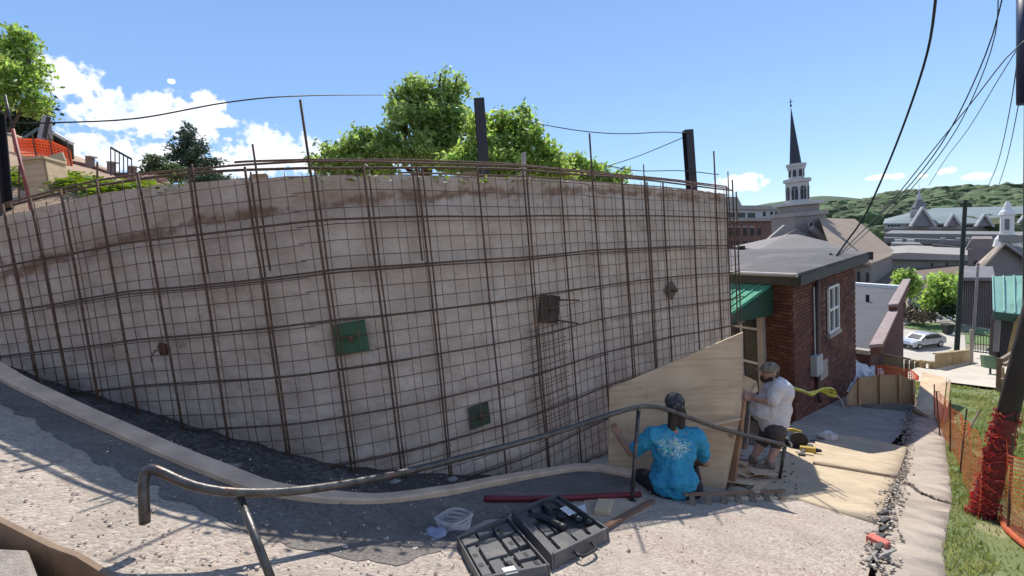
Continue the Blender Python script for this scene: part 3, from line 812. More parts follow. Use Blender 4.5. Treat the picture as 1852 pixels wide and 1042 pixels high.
def in_poly(P, x, y):
    c = False; j = len(P) - 1
    for i in range(len(P)):
        if (P[i].y > y) != (P[j].y > y) and x < (P[j].x - P[i].x) * (y - P[i].y) / (P[j].y - P[i].y) + P[i].x: c = not c
        j = i
    return c
def grass():
    mb = MB(); n = 0; tries = 0
    V = mb.v; F = mb.f
    while n < 26000 and tries < 400000:
        tries += 1
        u = rnd.random() ** 1.7
        y = 1.2 + u * 13.5; x = rnd.uniform(2.2, 14.0)
        if x > 1.15 * y + 1.5 or not in_poly(lawn_out, x, y): continue
        dn = noise.noise(Vector((x * 1.1, y * 1.1, 5)))
        if dn < -0.18 and rnd.random() < 0.75: continue
        z = GH(x, y) - 0.01; h = rnd.uniform(0.03, 0.075) * (1 + 0.5 * dn) ; w = 0.005 + 0.0012 * y
        a = rnd.uniform(0, 6.283); lx, ly = rnd.uniform(-.03, .03), rnd.uniform(-.03, .03); o = len(V)
        V.append(Vector((x + math.cos(a) * w, y + math.sin(a) * w, z))); V.append(Vector((x - math.cos(a) * w, y - math.sin(a) * w, z))); V.append(Vector((x + lx, y + ly, z + h)))
        F.append((o, o + 1, o + 2)); n += 1
    o = obj('grass', mb, mat("grass_blade", (0.34, 0.34, 0.14), (0.14, 0.20, 0.06), 1.5, 0.8, trans=0.3, island=0.35), fix=False, kind='stuff')
    tag(o, 'short patchy green grass on the lawn beside the concrete path', 'grass')
grass()
# weeds and rubble along the joint between slabs and path
def rubble():
    mb = MB()
    line = curve_pts(GP((1648, 745), (1638, 800), (1625, 870), (1600, 950), (1588, 1040)), 0.02)
    for p in line:
        for _ in range(2):
            q = p + Vector((rnd.gauss(0, .05), rnd.gauss(0, .05), 0)); s = rnd.uniform(.006, .022)
            q.z = GH(q.x, q.y) + 0.03
            M = Matrix.Rotation(rnd.uniform(0, 3), 3, 'Z') @ Matrix.Rotation(rnd.uniform(-.5, .5), 3, 'X')
            mb.box(q, (s * 1.4, s, s * .8), M)
    for k in range(170):
        q = G(rnd.uniform(1335, 1450), rnd.uniform(800, 905)); s = rnd.uniform(.005, .02)
        mb.box(q + Vector((0, 0, .035)), (s * 2, s, s * .6), Matrix.Rotation(rnd.uniform(0, 3), 3, 'Z'))
    for k in range(120):
        q = G(rnd.uniform(560, 1180), rnd.uniform(905, 1000)); s = rnd.uniform(.004, .016)
        mb.box(q + Vector((0, 0, .006)), (s * 2, s, s * .6), Matrix.Rotation(rnd.uniform(0, 3), 3, 'Z'))
    o = obj('rubble', mb, mat("rubble", (0.45, 0.40, 0.34), (0.16, 0.13, 0.11), 40, 0.95, island=0.6), fix=False, kind='stuff')
    tag(o, 'small stones and wood chips scattered along the path joint and landing', 'rubble')
rubble()
def path_joint():
    mb = MB()
    for a in curve_pts(GP((1642, 876), (1665, 894), (1700, 908), (1722, 914)), .012):
        q = a + Vector((rnd.gauss(0, .012), rnd.gauss(0, .03), .02)); s = rnd.uniform(.01, .03); mb.box(q, (s * 1.5, s, s * .5), Matrix.Rotation(rnd.uniform(0, 3), 3, 'Z'))
    o = obj('broken_joint', mb, mat("joint_dark", (0.14, 0.115, 0.09), (0.07, 0.06, 0.05), 20, .95, island=.5), fix=False, kind='stuff'); tag(o, 'broken dark joint running across the concrete path', 'joint')
path_joint()
# cut roots / dark wood offcuts along the joint
for i, (px, py) in enumerate(((1598, 938), (1603, 952), (1601, 968), (1597, 985), (1596, 1003))):
    p = G(px, py); a = 0.35 + 0.15 * i
    mb = MB().beam(p + Vector((-.05, -.01, .05)), p + Vector((.055 * math.cos(a), .055 * math.sin(a), .055)), 0.028, 0.028)
    solo('wood_offcut', mb, M_black, 'short black offcut lying in the joint between slab and path, %s' % ('highest of the row', 'second down the row', 'middle of the row', 'fourth down the row', 'lowest of the row')[i], 'offcut', 'black offcuts in a row along the joint')
def red_brick_bit():
    p = G(1594, 985); mb = MB().box(p + Vector((-.05, -.03, .05)), (.085, .14, .06), Matrix.Rotation(.4, 3, 'Z'))
    solo('red_block', mb, mat("faded_red", (0.62, 0.17, 0.13), (0.5, 0.13, 0.1), 9, 0.8), 'faded red block beside the row of black offcuts', 'block', bevel=.01)
    for k, (px, py) in enumerate(((1578, 1022), (1606, 1018))):
        p = G(px, py); mb = MB()
        for j in range(4):
            a = rnd.uniform(0, 3); mb.beam(p + Vector((-.07 * math.cos(a), -.07 * math.sin(a), .045 + .01 * j)), p + Vector((.07 * math.cos(a), .07 * math.sin(a), .06 + .01 * j)), .018, .012)
        solo('wood_scraps', mb, mat("grey_scrap", (0.42, 0.38, 0.34), (0.2, 0.18, 0.16), 20, 0.9), ('grey wood scraps heaped in the joint nearest the slab' if k == 0 else 'grey wood scraps heaped on the path side of the joint'), 'scrap wood', kind='stuff')
red_brick_bit()

# ================================================================== BRICK BUILDING
M_brick = mat("brick", (0.15, 0.055, 0.038), (0.09, 0.034, 0.026), 2.5, 0.9, 0.4, 60, island=0.3)
M_brick_b = mat("brick_dark", (0.13, 0.05, 0.04), (0.08, 0.034, 0.03), 2.5, 0.9, 0.4, 60)
M_brick_c = mat("brick_light", (0.21, 0.085, 0.058), (0.14, 0.055, 0.038), 2.5, 0.9, 0.4, 60)
M_mortar = mat("mortar", (0.22, 0.165, 0.135), (0.16, 0.12, 0.10), 6, 0.95, 0.3, 60)
M_shingle = mat("grey_roofing", (0.10, 0.09, 0.09), (0.07, 0.065, 0.068), 2.0, 0.85, 0.4, 50, spots=[(0.9, 0.56, (0.15, 0.135, 0.135), 0.6), (3.5, 0.6, (0.07, 0.065, 0.07), 0.5)])
def brick_building():
    K = W(1431, 500, 9.75); Rr = W(1545, 463, 12.7); Lf = W(1314, 494, 11.3)
    zt = -1.36; zb = -4.95
    k2, r2, l2 = (Vector((p.x, p.y, 0)) for p in (K, Rr, Lf))
    root = thing('brick_building', 'small dark red brick building with a low grey roof and green awning beyond the wall', 'building', Vector((k2.x, k2.y, GH(k2.x, k2.y))))
    dr = (r2 - k2).normalized(); dl = (l2 - k2).normalized(); nr = Vector((dr.y, -dr.x, 0)); nl = Vector((-dl.y, dl.x, 0))
    back = r2 + (l2 - k2) * 1.3; l3 = l2 + dl * 0.8; b2 = l3 + (r2 - k2)
    core = [k2 + dr * .03 - nr * .03 , r2 - nr * .03, b2, l3, k2 + dl * .03 - nl * .03]
    core = [k2 - nr * .012 - nl * .012, r2 - nr * .012, r2 + dl * (l3 - k2).length, l3 - nl * .012]
    obj('wall', MB().prism([Vector((p.x, p.y, zb)) for p in core], (0, 0, zt - zb)), M_mortar, root)
    # ---- bricks
    BL, BH, BD, J = 0.20, 0.062, 0.03, 0.012
    def brick_mesh(nm, m, w=BL):
        mb = MB().box((0, 0, 0), (w, BD, BH)); me = bpy.data.meshes.new(nm); me.from_pydata(mb.v, [], mb.f); me.materials.append(m); return me
    protos = [brick_mesh('brick', M_brick), brick_mesh('brick', M_brick_b), brick_mesh('brick', M_brick_c), brick_mesh('brick', M_brick)]
    # openings on the right face, in metres along the wall
    def al(px, py, P, d):
        n = Vector((d.y, -d.x, 0)); r = ray(px, py); t = n.dot(P) / n.dot(r); q = r * t
        return (q - P).dot(d), q.z
    w0, wt = al(1494, 520, k2, dr); w1, _ = al(1513, 508, k2, dr); _, wb = al(1494, 606, k2, dr)
    win = (w0, w1, wb, wt)
    def cells(P, d, L, holes):
        row = 0; z = zb + BH
        while z < zt - 0.05:
            x = -0.0 + (0 if row % 2 else -BL / 2)
            while x < L:
                a, b = max(x, 0), min(x + BL, L)
                if b - a > 0.05 and not any(a < h[1] and b > h[0] and z + BH / 2 > h[2] and z - BH / 2 < h[3] for h in holes):
                    yield (a + b) / 2, b - a, z
                x += BL + J
            z += BH + J; row += 1
    allb = []
    for P, d, n, L, holes in ((k2, dr, nr, (r2 - k2).length, [win]), (k2, dl, nl, 0.62, [])):
        for x, w, z in cells(P, d, L, holes):
            g = GH(P.x + d.x * x, P.y + d.y * x)
            if z < g - 0.05: continue
            c = P + d * x + n * (0.004 + rnd.uniform(-.003, .004)) + Vector((0, 0, z))
            allb.append((c, w, d, n))
    allb.sort(key=lambda q: q[0].length + (0.5 if q[1] < BL * .9 else 0))
    rest = [MB(), MB(), MB()]
    cnt = 0
    for c, w, d, n in allb:
        ang = math.atan2(d.y, d.x)
        if cnt < 298 and w > BL * .9:
            k = rnd.choice((0, 0, 1, 2, 0)); o = bpy.data.objects.new('brick', protos[k]); COL.objects.link(o); o.parent = root
            o.location = c - root.location; o.rotation_euler = (0, 0, ang); cnt += 1
        else:
            rest[rnd.choice((0, 0, 1, 2))].box(c, (w, BD, BH), Matrix.Rotation(ang, 3, 'Z'))
    for k, mb in enumerate(rest): obj('brickwork', mb, (M_brick, M_brick_b, M_brick_c)[k], root, kind='stuff', fix=False)
    # ---- roof
    e1 = k2 + nr * .24 + nl * .14; e2 = r2 + nr * .24 + dr * .25; e3 = l3 + nl * .14
    up = Vector((0, 0, 1))
    be = [W(1552, 462, 12.8), W(1498, 448, 16.5), W(1316, 447, 16.5)]
    zt2 = zt + .06
    top = [Vector((e1.x, e1.y, zt2 + .10)), Vector((e2.x, e2.y, zt2 + .10)), Vector((be[1].x, be[1].y, be[1].z)), Vector((be[2].x - 1.2, be[2].y, be[2].z)), Vector((e3.x, e3.y, zt2 + .10))]
    # gentle dome of the roof as grid fan
    cen = sum(top, Vector()) / 5 + Vector((0, 0, .18)); mb = MB(); mb.add(top + [cen] + [p - up * .06 for p in top], [(i, (i + 1) % 5, 5) for i in range(5)] + [(i, 6 + i, 6 + (i + 1) % 5, (i + 1) % 5) for i in range(5)] + [(10, 9, 8, 7, 6)])
    obj('roof', mb, M_shingle, root)
    MF = mat("dark_fascia", (0.035, 0.04, 0.042), (0.05, 0.05, 0.05), 4, 0.6)
    mb = MB().beam(Vector((e1.x, e1.y, zt2 - .06)), Vector((e3.x, e3.y, zt2 - .06)), .05, .20); obj('fascia', mb, MF, root)
    mb = MB().beam(Vector((e1.x, e1.y, zt2 - .06)), Vector((e2.x, e2.y, zt2 - .06)), .05, .20); obj('fascia', mb, MF, root)
    mb = MB().tube([Vector((e1.x, e1.y, zt2 + .06)) + nl * .06, Vector((e3.x, e3.y, zt2 + .06)) + nl * .06], .045, 8); obj('gutter', mb, mat("pale_gutter", (0.42, 0.40, 0.38), (0.34, 0.32, 0.31), 5, 0.6), root)
    mb = MB().prism([Vector((q.x, q.y, zt - .02)) for q in (e1, e2, r2 - nr * .02, k2 - nr * .02)], (0, 0, -.02)); obj('soffit', mb, M_lumber_old, root)
    mb = MB(); v = W(1342, 457, 15.2); mb.tube([v - up * .25, v + up * .22], .10, 10); obj('vent_pipe', mb, M_black, root)
    # ---- window in the right face
    P = lambda s, z, off=0.0: k2 + dr * s + nr * off + up * z
    wr = obj('window', MB().hexa([P(w0, wb, -.0), P(w1, wb, -.0), P(w1, wb, .014), P(w0, wb, .014), P(w0, wt, -.0), P(w1, wt, -.0), P(w1, wt, .014), P(w0, wt, .014)]), M_glass, root)
    mb = MB(); fw = .055; mid = (w0 + w1) / 2; zm = (wb + wt) / 2
    for a, b in ((w0, w0 + fw), (mid - fw / 2, mid + fw / 2), (w1 - fw, w1)):
        mb.hexa([P(a, wb, .016), P(b, wb, .016), P(b, wb, .06), P(a, wb, .06), P(a, wt, .016), P(b, wt, .016), P(b, wt, .06), P(a, wt, .06)])
    for c in (wb + fw / 2, zm, wt - fw / 2):
        mb.hexa([P(w0, c - fw / 2, .018), P(w1, c - fw / 2, .018), P(w1, c - fw / 2, .057), P(w0, c - fw / 2, .057), P(w0, c + fw / 2, .018), P(w1, c + fw / 2, .018), P(w1, c + fw / 2, .057), P(w0, c + fw / 2, .057)])
    f = obj('frame', mb, M_white, wr)
    mb = MB().hexa([P(w0 - .05, wb - .09, .0), P(w1 + .05, wb - .09, .0), P(w1 + .05, wb - .09, .09), P(w0 - .05, wb - .09, .09), P(w0 - .05, wb - .01, .0), P(w1 + .05, wb - .01, .0), P(w1 + .05, wb - .01, .09), P(w0 - .05, wb - .01, .09)])
    obj('sill', mb, M_conc, wr)
    # downpipe, meter box, vent panel
    s, _ = al(1470, 560, k2, dr)
    obj('downpipe', MB().tube([P(s, zt - .05, .10), P(s, -4.1, .08), P(s - .03, -4.35, .13)], .05, 8), mat("brown_pipe", (0.10, 0.065, 0.05), (0.07, 0.05, 0.04), 6, 0.6), root, smooth=True)
    a, z1 = al(1463, 645, k2, dr); b, z0 = al(1475, 672, k2, dr)
    mt = obj('meter_box', MB().hexa([P(a, z0, .02), P(b, z0, .02), P(b, z0, .16), P(a, z0, .16), P(a, z1, .02), P(b, z1, .02), P(b, z1, .16), P(a, z1, .16)]), mat("box_grey", (0.42, 0.43, 0.43), (0.36, 0.37, 0.37), 6, 0.55), root, bevel=.01)
    obj('conduit', MB().tube([P((a + b) / 2, z1, .06), P((a + b) / 2, zt - .3, .06)], .018, 6), mat("box_grey", (0,) * 3), root)
    a, z1 = al(1473, 660, k2, dr); b, _ = al(1493, 650, k2, dr); _, z0 = al(1473, 694, k2, dr)
    mb = MB()
    for i in range(5):
        za = z0 + (z1 - z0) * i / 5; zc = z0 + (z1 - z0) * (i + .8) / 5
        mb.hexa([P(a, za, .02), P(b, za, .02), P(b, za, .06), P(a, za, .06), P(a, zc, .02), P(b, zc, .02), P(b, zc, .035), P(a, zc, .035)])
    obj('louvre_vent', mb, mat("louvre_pink", (0.34, 0.27, 0.25), (0.28, 0.22, 0.2), 6, 0.7), root)
    # ---- front (left) face: shop window, pale trim post, awning
    Q = lambda s, z, off=0.0: k2 + dl * s + nl * off + up * z
    s0, _ = al(1376, 600, k2, dl); s1, _ = al(1371, 600, k2, dl)
    s0 = 0.64; s1 = 0.80
    obj('trim_post', MB().hexa([Q(s0, zb, .0), Q(s1, zb, .0), Q(s1, zb, .09), Q(s0, zb, .09), Q(s0, zt - .25, .0), Q(s1, zt - .25, .0), Q(s1, zt - .25, .09), Q(s0, zt - .25, .09)]), mat("cream_trim", (0.50, 0.46, 0.41), (0.40, 0.36, 0.32), 3, 0.7), root)
    L_ = (l3 - k2).length
    dp = obj('shop_window', MB().hexa([Q(s1, zb, -.0), Q(L_, zb, -.0), Q(L_, zb, .012), Q(s1, zb, .012), Q(s1, zt - .4, -.0), Q(L_, zt - .4, -.0), Q(L_, zt - .4, .012), Q(s1, zt - .4, .012)]), M_glass, root)
    mb = MB()
    for z in (-2.55, -3.35):
        mb.hexa([Q(s1, z, .014), Q(L_, z, .014), Q(L_, z, .05), Q(s1, z, .05), Q(s1, z + .05, .014), Q(L_, z + .05, .014), Q(L_, z + .05, .05), Q(s1, z + .05, .05)])
    for s in (1.25, 1.8):
        mb.hexa([Q(s, zb, .014), Q(s + .05, zb, .014), Q(s + .05, zb, .052), Q(s, zb, .052), Q(s, zt - .4, .014), Q(s + .05, zt - .4, .014), Q(s + .05, zt - .4, .052), Q(s, zt - .4, .052)])
    obj('window_frame', mb, M_white, dp)
    # awning: ribbed green metal
    MA = mat("green_awning", (0.10, 0.36, 0.24), (0.08, 0.29, 0.19), 3, 0.8, spec=0.15)
    MA2 = mat("dark_green", (0.015, 0.075, 0.045), (0.02, 0.06, 0.04), 3, 0.6)
    aw_s0, aw_s1 = 0.42, L_ + .6; ztop, zlow, dep = zt - .12, zt - .62, 1.30
    aw = obj('awning', MB().hexa([Q(aw_s0, ztop - .03, .05), Q(aw_s1, ztop - .03, .05), Q(aw_s1, zlow - .03, dep), Q(aw_s0 + .0, zlow - .03, dep), Q(aw_s0, ztop, .05), Q(aw_s1, ztop, .05), Q(aw_s1, zlow, dep), Q(aw_s0, zlow, dep)]), MA, root)
    s = aw_s0
    while s < aw_s1:
        obj('rib', MB().beam(Q(s + .03, ztop + .012, .05), Q(s + .03, zlow + .012, dep), .03, .025, up=up), MA, aw); s += .21
    obj('valance', MB().hexa([Q(aw_s0, zlow - .16, dep - .02), Q(aw_s1, zlow - .16, dep - .02), Q(aw_s1, zlow - .16, dep), Q(aw_s0, zlow - .16, dep), Q(aw_s0, zlow - .03, dep - .02), Q(aw_s1, zlow - .03, dep - .02), Q(aw_s1, zlow - .03, dep), Q(aw_s0, zlow - .03, dep)]), MA2, aw)
    obj('side_panel', MB().prism([Q(aw_s0 - .02, ztop - .04, .05), Q(aw_s0 - .02, zlow - .16, .05), Q(aw_s0 - .02, zlow - .16, dep), Q(aw_s0 - .02, zlow - .04, dep)], dl * .02), MA2, aw)
    # curly iron bracket
    MBk = mat("white_bracket", (0.6, 0.58, 0.55), (0.5, 0.5, 0.48), 5, 0.6)
    for s in (1.05, 1.75):
        pts = [Q(s + .22 * math.cos(t) * (1 - t / 9), -2.25 + .16 * math.sin(t) * (1 - t / 9), .35) for t in [k * .35 for k in range(18)]]
        obj('scroll_bracket', MB().tube(pts, .018, 5), MBk, root)
    # yellow caution tape tied to the corner
    mb = MB(); pts = [W(1437, 702, 9.3), W(1452, 709, 9.4), W(1468, 712, 9.6), W(1485, 707, 9.8), W(1504, 709, 9.9), W(1512, 714, 10.0)]
    MT = mat("yellow_tape", (0.62, 0.58, 0.05), (0.45, 0.42, 0.04), 9, 0.4)
    for j in range(4):
        mb.tube(curve_pts([p + Vector((rnd.uniform(-.03, .03), 0, rnd.uniform(-.035, .035) * (1 + 1.3 * (i in (3, 4))))) for i, p in enumerate(pts)], .05), .012 + .006 * j, 4)
    solo('caution_tape', mb, MT, 'bunched yellow caution tape strung from the brick building', 'caution tape')
    mb = MB().tube(curve_pts([pts[-1], W(1520, 722, 10.0), W(1526, 735, 10.0), W(1530, 742, 10.1)], .05), .014, 5)
    solo('rope', mb, mat("pale_rope", (0.5, 0.45, 0.38)), 'pale rope hanging from the yellow caution tape', 'rope')
    return k2, dr, nr
BK, BDR, BNR = brick_building()

# ================================================================== SECOND (LOW) BRICK BUILDING
def low_building():
    zr = -4.75
    def at(px, py):
        r = ray(px, py); return r * (zr / r.z)
    A, B, C, D = at(1500, 514), at(1634, 524), at(1574, 641), at(1480, 628)
    root = thing('low_brick_building', 'low flat-roofed brick building with a pinkish coping, just past the dark brick building', 'building', (C.x, C.y, -7))
    obj('wall', MB().prism([p - Vector((0, 0, .02)) for p in (A, B, C, D)], (0, 0, -4.5)), M_brick_b, root)
    obj('roof', MB().prism([p + Vector((0, 0, .0)) for p in (A, B, C, D)], (0, 0, .03)), mat("roof_membrane", (0.065, 0.065, 0.078), (0.048, 0.048, 0.056), 1, 0.8), root)
    MC = mat("pink_coping", (0.33, 0.25, 0.235), (0.25, 0.185, 0.17), 4, 0.8)
    m1 = C.lerp(B, .42); m2 = C.lerp(B, .42)
    up = Vector((0, 0, 1))
    pw = Vector((.35, 0, 0))
    def para(a, b, h0, h1, nm='parapet'):
        obj(nm, MB().hexa([a, a + pw, b + pw, b, a + up * h0, a + pw + up * h0, b + pw + up * h1, b + up * h1]), M_brick, root)
        obj('coping', MB().hexa([a + up * (h0 + .0) - pw * .1, a + pw * 1.15 + up * h0, b + pw * 1.15 + up * h1, b - pw * .1 + up * h1, a + up * (h0 + .1) - pw * .1, a + pw * 1.15 + up * (h0 + .1), b + pw * 1.15 + up * (h1 + .1), b - pw * .1 + up * (h1 + .1)]), MC, root)
    para(C, m1, .22, .22); para(m1, B, .5, .5)
    obj('coping', MB().beam(D + up * .07, C + up * .07, .25, .14), M_conc, root)
    obj('coping', MB().beam(A + up * .12, B + up * .12, .3, .2), M_white, root)
    v = at(1569, 547); obj('vent_pipe', MB().tube([v, v + up * .4], .08, 8), M_black, root)
low_building()
# ================================================================== TARPS, FORM PANELS, FENCE
def cloth(name, px_rows, zs, m, label, cat, amp=.05, n=14):
    rows = []
    for i in range(n + 1):
        t = i / n; row = []
        for j in range(n + 1):
            u = j / n
            (a, b), (c, d) = px_rows
            top = (a[0] + (b[0] - a[0]) * u, a[1] + (b[1] - a[1]) * u); bot = (c[0] + (d[0] - c[0]) * u, c[1] + (d[1] - c[1]) * u)
            x = top[0] * (1 - t) + bot[0] * t; y = top[1] * (1 - t) + bot[1] * t; z = zs[0] * (1 - t) + zs[1] * t
            p = W(x, y, z); p += Vector((0, 1, 0.6)) * amp * noise.noise(p * 2.2) + Vector((0, 0, 1)) * amp * .6 * noise.noise(p * 6)
            row.append(p)
        rows.append(row)
    mb = MB().grid(rows); o = solo(name, mb, m, label, cat, smooth=True); md = o.modifiers.new('s', 'SOLIDIFY'); md.thickness = .012; return o
M_tarp = mat("white_tarp", (0.62, 0.61, 0.60), (0.52, 0.51, 0.52), 3, 0.5)
cloth('white_tarp', (((1528, 645), (1600, 668)), ((1524, 712), (1584, 702))), (13.6, 12.4), M_tarp, 'crumpled white tarp heaped between the two brick buildings', 'tarp', .22)
M_net = mat("orange_net", (0.62, 0.17, 0.07), (0.52, 0.13, 0.05), 5, 0.6, trans=0.3)
def net(name, line, hts, cell, w, parent=None, m=None, sag=.03):
    """real lattice of orange strips hung on a line of ground points"""
    mb = MB(); L = [0]
    for a, b in zip(line, line[1:]): L.append(L[-1] + (b - a).length)
    def P(s, v):
        for i in range(len(L) - 1):
            if s <= L[i + 1] + 1e-6: break
        t = (s - L[i]) / max(1e-6, L[i + 1] - L[i]); a = line[i].lerp(line[i + 1], t); h = hts[i] * (1 - t) + hts[i + 1] * t
        q = a + Vector((0, 0, .02 + (h - .02) * v)); q += Vector((noise.noise(q * 1.7), noise.noise(q * 1.7 + Vector((9, 0, 0))), .6 * noise.noise(q * 2 + Vector((0, 9, 0))))) * sag
        return q
    T = L[-1]; H = sum(hts) / len(hts); ns = int(T / cell); nh = max(3, int(H / cell))
    seg = max(2, int(T / .22))
    for j in range(nh + 1):
        v = j / nh; ww = w * (1.6 if j in (0, nh) else 1)
        pts = [P(T * i / seg, v) for i in range(seg + 1)]
        vs = []; 
        for p in pts: vs += [p - Vector((0, 0, ww / 2)), p + Vector((0, 0, ww / 2))]
        mb.add(vs, [(2 * i, 2 * i + 2, 2 * i + 3, 2 * i + 1) for i in range(seg)])
    for i in range(ns + 1):
        s = T * i / ns; pts = [P(s, v / 5) for v in range(6)]
        d = P(min(T, s + .05), .5) - P(max(0, s - .05), .5); d.normalize(); vs = []
        for p in pts: vs += [p - d * w / 2, p + d * w / 2]
        mb.add(vs, [(2 * k, 2 * k + 2, 2 * k + 3, 2 * k + 1) for k in range(5)])
    return mb
def bp(px, py, z): return W(px, py, z)
# orange net heaped behind the tan form panel
def back_net():
    line = [bp(1585, 682, 12.2), bp(1610, 690, 12.0), bp(1640, 690, 12.0), bp(1662, 690, 12.0)]
    root = thing('orange_netting', 'orange safety netting sagging behind the curved tan form panel', 'safety netting', line[1])
    obj('netting', net('n', line, [.34, .42, .34, .1], .05, .02, sag=.1), M_net, root)
    for p in (line[0], line[2]): obj('stake', MB().tube([p - Vector((0, 0, .3)), p + Vector((0, 0, .45))], .015, 6), M_rebar, root)
back_net()
def form_panel():
    # curved panel wall at the foot of the landing, in shade
    top = [(1532, 716, 11.2), (1552, 684, 11.3), (1590, 678, 11.4), (1625, 679, 11.4), (1650, 688, 11.3)]
    root = thing('form_panel', 'tan board panel fencing off the foot of the grey landing', 'form panel', bp(1590, 740, 11.4))
    for i in range(4):
        a = bp(*top[i]); b = bp(*top[i + 1]); a0 = Vector((a.x, a.y, GH(a.x, a.y) + .01)); b0 = Vector((b.x, b.y, GH(b.x, b.y) + .01)); d = (b - a).normalized(); n = Vector((-d.y, d.x, 0)) * .02
        g = d * .006
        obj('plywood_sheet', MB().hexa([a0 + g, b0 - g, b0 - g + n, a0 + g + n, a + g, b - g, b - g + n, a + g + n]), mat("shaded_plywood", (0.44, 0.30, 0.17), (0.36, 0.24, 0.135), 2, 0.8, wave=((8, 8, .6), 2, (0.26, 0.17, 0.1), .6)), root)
    for k in (1, 2, 3, 4):
        a = bp(*top[k]); a0 = Vector((a.x, a.y, GH(a.x, a.y)))
        obj('stud', MB().beam(a0 + Vector((0, -.03, 0)), a + Vector((0, -.03, .03)), .045, .045), M_lumber, root)
form_panel()
def lit_panel():
    # leaning plywood sheet at the head of the path
    p = [bp(1668, 672, 12.3), bp(1712, 684, 11.6), bp(1702, 768, 9.9), bp(1656, 738, 10.6)]
    n = (p[1] - p[0]).cross(p[3] - p[0]).normalized() * .03
    root = thing('leaning_plywood', 'bright tan plywood sheet leaning at the head of the concrete path', 'plywood sheet', p[3])
    obj('sheet', MB().hexa([p[3], p[2], p[2] + n, p[3] + n, p[0], p[1], p[1] + n, p[0] + n]), M_ply, root)
    obj('edge_board', MB().beam(bp(1717, 690, 11.5), bp(1708, 770, 9.8), .05, .09), M_lumber, root)
    obj('sill_board', MB().beam(bp(1652, 742, 10.5), bp(1716, 782, 9.7), .05, .07), M_lumber_old, root)
lit_panel()
def timber_fence():
    segs = [((1598, 641, 17.6), (1664, 655, 16.8), 0.78), ((1664, 653, 16.7), (1690, 657, 16.4), .8), ((1691, 641, 16.4), (1722, 638, 17.2), .95), ((1722, 638, 17.2), (1754, 634, 18.0), .95)]
    root = thing('timber_fence', 'low tan timber fence in front of the parked car', 'fence', bp(1690, 680, 16.4))
    MFn = mat("fence_timber", (0.50, 0.38, 0.22), (0.38, 0.28, 0.155), 3, 0.8)
    up = Vector((0, 0, 1))
    for (a, b, h) in segs:
        A, B = bp(*a), bp(*b); d = (B - A); L = d.length; d.normalize(); n = int(L / .145)
        for i in range(n):
            q = A + (B - A) * ((i + .5) / n); hh = h * rnd.uniform(.97, 1.0)
            o = obj('board', MB().beam(q - up * hh, q - up * .03, .125, .02, up=(-d.y, d.x, 0)), MFn, root)
        obj('cap_rail', MB().beam(A + up * .02, B + up * .02, .12, .05), MFn, root)
        obj('post', MB().beam(B - up * (h + .1) + Vector((0, .05, 0)), B + up * .06 + Vector((0, .05, 0)), .09, .09), MFn, root)
timber_fence()
def white_post():
    a = bp(1757, 682, 17.4); b = bp(1757, 596, 17.4)
    solo('gate_post', MB().beam(a, b, .10, .10), mat("pale_post", (0.55, 0.48, 0.38), (0.45, 0.4, 0.33), 4, 0.7), 'tall pale square post at the end of the timber fence', 'post', bevel=.01)
    root = thing('iron_fence', 'low dark iron fence between the pale post and the porch', 'iron fence', bp(1778, 640, 19.5))
    A, B = bp(1758, 603, 19), bp(1798, 610, 19.5); A0, B0 = bp(1758, 635, 19), bp(1798, 640, 19.5)
    obj('top_rail', MB().beam(A, B, .03, .05), M_iron, root); obj('bottom_rail', MB().beam(A0, B0, .03, .05), M_iron, root)
    for i in range(9):
        t = i / 8; obj('bar', MB().beam(A.lerp(B, t) + Vector((0, -.01, .0)), A0.lerp(B0, t) + Vector((0, -.01, 0)), .02, .02), M_iron, root)
white_post()
def green_cabinet():
    a, b = bp(1779, 643, 15.5), bp(1806, 645, 15.5); c = bp(1790, 676, 15.3)
    root = thing('green_sign_board', 'green tapered board standing on the pale path near the porch steps', 'board', c)
    obj('board', MB().prism([a, b, bp(1802, 669, 15.4), bp(1781, 665, 15.4)], (0, .12, 0)), mat("sage_green", (0.22, 0.31, 0.16), (0.18, 0.26, 0.14), 3, 0.7), root)
    obj('leg', MB().beam(bp(1791, 666, 15.42), bp(1791, 684, 15.42), .05, .05), M_iron, root)
green_cabinet()
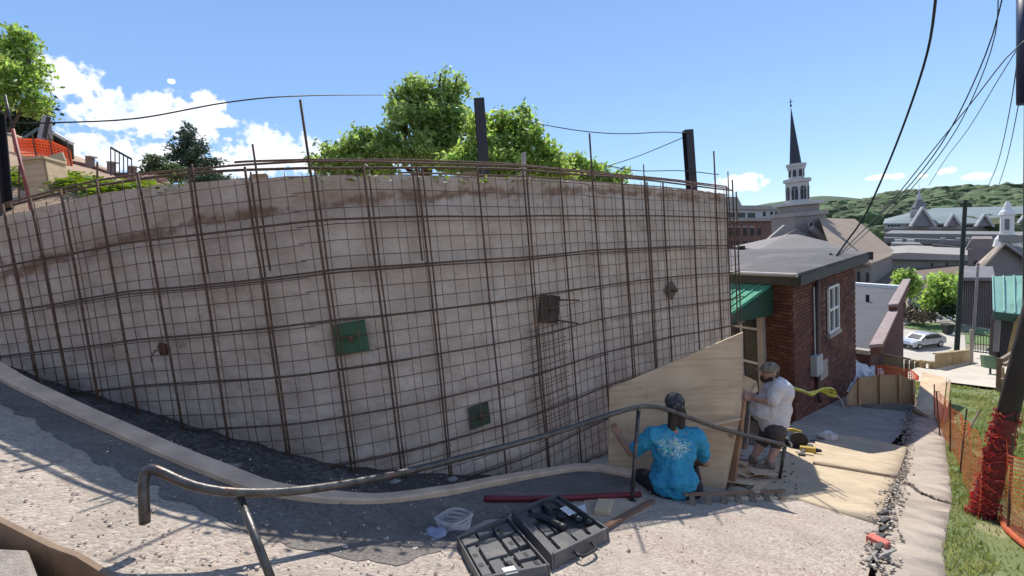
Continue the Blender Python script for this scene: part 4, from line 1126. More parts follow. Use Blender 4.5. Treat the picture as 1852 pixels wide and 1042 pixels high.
# ================================================================== PORCH
def porch():
    root = thing('porch', 'timber porch with a sage green roof and steps at the edge of the lawn', 'porch', bp(1820, 690, 13.5))
    MR = mat("sage_metal_roof", (0.22, 0.42, 0.33), (0.19, 0.37, 0.29), 1.2, 0.5)
    MG = mat("dark_green_trim", (0.03, 0.10, 0.065), (0.03, 0.08, 0.05), 2, 0.6)
    p = [bp(1797, 563, 14.0), bp(1930, 578, 14.0), bp(1930, 496, 17.0), bp(1795, 500, 17.0)]
    up = Vector((0, 0, 1))
    roof = obj('roof', MB().prism(p, (0, 0, -.06)), MR, root)
    for i in range(8):
        t = i / 7; obj('seam', MB().beam(p[0].lerp(p[1], t) + up * .02, p[3].lerp(p[2], t) + up * .02, .03, .04), MR, roof)
    obj('fascia', MB().beam(p[0] - up * .13, p[1] - up * .13, .05, .22), MG, root)
    back = obj('wall', MB().prism([bp(1800, 570, 15.5), bp(1930, 580, 15.5), bp(1930, 690, 15.5), bp(1797, 655, 15.5)], (0, .15, 0)), mat("porch_wall", (0.12, 0.085, 0.075), (0.09, 0.065, 0.06), 2, 0.9), root)
    obj('door', MB().prism([bp(1812, 574, 15.4), bp(1834, 576, 15.4), bp(1828, 655, 15.4), bp(1808, 652, 15.4)], (0, .04, 0)), M_black, root)
    MP_ = mat("porch_grey", (0.30, 0.29, 0.28), (0.24, 0.23, 0.22), 2, 0.8)
    MO = mat("ochre_timber", (0.52, 0.34, 0.13), (0.42, 0.27, 0.1), 3, 0.7)
    for a, b, w, m in (((1806, 568, 14.2), (1801, 636, 14.2), .12, MP_), ((1844, 572, 14.0), (1826, 650, 13.9), .13, MO)):
        obj('post', MB().beam(bp(*a), bp(*b), w, w), m, root)
    MS = mat("stair_timber", (0.36, 0.27, 0.2), (0.27, 0.2, 0.15), 3, 0.8)
    obj('stringer', MB().beam(bp(1813, 693, 12.4), bp(1935, 640, 12.8), .06, .25), MS, root)
    rails = [((1806, 654, 12.8), (1930, 578, 13.2)), ((1816, 660, 12.4), (1935, 604, 12.8))]
    for a, b in rails: obj('hand_rail', MB().beam(bp(*a), bp(*b), .07, .09), MS, root)
    for i in range(9):
        t = i / 8; a = bp(1814, 664, 12.4).lerp(bp(1935, 609, 12.8), t); b = bp(1815, 690, 12.4).lerp(bp(1935, 636, 12.8), t)
        obj('baluster', MB().beam(a, b, .04, .04), M_lumber, root)
    obj('newel', MB().beam(bp(1808, 648, 12.8), bp(1806, 706, 12.8), .11, .11), M_lumber_old, root)
    for k in range(4):
        y = 688 - 13 * k; obj('step', MB().prism([bp(1818 + 14 * k, y, 12.5), bp(1930, y, 12.5), bp(1930, y - 6, 13.3), bp(1818 + 14 * k, y - 6, 13.3)], (0, 0, -.05)), MS, root)
porch()
# ================================================================== TOWN IN THE VALLEY
def facade(name, poly, z, depth, m, parent, dirv=None):
    """outline seen at pixels, standing z metres off, with real thickness behind it"""
    if dirv is None:
        xc = sum(q[0] for q in poly) / len(poly); d = ray(xc, 400); d.z = 0; d.normalize()
    else: d = dirv
    return obj(name, MB().prism([W(x, y, z) for x, y in poly], d * depth), m, parent)
def gm(n, c, c2=None, sc=.3, **k): return mat(n, c, c2, sc, 0.85, **k)
M_fgrey = gm("far_grey_roof", (0.182, 0.175, 0.175), (0.140, 0.133, 0.140))
M_fpale = gm("far_pale_wall", (0.286, 0.272, 0.252), (0.231, 0.221, 0.204))
M_fcream = gm("far_cream_wall", (0.340, 0.313, 0.279), (0.286, 0.265, 0.238))
M_fdark = gm("far_dark_opening", (0.05, 0.045, 0.045))
M_fbrick = gm("far_brick", (0.20, 0.11, 0.085), (0.15, 0.085, 0.07))
M_fwhite = gm("far_white", (0.518, 0.511, 0.497), (0.432, 0.432, 0.432))
M_fteal = gm("far_teal_roof", (0.212, 0.264, 0.264), (0.178, 0.225, 0.230), .15)
M_ftan = gm("far_tan_roof", (0.340, 0.255, 0.183), (0.281, 0.212, 0.157), .2)
def win_row(parent, xs, y0, y1, w, z, slope=0.0, m=None):
    x_ref = xs[0]
    for x in xs:
        dy = slope * (x - x_ref)
        facade('window', [(x, y1 + dy), (x + w, y1 + dy), (x + w, y0 + dy), (x, y0 + dy)], z - .12, .1, m or M_fdark, parent)
def church():
    z = 135.0; base = W(1448, 480, z)
    root = thing('church', 'white church with a tall dark pointed spire and louvred belfry, tan roof behind', 'church', Vector((base.x, base.y, -17)))
    def P(px, py, zz=z): return W(px, py, zz)
    c0 = P(1443, 390); top = P(1434, 196)
    cx, cy = c0.x, c0.y; S = z / FPX
    def hz(py): return P(1446, py).z
    def oct_(name, r, y0, y1, m, n=8, dx=0, parent=root, r2=None):
        return obj(name, MB().lathe((cx + dx, cy, 0), [(r, hz(y0)), (r2 if r2 is not None else r, hz(y1))], n), m, parent)
    MSp = gm("slate_spire", (0.045, 0.055, 0.08), (0.035, 0.04, 0.06), 1)
    lean = Vector((-4 * S, 0, 0))
    sp = MB(); n = 8; r = 9.5 * S
    sp.v = [Vector((cx + r * math.cos(2 * math.pi * (k + .5) / n) - 2 * S, cy + r * math.sin(2 * math.pi * (k + .5) / n), hz(298))) for k in range(n)] + [Vector((cx - 8 * S, cy, top.z))]
    sp.f = [(k, (k + 1) % n, n) for k in range(n)] + [tuple(range(n))[::-1]]
    s_ = obj('spire', sp, MSp, root)
    fin = MB(); t = Vector((cx - 8 * S, cy, top.z - .3)); fin.tube([t, t + Vector((0, 0, 2.2))], .12, 5); fin.beam(t + Vector((-.5, 0, 1.4)), t + Vector((.5, 0, 1.4)), .15, .15)
    fin.ball(t + Vector((0, 0, .4)), .3); obj('finial', fin, MSp, s_)
    MT_ = gm("belfry_white", (0.504, 0.495, 0.486), (0.405, 0.396, 0.396), .6)
    up_ = oct_('upper_lantern', 12.5 * S, 325, 300, MT_, dx=-1 * S)
    oct_('cornice', 16 * S, 302, 297, M_fwhite, dx=-1 * S)
    oct_('upper_cornice', 14.5 * S, 307, 302, M_fwhite, dx=-1 * S)
    lo_ = oct_('belfry', 18.5 * S, 364, 328, MT_)
    oct_('belfry_cornice', 22 * S, 330, 324, M_fwhite)
    oct_('belfry_base', 20 * S, 368, 362, M_fwhite)
    ML = gm("louvre_dark", (0.05, 0.05, 0.06))
    for k in range(8):                                      # louvred openings on every face
        a = 2 * math.pi * k / 8; d = Vector((math.cos(a), math.sin(a), 0)); t = Vector((-d.y, d.x, 0))
        for (rr, w, y0, y1, par, dx) in ((18.5 * S * .925, 5 * S, 361, 337, lo_, 0), (12.5 * S * .925, 2.6 * S, 320, 308, up_, -S)):
            c = Vector((cx + dx, cy, 0)) + d * rr; h0, h1 = hz(y0), hz(y1); wv = t * w
            arch = [c - wv + Vector((0, 0, h0)), c + wv + Vector((0, 0, h0)), c + wv + Vector((0, 0, h1 - w)), c + wv * .7 + Vector((0, 0, h1 - w * .3)), c + Vector((0, 0, h1)), c - wv * .7 + Vector((0, 0, h1 - w * .3)), c - wv + Vector((0, 0, h1 - w))]
            lv = obj('louvre', MB().prism(arch, d * .1), ML, par)
            if rr > 2.5:
                cr = MB().beam(c + d * .14 + Vector((0, 0, h0)), c + d * .14 + Vector((0, 0, h1)), .18, .18); cr.beam(c + d * .14 - wv + Vector((0, 0, (h0 + h1) / 2 + 1)), c + d * .14 + wv + Vector((0, 0, (h0 + h1) / 2 + 1)), .18, .18); obj('mullion', cr, M_fpale, lv)
    # square stages
    MSt = gm("tower_stone", (0.29, 0.25, 0.225), (0.23, 0.2, 0.185), .5)
    def stage(name, hw, y0, y1, m, dx=0):
        a = .12; u = Vector((math.cos(a), math.sin(a), 0)) * hw * S * .86; v = Vector((-math.sin(a), math.cos(a), 0)) * hw * S * .86; c = Vector((cx + dx * S, cy, hz(y0)))
        return obj(name, MB().prism([c - u - v, c + u - v, c + u + v, c - u + v], (0, 0, hz(y1) - hz(y0))), m, root)
    stage('tower_stage', 27, 384, 367, MSt); stage('ledge', 33, 371, 366, M_fwhite); stage('ledge', 38, 391, 384, M_fcream)
    tw = stage('tower', 35, 520, 390, MSt)
    cc = Vector((cx, cy, 0)) + Vector((math.sin(.12), -math.cos(.12), 0)) * 30.6 * S
    rg = MB(); pts = [cc + Vector((2.6 * S * math.cos(t * .5236) * 1.6, -.1, 0)) + Vector((0, 0, hz(408) + 6.5 * S * math.sin(t * .5236))) for t in range(13)]
    rg.tube(pts, .35, 6); oc = obj('oculus', rg, M_fcream, tw)
    obj('oculus_glass', MB().prism([cc + Vector((4 * S * math.cos(t * .5236), -.05, hz(408) + 5.5 * S * math.sin(t * .5236))) for t in range(12)], (0, -.1, 0)), M_fdark, oc)
    # front gables with raking cornices
    facade('gable_wall', [(1330, 470), (1440, 385 + 30), (1560, 470), (1560, 560), (1330, 560)], z - 8, 8, MSt, root)
    for a, b, m in (((1378, 446), (1420, 410), M_fcream), ((1467, 412), (1512, 450), M_fcream)):
        obj('raking_cornice', MB().beam(W(*a, z - 9), W(*b, z - 9), 1.0, 1.2), m, root)
    # entrance pyramid roof in grey shingle
    pt = [W(1372, 452, 88), W(1508, 458, 88), W(1560, 452, 112), W(1325, 446, 112)]; apex = [W(1424, 424, 100), W(1443, 424, 100)]
    g = MB().add(pt + apex, [(0, 1, 5, 4), (1, 2, 5), (2, 3, 4, 5), (3, 0, 4), (3, 2, 1, 0)])
    obj('entrance_roof', g, gm("warm_grey_shingle", (0.216, 0.194, 0.180), (0.180, 0.162, 0.151), .2), root)
    # nave: big tan roof running back to the right
    q = [W(1487, 394, 128), W(1546, 396, 150), W(1623, 458, 118), W(1578, 476, 96), W(1510, 465, 96)]
    nave = MB().add([W(1482, 394, 128), W(1546, 396, 150), W(1623, 458, 124), W(1574, 477, 98), W(1508, 462, 94)], [(0, 4, 3, 2, 1)])
    nave.add([v + Vector((0, 0, -.5)) for v in nave.v[:5]], [(0, 1, 2, 3, 4)])
    for i in range(5): nave.f.append((i, (i + 1) % 5, 5 + (i + 1) % 5, 5 + i))
    nr = obj('nave_roof', nave, M_ftan, root)
    obj('nave_wall', MB().prism([W(1500, 466, 99), W(1575, 479, 100), W(1621, 461, 124), W(1546, 420, 150)], (0, 0, -12)), M_fpale, root)
    obj('chimney', MB().beam(W(1573, 470, 99), W(1573, 456, 99), 1.2, 1.0), M_fdark, nr)
    win_row(root, (1518, 1534, 1550, 1566), 488, 520, 6, 98.5, .1)
church()
def brick_block():
    z = 175
    root = thing('brick_office', 'long brown brick office block with a white top storey, left of the church spire', 'building', W(1360, 470, z))
    facade('wall', [(1290, 520), (1412, 520), (1412, 398), (1290, 398)], z, 40, M_fbrick, root)
    facade('parapet', [(1286, 400), (1416, 400), (1416, 394), (1286, 394)], z - 1, 42, M_fcream, root)
    facade('top_storey', [(1290, 395), (1412, 395), (1412, 379), (1290, 376)], z + 3, 30, M_fwhite, root)
    facade('top_roof', [(1284, 378), (1418, 380), (1400, 372), (1286, 371)], z + 2, 34, M_fcream, root)
    facade('penthouse', [(1286, 372), (1342, 372), (1334, 356), (1286, 356)], z + 8, 12, M_fcream, root)
    win_row(root, (1318, 1331, 1344, 1357, 1370), 413, 426, 7, z); win_row(root, (1318, 1331, 1344, 1357), 436, 447, 7, z)
    win_row(root, (1316, 1334, 1352), 384, 393, 14, z + 3, .03, gm("far_shade_window", (0.09, 0.10, 0.07))); win_row(root, (1380, 1393, 1402), 383, 391, 5, z + 3)
    for x in (1318, 1331, 1344, 1357): facade('lintel', [(x - 1, 411.5), (x + 8, 411.5), (x + 8, 409), (x - 1, 409)], z - .2, .4, M_fcream, root)
brick_block()
def hotel():
    z = 190
    root = thing('hotel', 'long hotel with a grey-green roof, three white-edged gables and a small cupola', 'building', W(1720, 470, z))
    facade('wall', [(1600, 520), (1900, 520), (1900, 404), (1600, 404)], z, 30, M_fwhite, root)
    d = Vector((0, 1, 0))
    def slab(name, pts, m, par=root): return obj(name, MB().prism([W(*p) for p in pts], (0, 0, -.6)), m, par)
    slab('roof', [(1597, 404, z - 1), (1905, 404, z - 1), (1905, 372, z + 26), (1690, 376, z + 26), (1640, 392, z + 12)], M_fteal)
    slab('roof_end', [(1597, 404, z - 1), (1640, 396, z + 6), (1660, 381, z + 20), (1600, 396, z + 14)], M_fteal)
    for (a, b, ay, c) in ((1648, 1690, 376, 1668), (1711, 1737, 388, 1723), (1766, 1795, 388, 1780), (1838, 1880, 384, 1858)):
        g = facade('gable', [(a, 409), (b, 409), (c, ay)], z - 3, 8, gm("gable_siding", (0.22, 0.22, 0.23), (0.18, 0.18, 0.19)), root)
        for p, q in (((a - 2, 410), (c, ay - 1)), ((b + 2, 410), (c, ay - 1))):
            obj('bargeboard', MB().beam(W(*p, z - 3.6), W(*q, z - 3.6), .9, .7), M_fwhite, g)
    win_row(root, (1606, 1612, 1618, 1624), 404.5, 410, 4, z); win_row(root, (1691, 1697, 1703), 405, 411, 4.5, z); win_row(root, (1742, 1748, 1754), 405, 411, 4.5, z); win_row(root, (1800, 1808, 1822, 1830), 406, 413, 5, z)
    win_row(root, (1762, 1806), 428, 436, 6, z)
    facade('cornice', [(1598, 419), (1900, 419), (1900, 414), (1598, 414)], z - 1.2, 1, gm("band_brown", (0.2, 0.17, 0.15)), root)
    c = W(1662, 372, z + 8); S = z / FPX
    cu = obj('cupola', MB().lathe((c.x, c.y, c.z - 1.5), [(12 * S, -2.5), (11 * S, .6), (12.5 * S, .8), (9 * S, 2.2), (5 * S, 4), (3.5 * S, 4.4)], 8), gm("cupola_roof", (0.23, 0.22, 0.22)), root)
    obj('cupola_cap', MB().lathe((c.x, c.y, c.z + 2.4), [(5 * S, 0), (4 * S, 1.3), (1.6 * S, 3.0), (.5 * S, 4.4), (.2 * S, 7)], 8), M_fwhite, cu)
    facade('cupola_base', [(1646, 395), (1660, 395), (1660, 380), (1646, 380)], z + 2, 4, M_fwhite, root)
hotel()
def midtown():
    z = 120
    r = thing('flat_roofed_block', 'pale flat-roofed block below the hotel, with rooftop units and a dark slot', 'building', W(1690, 520, z))
    facade('wall', [(1560, 600), (1762, 600), (1762, 466), (1560, 462)], z, 26, gm("stone_block", (0.247, 0.232, 0.206), (0.195, 0.184, 0.165), .2), r)
    facade('parapet', [(1585, 468), (1765, 472), (1765, 462), (1640, 457), (1590, 460)], z - 1, 28, M_fcream, r)
    facade('rooftop_slot', [(1688, 452), (1742, 456), (1742, 447), (1686, 443)], z + 18, 3, M_fdark, r)
    facade('upper_block', [(1600, 452), (1900, 458), (1900, 425), (1600, 422)], z + 34, 20, gm("grey_upper", (0.210, 0.199, 0.193), (0.175, 0.168, 0.164), .2), r)
    facade('upper_roof', [(1598, 440), (1768, 444), (1768, 436), (1598, 430)], z + 30, 10, M_fgrey, r)
    for x in (1700, 1728, 1745): facade('rooftop_unit', [(x, 441), (x + 9, 441), (x + 9, 431), (x, 431)], z + 31, 3, M_fpale, r)
    for x in (1618, 1640): facade('skylight', [(x, 440), (x + 14, 441), (x + 14, 434), (x, 433)], z + 27, 2, M_fwhite, r)
    facade('round_roof', [(1608, 452), (1622, 461), (1650, 462), (1672, 448), (1664, 441), (1612, 440)], z + 20, 6, M_fpale, r)
    facade('string_course', [(1560, 486), (1762, 492), (1762, 489), (1560, 483)], z - .8, 1, M_fcream, r)
    facade('string_course', [(1560, 506), (1762, 513), (1762, 509), (1560, 502)], z - .8, 1, M_fcream, r)
    win_row(r, (1684, 1711, 1738), 476, 482, 4, z); win_row(r, (1590, 1632, 1659, 1684, 1711), 492, 500, 5, z, .03); win_row(r, (1604, 1660, 1684, 1730), 520, 530, 6, z, .02)
    # white garage box with a small window
    r2 = thing('white_shed', 'small white shed with one dark window behind the light green trees', 'shed', W(1655, 545, 70))
    facade('wall', [(1643, 553), (1671, 556), (1671, 512), (1643, 510)], 70, 5, M_fpale, r2); facade('window', [(1657, 534), (1663, 534), (1663, 522), (1657, 522)], 69.8, .2, M_fdark, r2)
    facade('roof', [(1638, 513), (1676, 516), (1672, 507), (1642, 505)], 69, 7, M_fgrey, r2)
    # grey corrugated building
    z = 44; r3 = thing('grey_siding_building', 'grey vertical-sided building wall behind the thin utility pole', 'building', W(1765, 600, z))
    facade('wall', [(1736, 586), (1797, 596), (1797, 505), (1736, 505)], z, 9, gm("grey_siding", (0.140, 0.126, 0.119), (0.112, 0.101, 0.098)), r3)
    for k in range(15):
        x = 1737 + k * 4.1; facade('batten', [(x, 586 + (x - 1736) * .16), (x + 1.2, 586 + (x - 1736) * .16), (x + 1.2, 506), (x, 506)], z - .08, .08, gm("grey_batten", (0.210, 0.193, 0.182)), r3)
    facade('roof_edge', [(1733, 508), (1800, 508), (1800, 502), (1733, 502)], z - .5, 10, M_fgrey, r3)
    # gabled building with white cupola
    z = 72; r4 = thing('cupola_building', 'grey gabled building with a tan roof slope and a big white cupola, above the porch', 'building', W(1810, 520, z))
    up = Vector((0, 0, 1))
    facade('gable_wall', [(1772, 560), (1772, 487), (1817, 438), (1870, 480), (1960, 490), (1960, 560)], z, 3, gm("gable_grey_pink", (0.210, 0.189, 0.185), (0.175, 0.158, 0.154), .2), r4)
    obj('roof_slope', MB().prism([W(1763, 488, z - 1), W(1772, 489, z - 1), W(1817, 440, z - 1), W(1812, 436, z + 12), W(1765, 478, z + 12)], (0, 0, -.3)), gm("tan_slope", (0.42, 0.34, 0.26)), r4)
    obj('roof_slope', MB().prism([W(1817, 439, z - 1), W(1880, 482, z - 1), W(1960, 470, z + 14), W(1850, 438, z + 14)], (0, 0, -.3)), M_fgrey, r4)
    c = W(1821, 420, z + 3); S = z / FPX
    cu = obj('cupola', MB().lathe((c.x, c.y, c.z), [(19 * S, -2.2), (16 * S, -1.0), (10 * S, -.2), (9.5 * S, .2), (9.5 * S, 2.6), (12 * S, 2.8), (10 * S, 3.3), (7 * S, 3.6), (4.5 * S, 4.4), (1.5 * S, 4.9)], 10), gm('cupola_white', (0.80, 0.78, 0.75), (0.7, 0.68, 0.66)), r4)
    facade('cupola_shutter', [(1817, 416), (1826, 416), (1826, 396), (1817, 396)], z + 1.6, .3, M_fgrey, cu)
    facade('cupola_base', [(1806, 437), (1848, 439), (1848, 426), (1806, 424)], z + 1.4, 4, M_fpale, r4)
    facade('window', [(1754 + 22, 530), (1786, 530), (1786, 500), (1776, 500)], z - .2, .2, M_fdark, r4)
    r5 = thing('pink_brick_house', 'brown roofed house wedged between the utility pole and the cupola building', 'building', W(1760, 500, 98))
    facade('wall', [(1750, 520), (1800, 520), (1800, 455), (1750, 450)], 98, 8, gm("brown_house", (0.24, 0.19, 0.175)), r5)
    facade('roof', [(1746, 452), (1806, 457), (1795, 432), (1757, 432)], 99, 9, gm("brown_roof", (0.27, 0.22, 0.2)), r5)
    facade('window', [(1763, 484), (1768, 484), (1768, 472), (1763, 472)], 97.8, .2, M_fdark, r5)
midtown()

# town ground: pad under the car etc.
def pad(name, pts, z, m, dz=0, parent=None):
    P = [W(x, y, zz) for x, y, zz in pts]
    return obj(name, MB().prism(P, (0, 0, -.05)), m, kind='structure')
ZC = -15.2
def atz(px, py, h): r = ray(px, py); return r * (h / r.z)
def flat(name, pts, h, m): return obj(name, MB().prism([atz(x, y, h) for x, y in pts], (0, 0, -.06)), m, kind='structure')
flat('town_ground', [(1480, 560), (1560, 530), (1950, 530), (1990, 690), (1560, 690)], ZC - .05, gm("valley_soil", (0.24, 0.215, 0.16), (0.16, 0.17, 0.09), .25))
flat('driveway', [(1600, 596), (1638, 596), (1704, 602), (1745, 606), (1748, 650), (1590, 662)], ZC, gm("pale_drive", (0.52, 0.47, 0.40), (0.44, 0.40, 0.34), .5))
flat('grass_patch', [(1636, 592), (1648, 580), (1712, 588), (1712, 602)], ZC + .02, gm("town_grass", (0.14, 0.22, 0.06), (0.1, 0.17, 0.05), .8))
flat('grass_patch', [(1748, 600), (1760, 594), (1800, 600), (1800, 625), (1748, 620)], ZC + .02, gm("town_grass", (0.14, 0.22, 0.06)))
flat('road', [(1560, 585), (1800, 562), (1800, 572), (1560, 596)], ZC + .01, gm("town_road", (0.30, 0.28, 0.25), (0.25, 0.23, 0.21), .5))

# ---- parked car
def car():
    c = atz(1668, 627, ZC); S = c.y / 848.0
    root = thing('parked_car', 'silver hatchback parked side-on on the pale driveway', 'car', c)
    M = Matrix.Rotation(R(8), 3, 'Z'); k = 4.1 / 4.2
    def T(x, y, z): return c + M @ Vector((x * k, y * k, z * k))
    MB_ = mat("silver_paint", (0.52, 0.53, 0.57), (0.48, 0.49, 0.53), 2, 0.3, metal=0.3, coat=0.5)
    prof = [(-2.05, .35), (-2.1, .62), (-2.0, .86), (-1.25, 1.0), (-.55, 1.48), (.2, 1.58), (1.15, 1.52), (1.72, 1.15), (2.0, 1.02), (2.08, .7), (2.02, .35)]
    mb = MB(); n = len(prof)
    for y, s, zz in ((-.86, .985, 0), (-.80, 1, 0), (.80, 1, 0), (.86, .985, 0)):
        for (x, z) in prof:
            yy = y * (1 - .16 * max(0, z - .95)); mb.v.append(T(x * s, yy, z))
    for a in range(3):
        for i in range(n): mb.f.append((a * n + i, a * n + (i + 1) % n, (a + 1) * n + (i + 1) % n, (a + 1) * n + i))
    mb.f += [tuple(range(n))[::-1], tuple(range(3 * n, 4 * n))]
    obj('body', mb, MB_, root)
    for sy in (-1, 1):
        y = sy * .80
        for nm, poly in (('front_window', [(-1.02, 1.03), (-.48, 1.40), (.12, 1.47), (.12, 1.03)]), ('rear_window', [(.2, 1.03), (.2, 1.47), (1.02, 1.42), (1.45, 1.10), (1.3, 1.03)])):
            obj(nm, MB().prism([T(x, sy * (.867 * (1 - .16 * (z - .95))), z) for x, z in poly], M @ Vector((0, sy * .012, 0))), M_glass, root)
        obj('sill_trim', MB().prism([T(-1.2, sy * .865, .33), T(1.2, sy * .865, .33), T(1.2, sy * .865, .45), T(-1.2, sy * .865, .45)], M @ Vector((0, sy * .015, 0))), M_black, root)
        for x in (-1.32, 1.3):
            w = obj('wheel', MB().tube([T(x, sy * .70, .33), T(x, sy * .885, .33)], .335 * k, 16), M_black, root)
            obj('rim', MB().tube([T(x, sy * .88, .33), T(x, sy * .90, .33)], .21 * k, 10), mat("rim_alloy", (0.5, 0.5, 0.52), None, 3, 0.35, metal=.6), w)
        obj('mirror', MB().ball(T(-.75, sy * .98, 1.08), (.12, .09, .08)), MB_, root)
    obj('windscreen', MB().prism([T(-1.2, -.66, 1.04), T(-1.2, .66, 1.04), T(-.6, .60, 1.46), T(-.6, -.60, 1.46)], M @ Vector((-.025, 0, .025))), M_glass, root)
    obj('rear_glass', MB().prism([T(1.66, -.62, 1.23), T(1.66, .62, 1.23), T(1.24, .58, 1.49), T(1.24, -.58, 1.49)], M @ Vector((.025, 0, .025))), M_glass, root)
    for sy in (-1, 1):
        obj('headlight', MB().ball(T(-2.0, sy * .62, .78), (.1, .17, .09)), M_white, root); obj('tail_light', MB().ball(T(2.0, sy * .66, .92), (.08, .14, .12)), mat("tail_red", (0.4, 0.02, 0.02), None, 3, 0.3), root)
    obj('front_bumper', MB().beam(T(-2.07, -.75, .45), T(-2.07, .75, .45), .1 * k, .16 * k), M_black, root)
car()
def bin_():
    c = atz(1714, 604, ZC); root = thing('wheelie_bin', 'dark wheeled bin standing at the edge of the grass by the car', 'bin', c)
    obj('body', MB().hexa([c + Vector(v) for v in ((-.3, -.3, .05), (.3, -.3, .05), (.3, .3, .05), (-.3, .3, .05), (-.42, -.4, 1.05), (.42, -.4, 1.05), (.42, .4, 1.05), (-.42, .4, 1.05))]), M_black, root)
    obj('lid', MB().hexa([c + Vector(v) for v in ((-.45, -.45, 1.06), (.45, -.45, 1.06), (.45, .45, 1.06), (-.45, .45, 1.06), (-.4, -.4, 1.13), (.4, -.4, 1.13), (.4, .42, 1.2), (-.4, .42, 1.2))]), M_iron, root)
bin_()
# ================================================================== POLES AND WIRES
M_pole = mat("creosote_pole", (0.055, 0.045, 0.038), (0.035, 0.03, 0.028), 3, 0.9, 0.4, 40)
def far_pole():
    a, b = W(1727, 634, 34), W(1746, 362, 34); b = Vector((b.x, b.y, b.z))
    root = thing('utility_pole', 'tall dark green utility pole rising in front of the hotel', 'utility pole', a)
    obj('pole', MB().tube([a - Vector((0, 0, 3)), b], [.17, .12], 10), mat("greenish_pole", (0.035, 0.05, 0.035), (0.03, 0.035, 0.03), 2, 0.9), root)
    obj('cross_arm', MB().beam(W(1735, 369, 34), W(1757, 371, 34), .1, .12), M_pole, root)
    for x in (1737, 1747, 1756): 
        p = W(x, 368, 34); obj('insulator', MB().lathe(p, [(.05, 0), (.07, .1), (.04, .22)], 8), M_fpale, root)
    a, b = W(1757, 602, 24), W(1769, 478, 24)
    r2 = thing('thin_pole', 'thin pale metal pole standing behind the pale gate post', 'pole', a)
    obj('shaft', MB().tube([a - Vector((0, 0, 2)), b], .055, 8), mat("grey_metal_pole", (0.34, 0.31, 0.29), None, 2, 0.6), r2); obj('cap', MB().ball(b, .08), M_fpale, r2)
far_pole()
def near_pole():
    a = G(1776, 935); b = W(1862, 590, a.y * 0.99); b = Vector((b.x, b.y, b.z))
    dirv = (b - a).normalized(); top = a + dirv * 7.5
    root = thing('wooden_pole', 'leaning dark wooden pole with torn red netting wrapped round its foot', 'utility pole', a)
    S = .078
    obj('shaft', MB().tube([a - dirv * .3, a + dirv * 2.2, a + dirv * 5.5], [S * 1.06, S, S * .92], 14), M_pole, root, smooth=True)
    # red netting wrap: rumpled strips going round
    MRd = mat("red_netting", (0.50, 0.075, 0.06), (0.24, 0.03, 0.03), 14, 0.55, trans=.25, island=.5, spots=[(30, .62, (0.75, 0.5, 0.5), .7)])
    x = dirv.cross(Vector((0, 1, 0))).normalized(); y = dirv.cross(x); mb = MB()
    for k in range(170):
        t = rnd.uniform(.02, 1.02) ** 1.15; h = t * 1.12; a0 = rnd.uniform(0, 6.28); pts = []
        rr = S * (1.06 + .38 * (1 - t) + rnd.uniform(0, .22)); L_ = rnd.uniform(.5, 1.6); hh = rnd.uniform(-.10, .10)
        for j in range(6):
            an = a0 + L_ * j / 5; r_ = rr + rnd.uniform(-.012, .018)
            pts.append(a + dirv * (h + hh * j / 5 + rnd.uniform(-.02, .02)) + (x * math.cos(an) + y * math.sin(an)) * r_)
        w = rnd.uniform(.004, .012); vs = []
        for p in pts: vs += [p - dirv * w, p + dirv * w + (x * rnd.uniform(-.01, .01))]
        mb.add(vs, [(2 * i, 2 * i + 2, 2 * i + 3, 2 * i + 1) for i in range(5)])
    obj('red_netting_wrap', mb, MRd, root, kind='stuff', fix=False)
    base = MB()
    rows = []
    for i in range(12):
        t = i / 11; rows.append([a + dirv * (t * 1.08) + (x * math.cos(q * .5236) + y * math.sin(q * .5236)) * (S * (1.08 + .22 * (1 - t)) + .012 * noise.noise(Vector((q, i * .8, 3)))) for q in range(13)])
    obj('red_netting_sleeve', base.grid(rows), mat("dark_red_net", (0.22, 0.022, 0.022), (0.10, 0.015, 0.02), 22, 0.6), root)
    return a, dirv
NP, ND = near_pole()
def orange_fence():
    pp = [(1708, 782), (1722, 812), (1738, 845), (1762, 905)]
    line = [G(*p) for p in pp] 
    line = [G(1690, 755), G(1706, 790), G(1722, 822), G(1742, 862), NP + Vector((-.12, -.1, 0))]
    root = thing('orange_fence', 'orange plastic mesh fence on stakes along the lawn beside the path', 'mesh fence', line[2])
    hts = [.62, .78, .84, .86, .86]
    obj('netting', net('n', line, hts, .042, .012, sag=.06), M_net, root)
    for i, p in enumerate(line[:-1]):
        q = p + Vector((rnd.uniform(-.05, .05), .02, 0)); obj('stake', MB().tube([q - Vector((0, 0, .1)), q + Vector((rnd.uniform(-.1, .12), 0, hts[i] + .12))], .011, 6), M_rebar, root)
    ln2 = [NP + Vector((.1, -.1, 0)), G(1822, 965), G(1862, 1000), G(1930, 1050)]
    r2 = thing('orange_fence', 'orange plastic mesh fence running from the red-wrapped pole to the photo edge', 'mesh fence', ln2[1])
    h2 = [.9, .74, .8, .8]
    obj('netting', net('n', ln2, h2, .042, .010, sag=.05), M_net, r2)
    obj('bottom_roll', MB().tube(curve_pts([p + Vector((0, 0, .04)) for p in ln2], .1), .028, 8), M_net, r2)
    q = ln2[1]; obj('stake', MB().tube([q - Vector((0, 0, .1)), q + Vector((.03, 0, .95))], .011, 6), M_rebar, r2)
    # loose branch leaning on it
    solo('branch', MB().tube(curve_pts([W(1740, 800, 8.8), W(1757, 770, 8.9), W(1772, 742, 9.0)], .1), .018, 6), M_lumber_old, 'thin bare branch caught in the orange mesh fence', 'branch')
orange_fence()
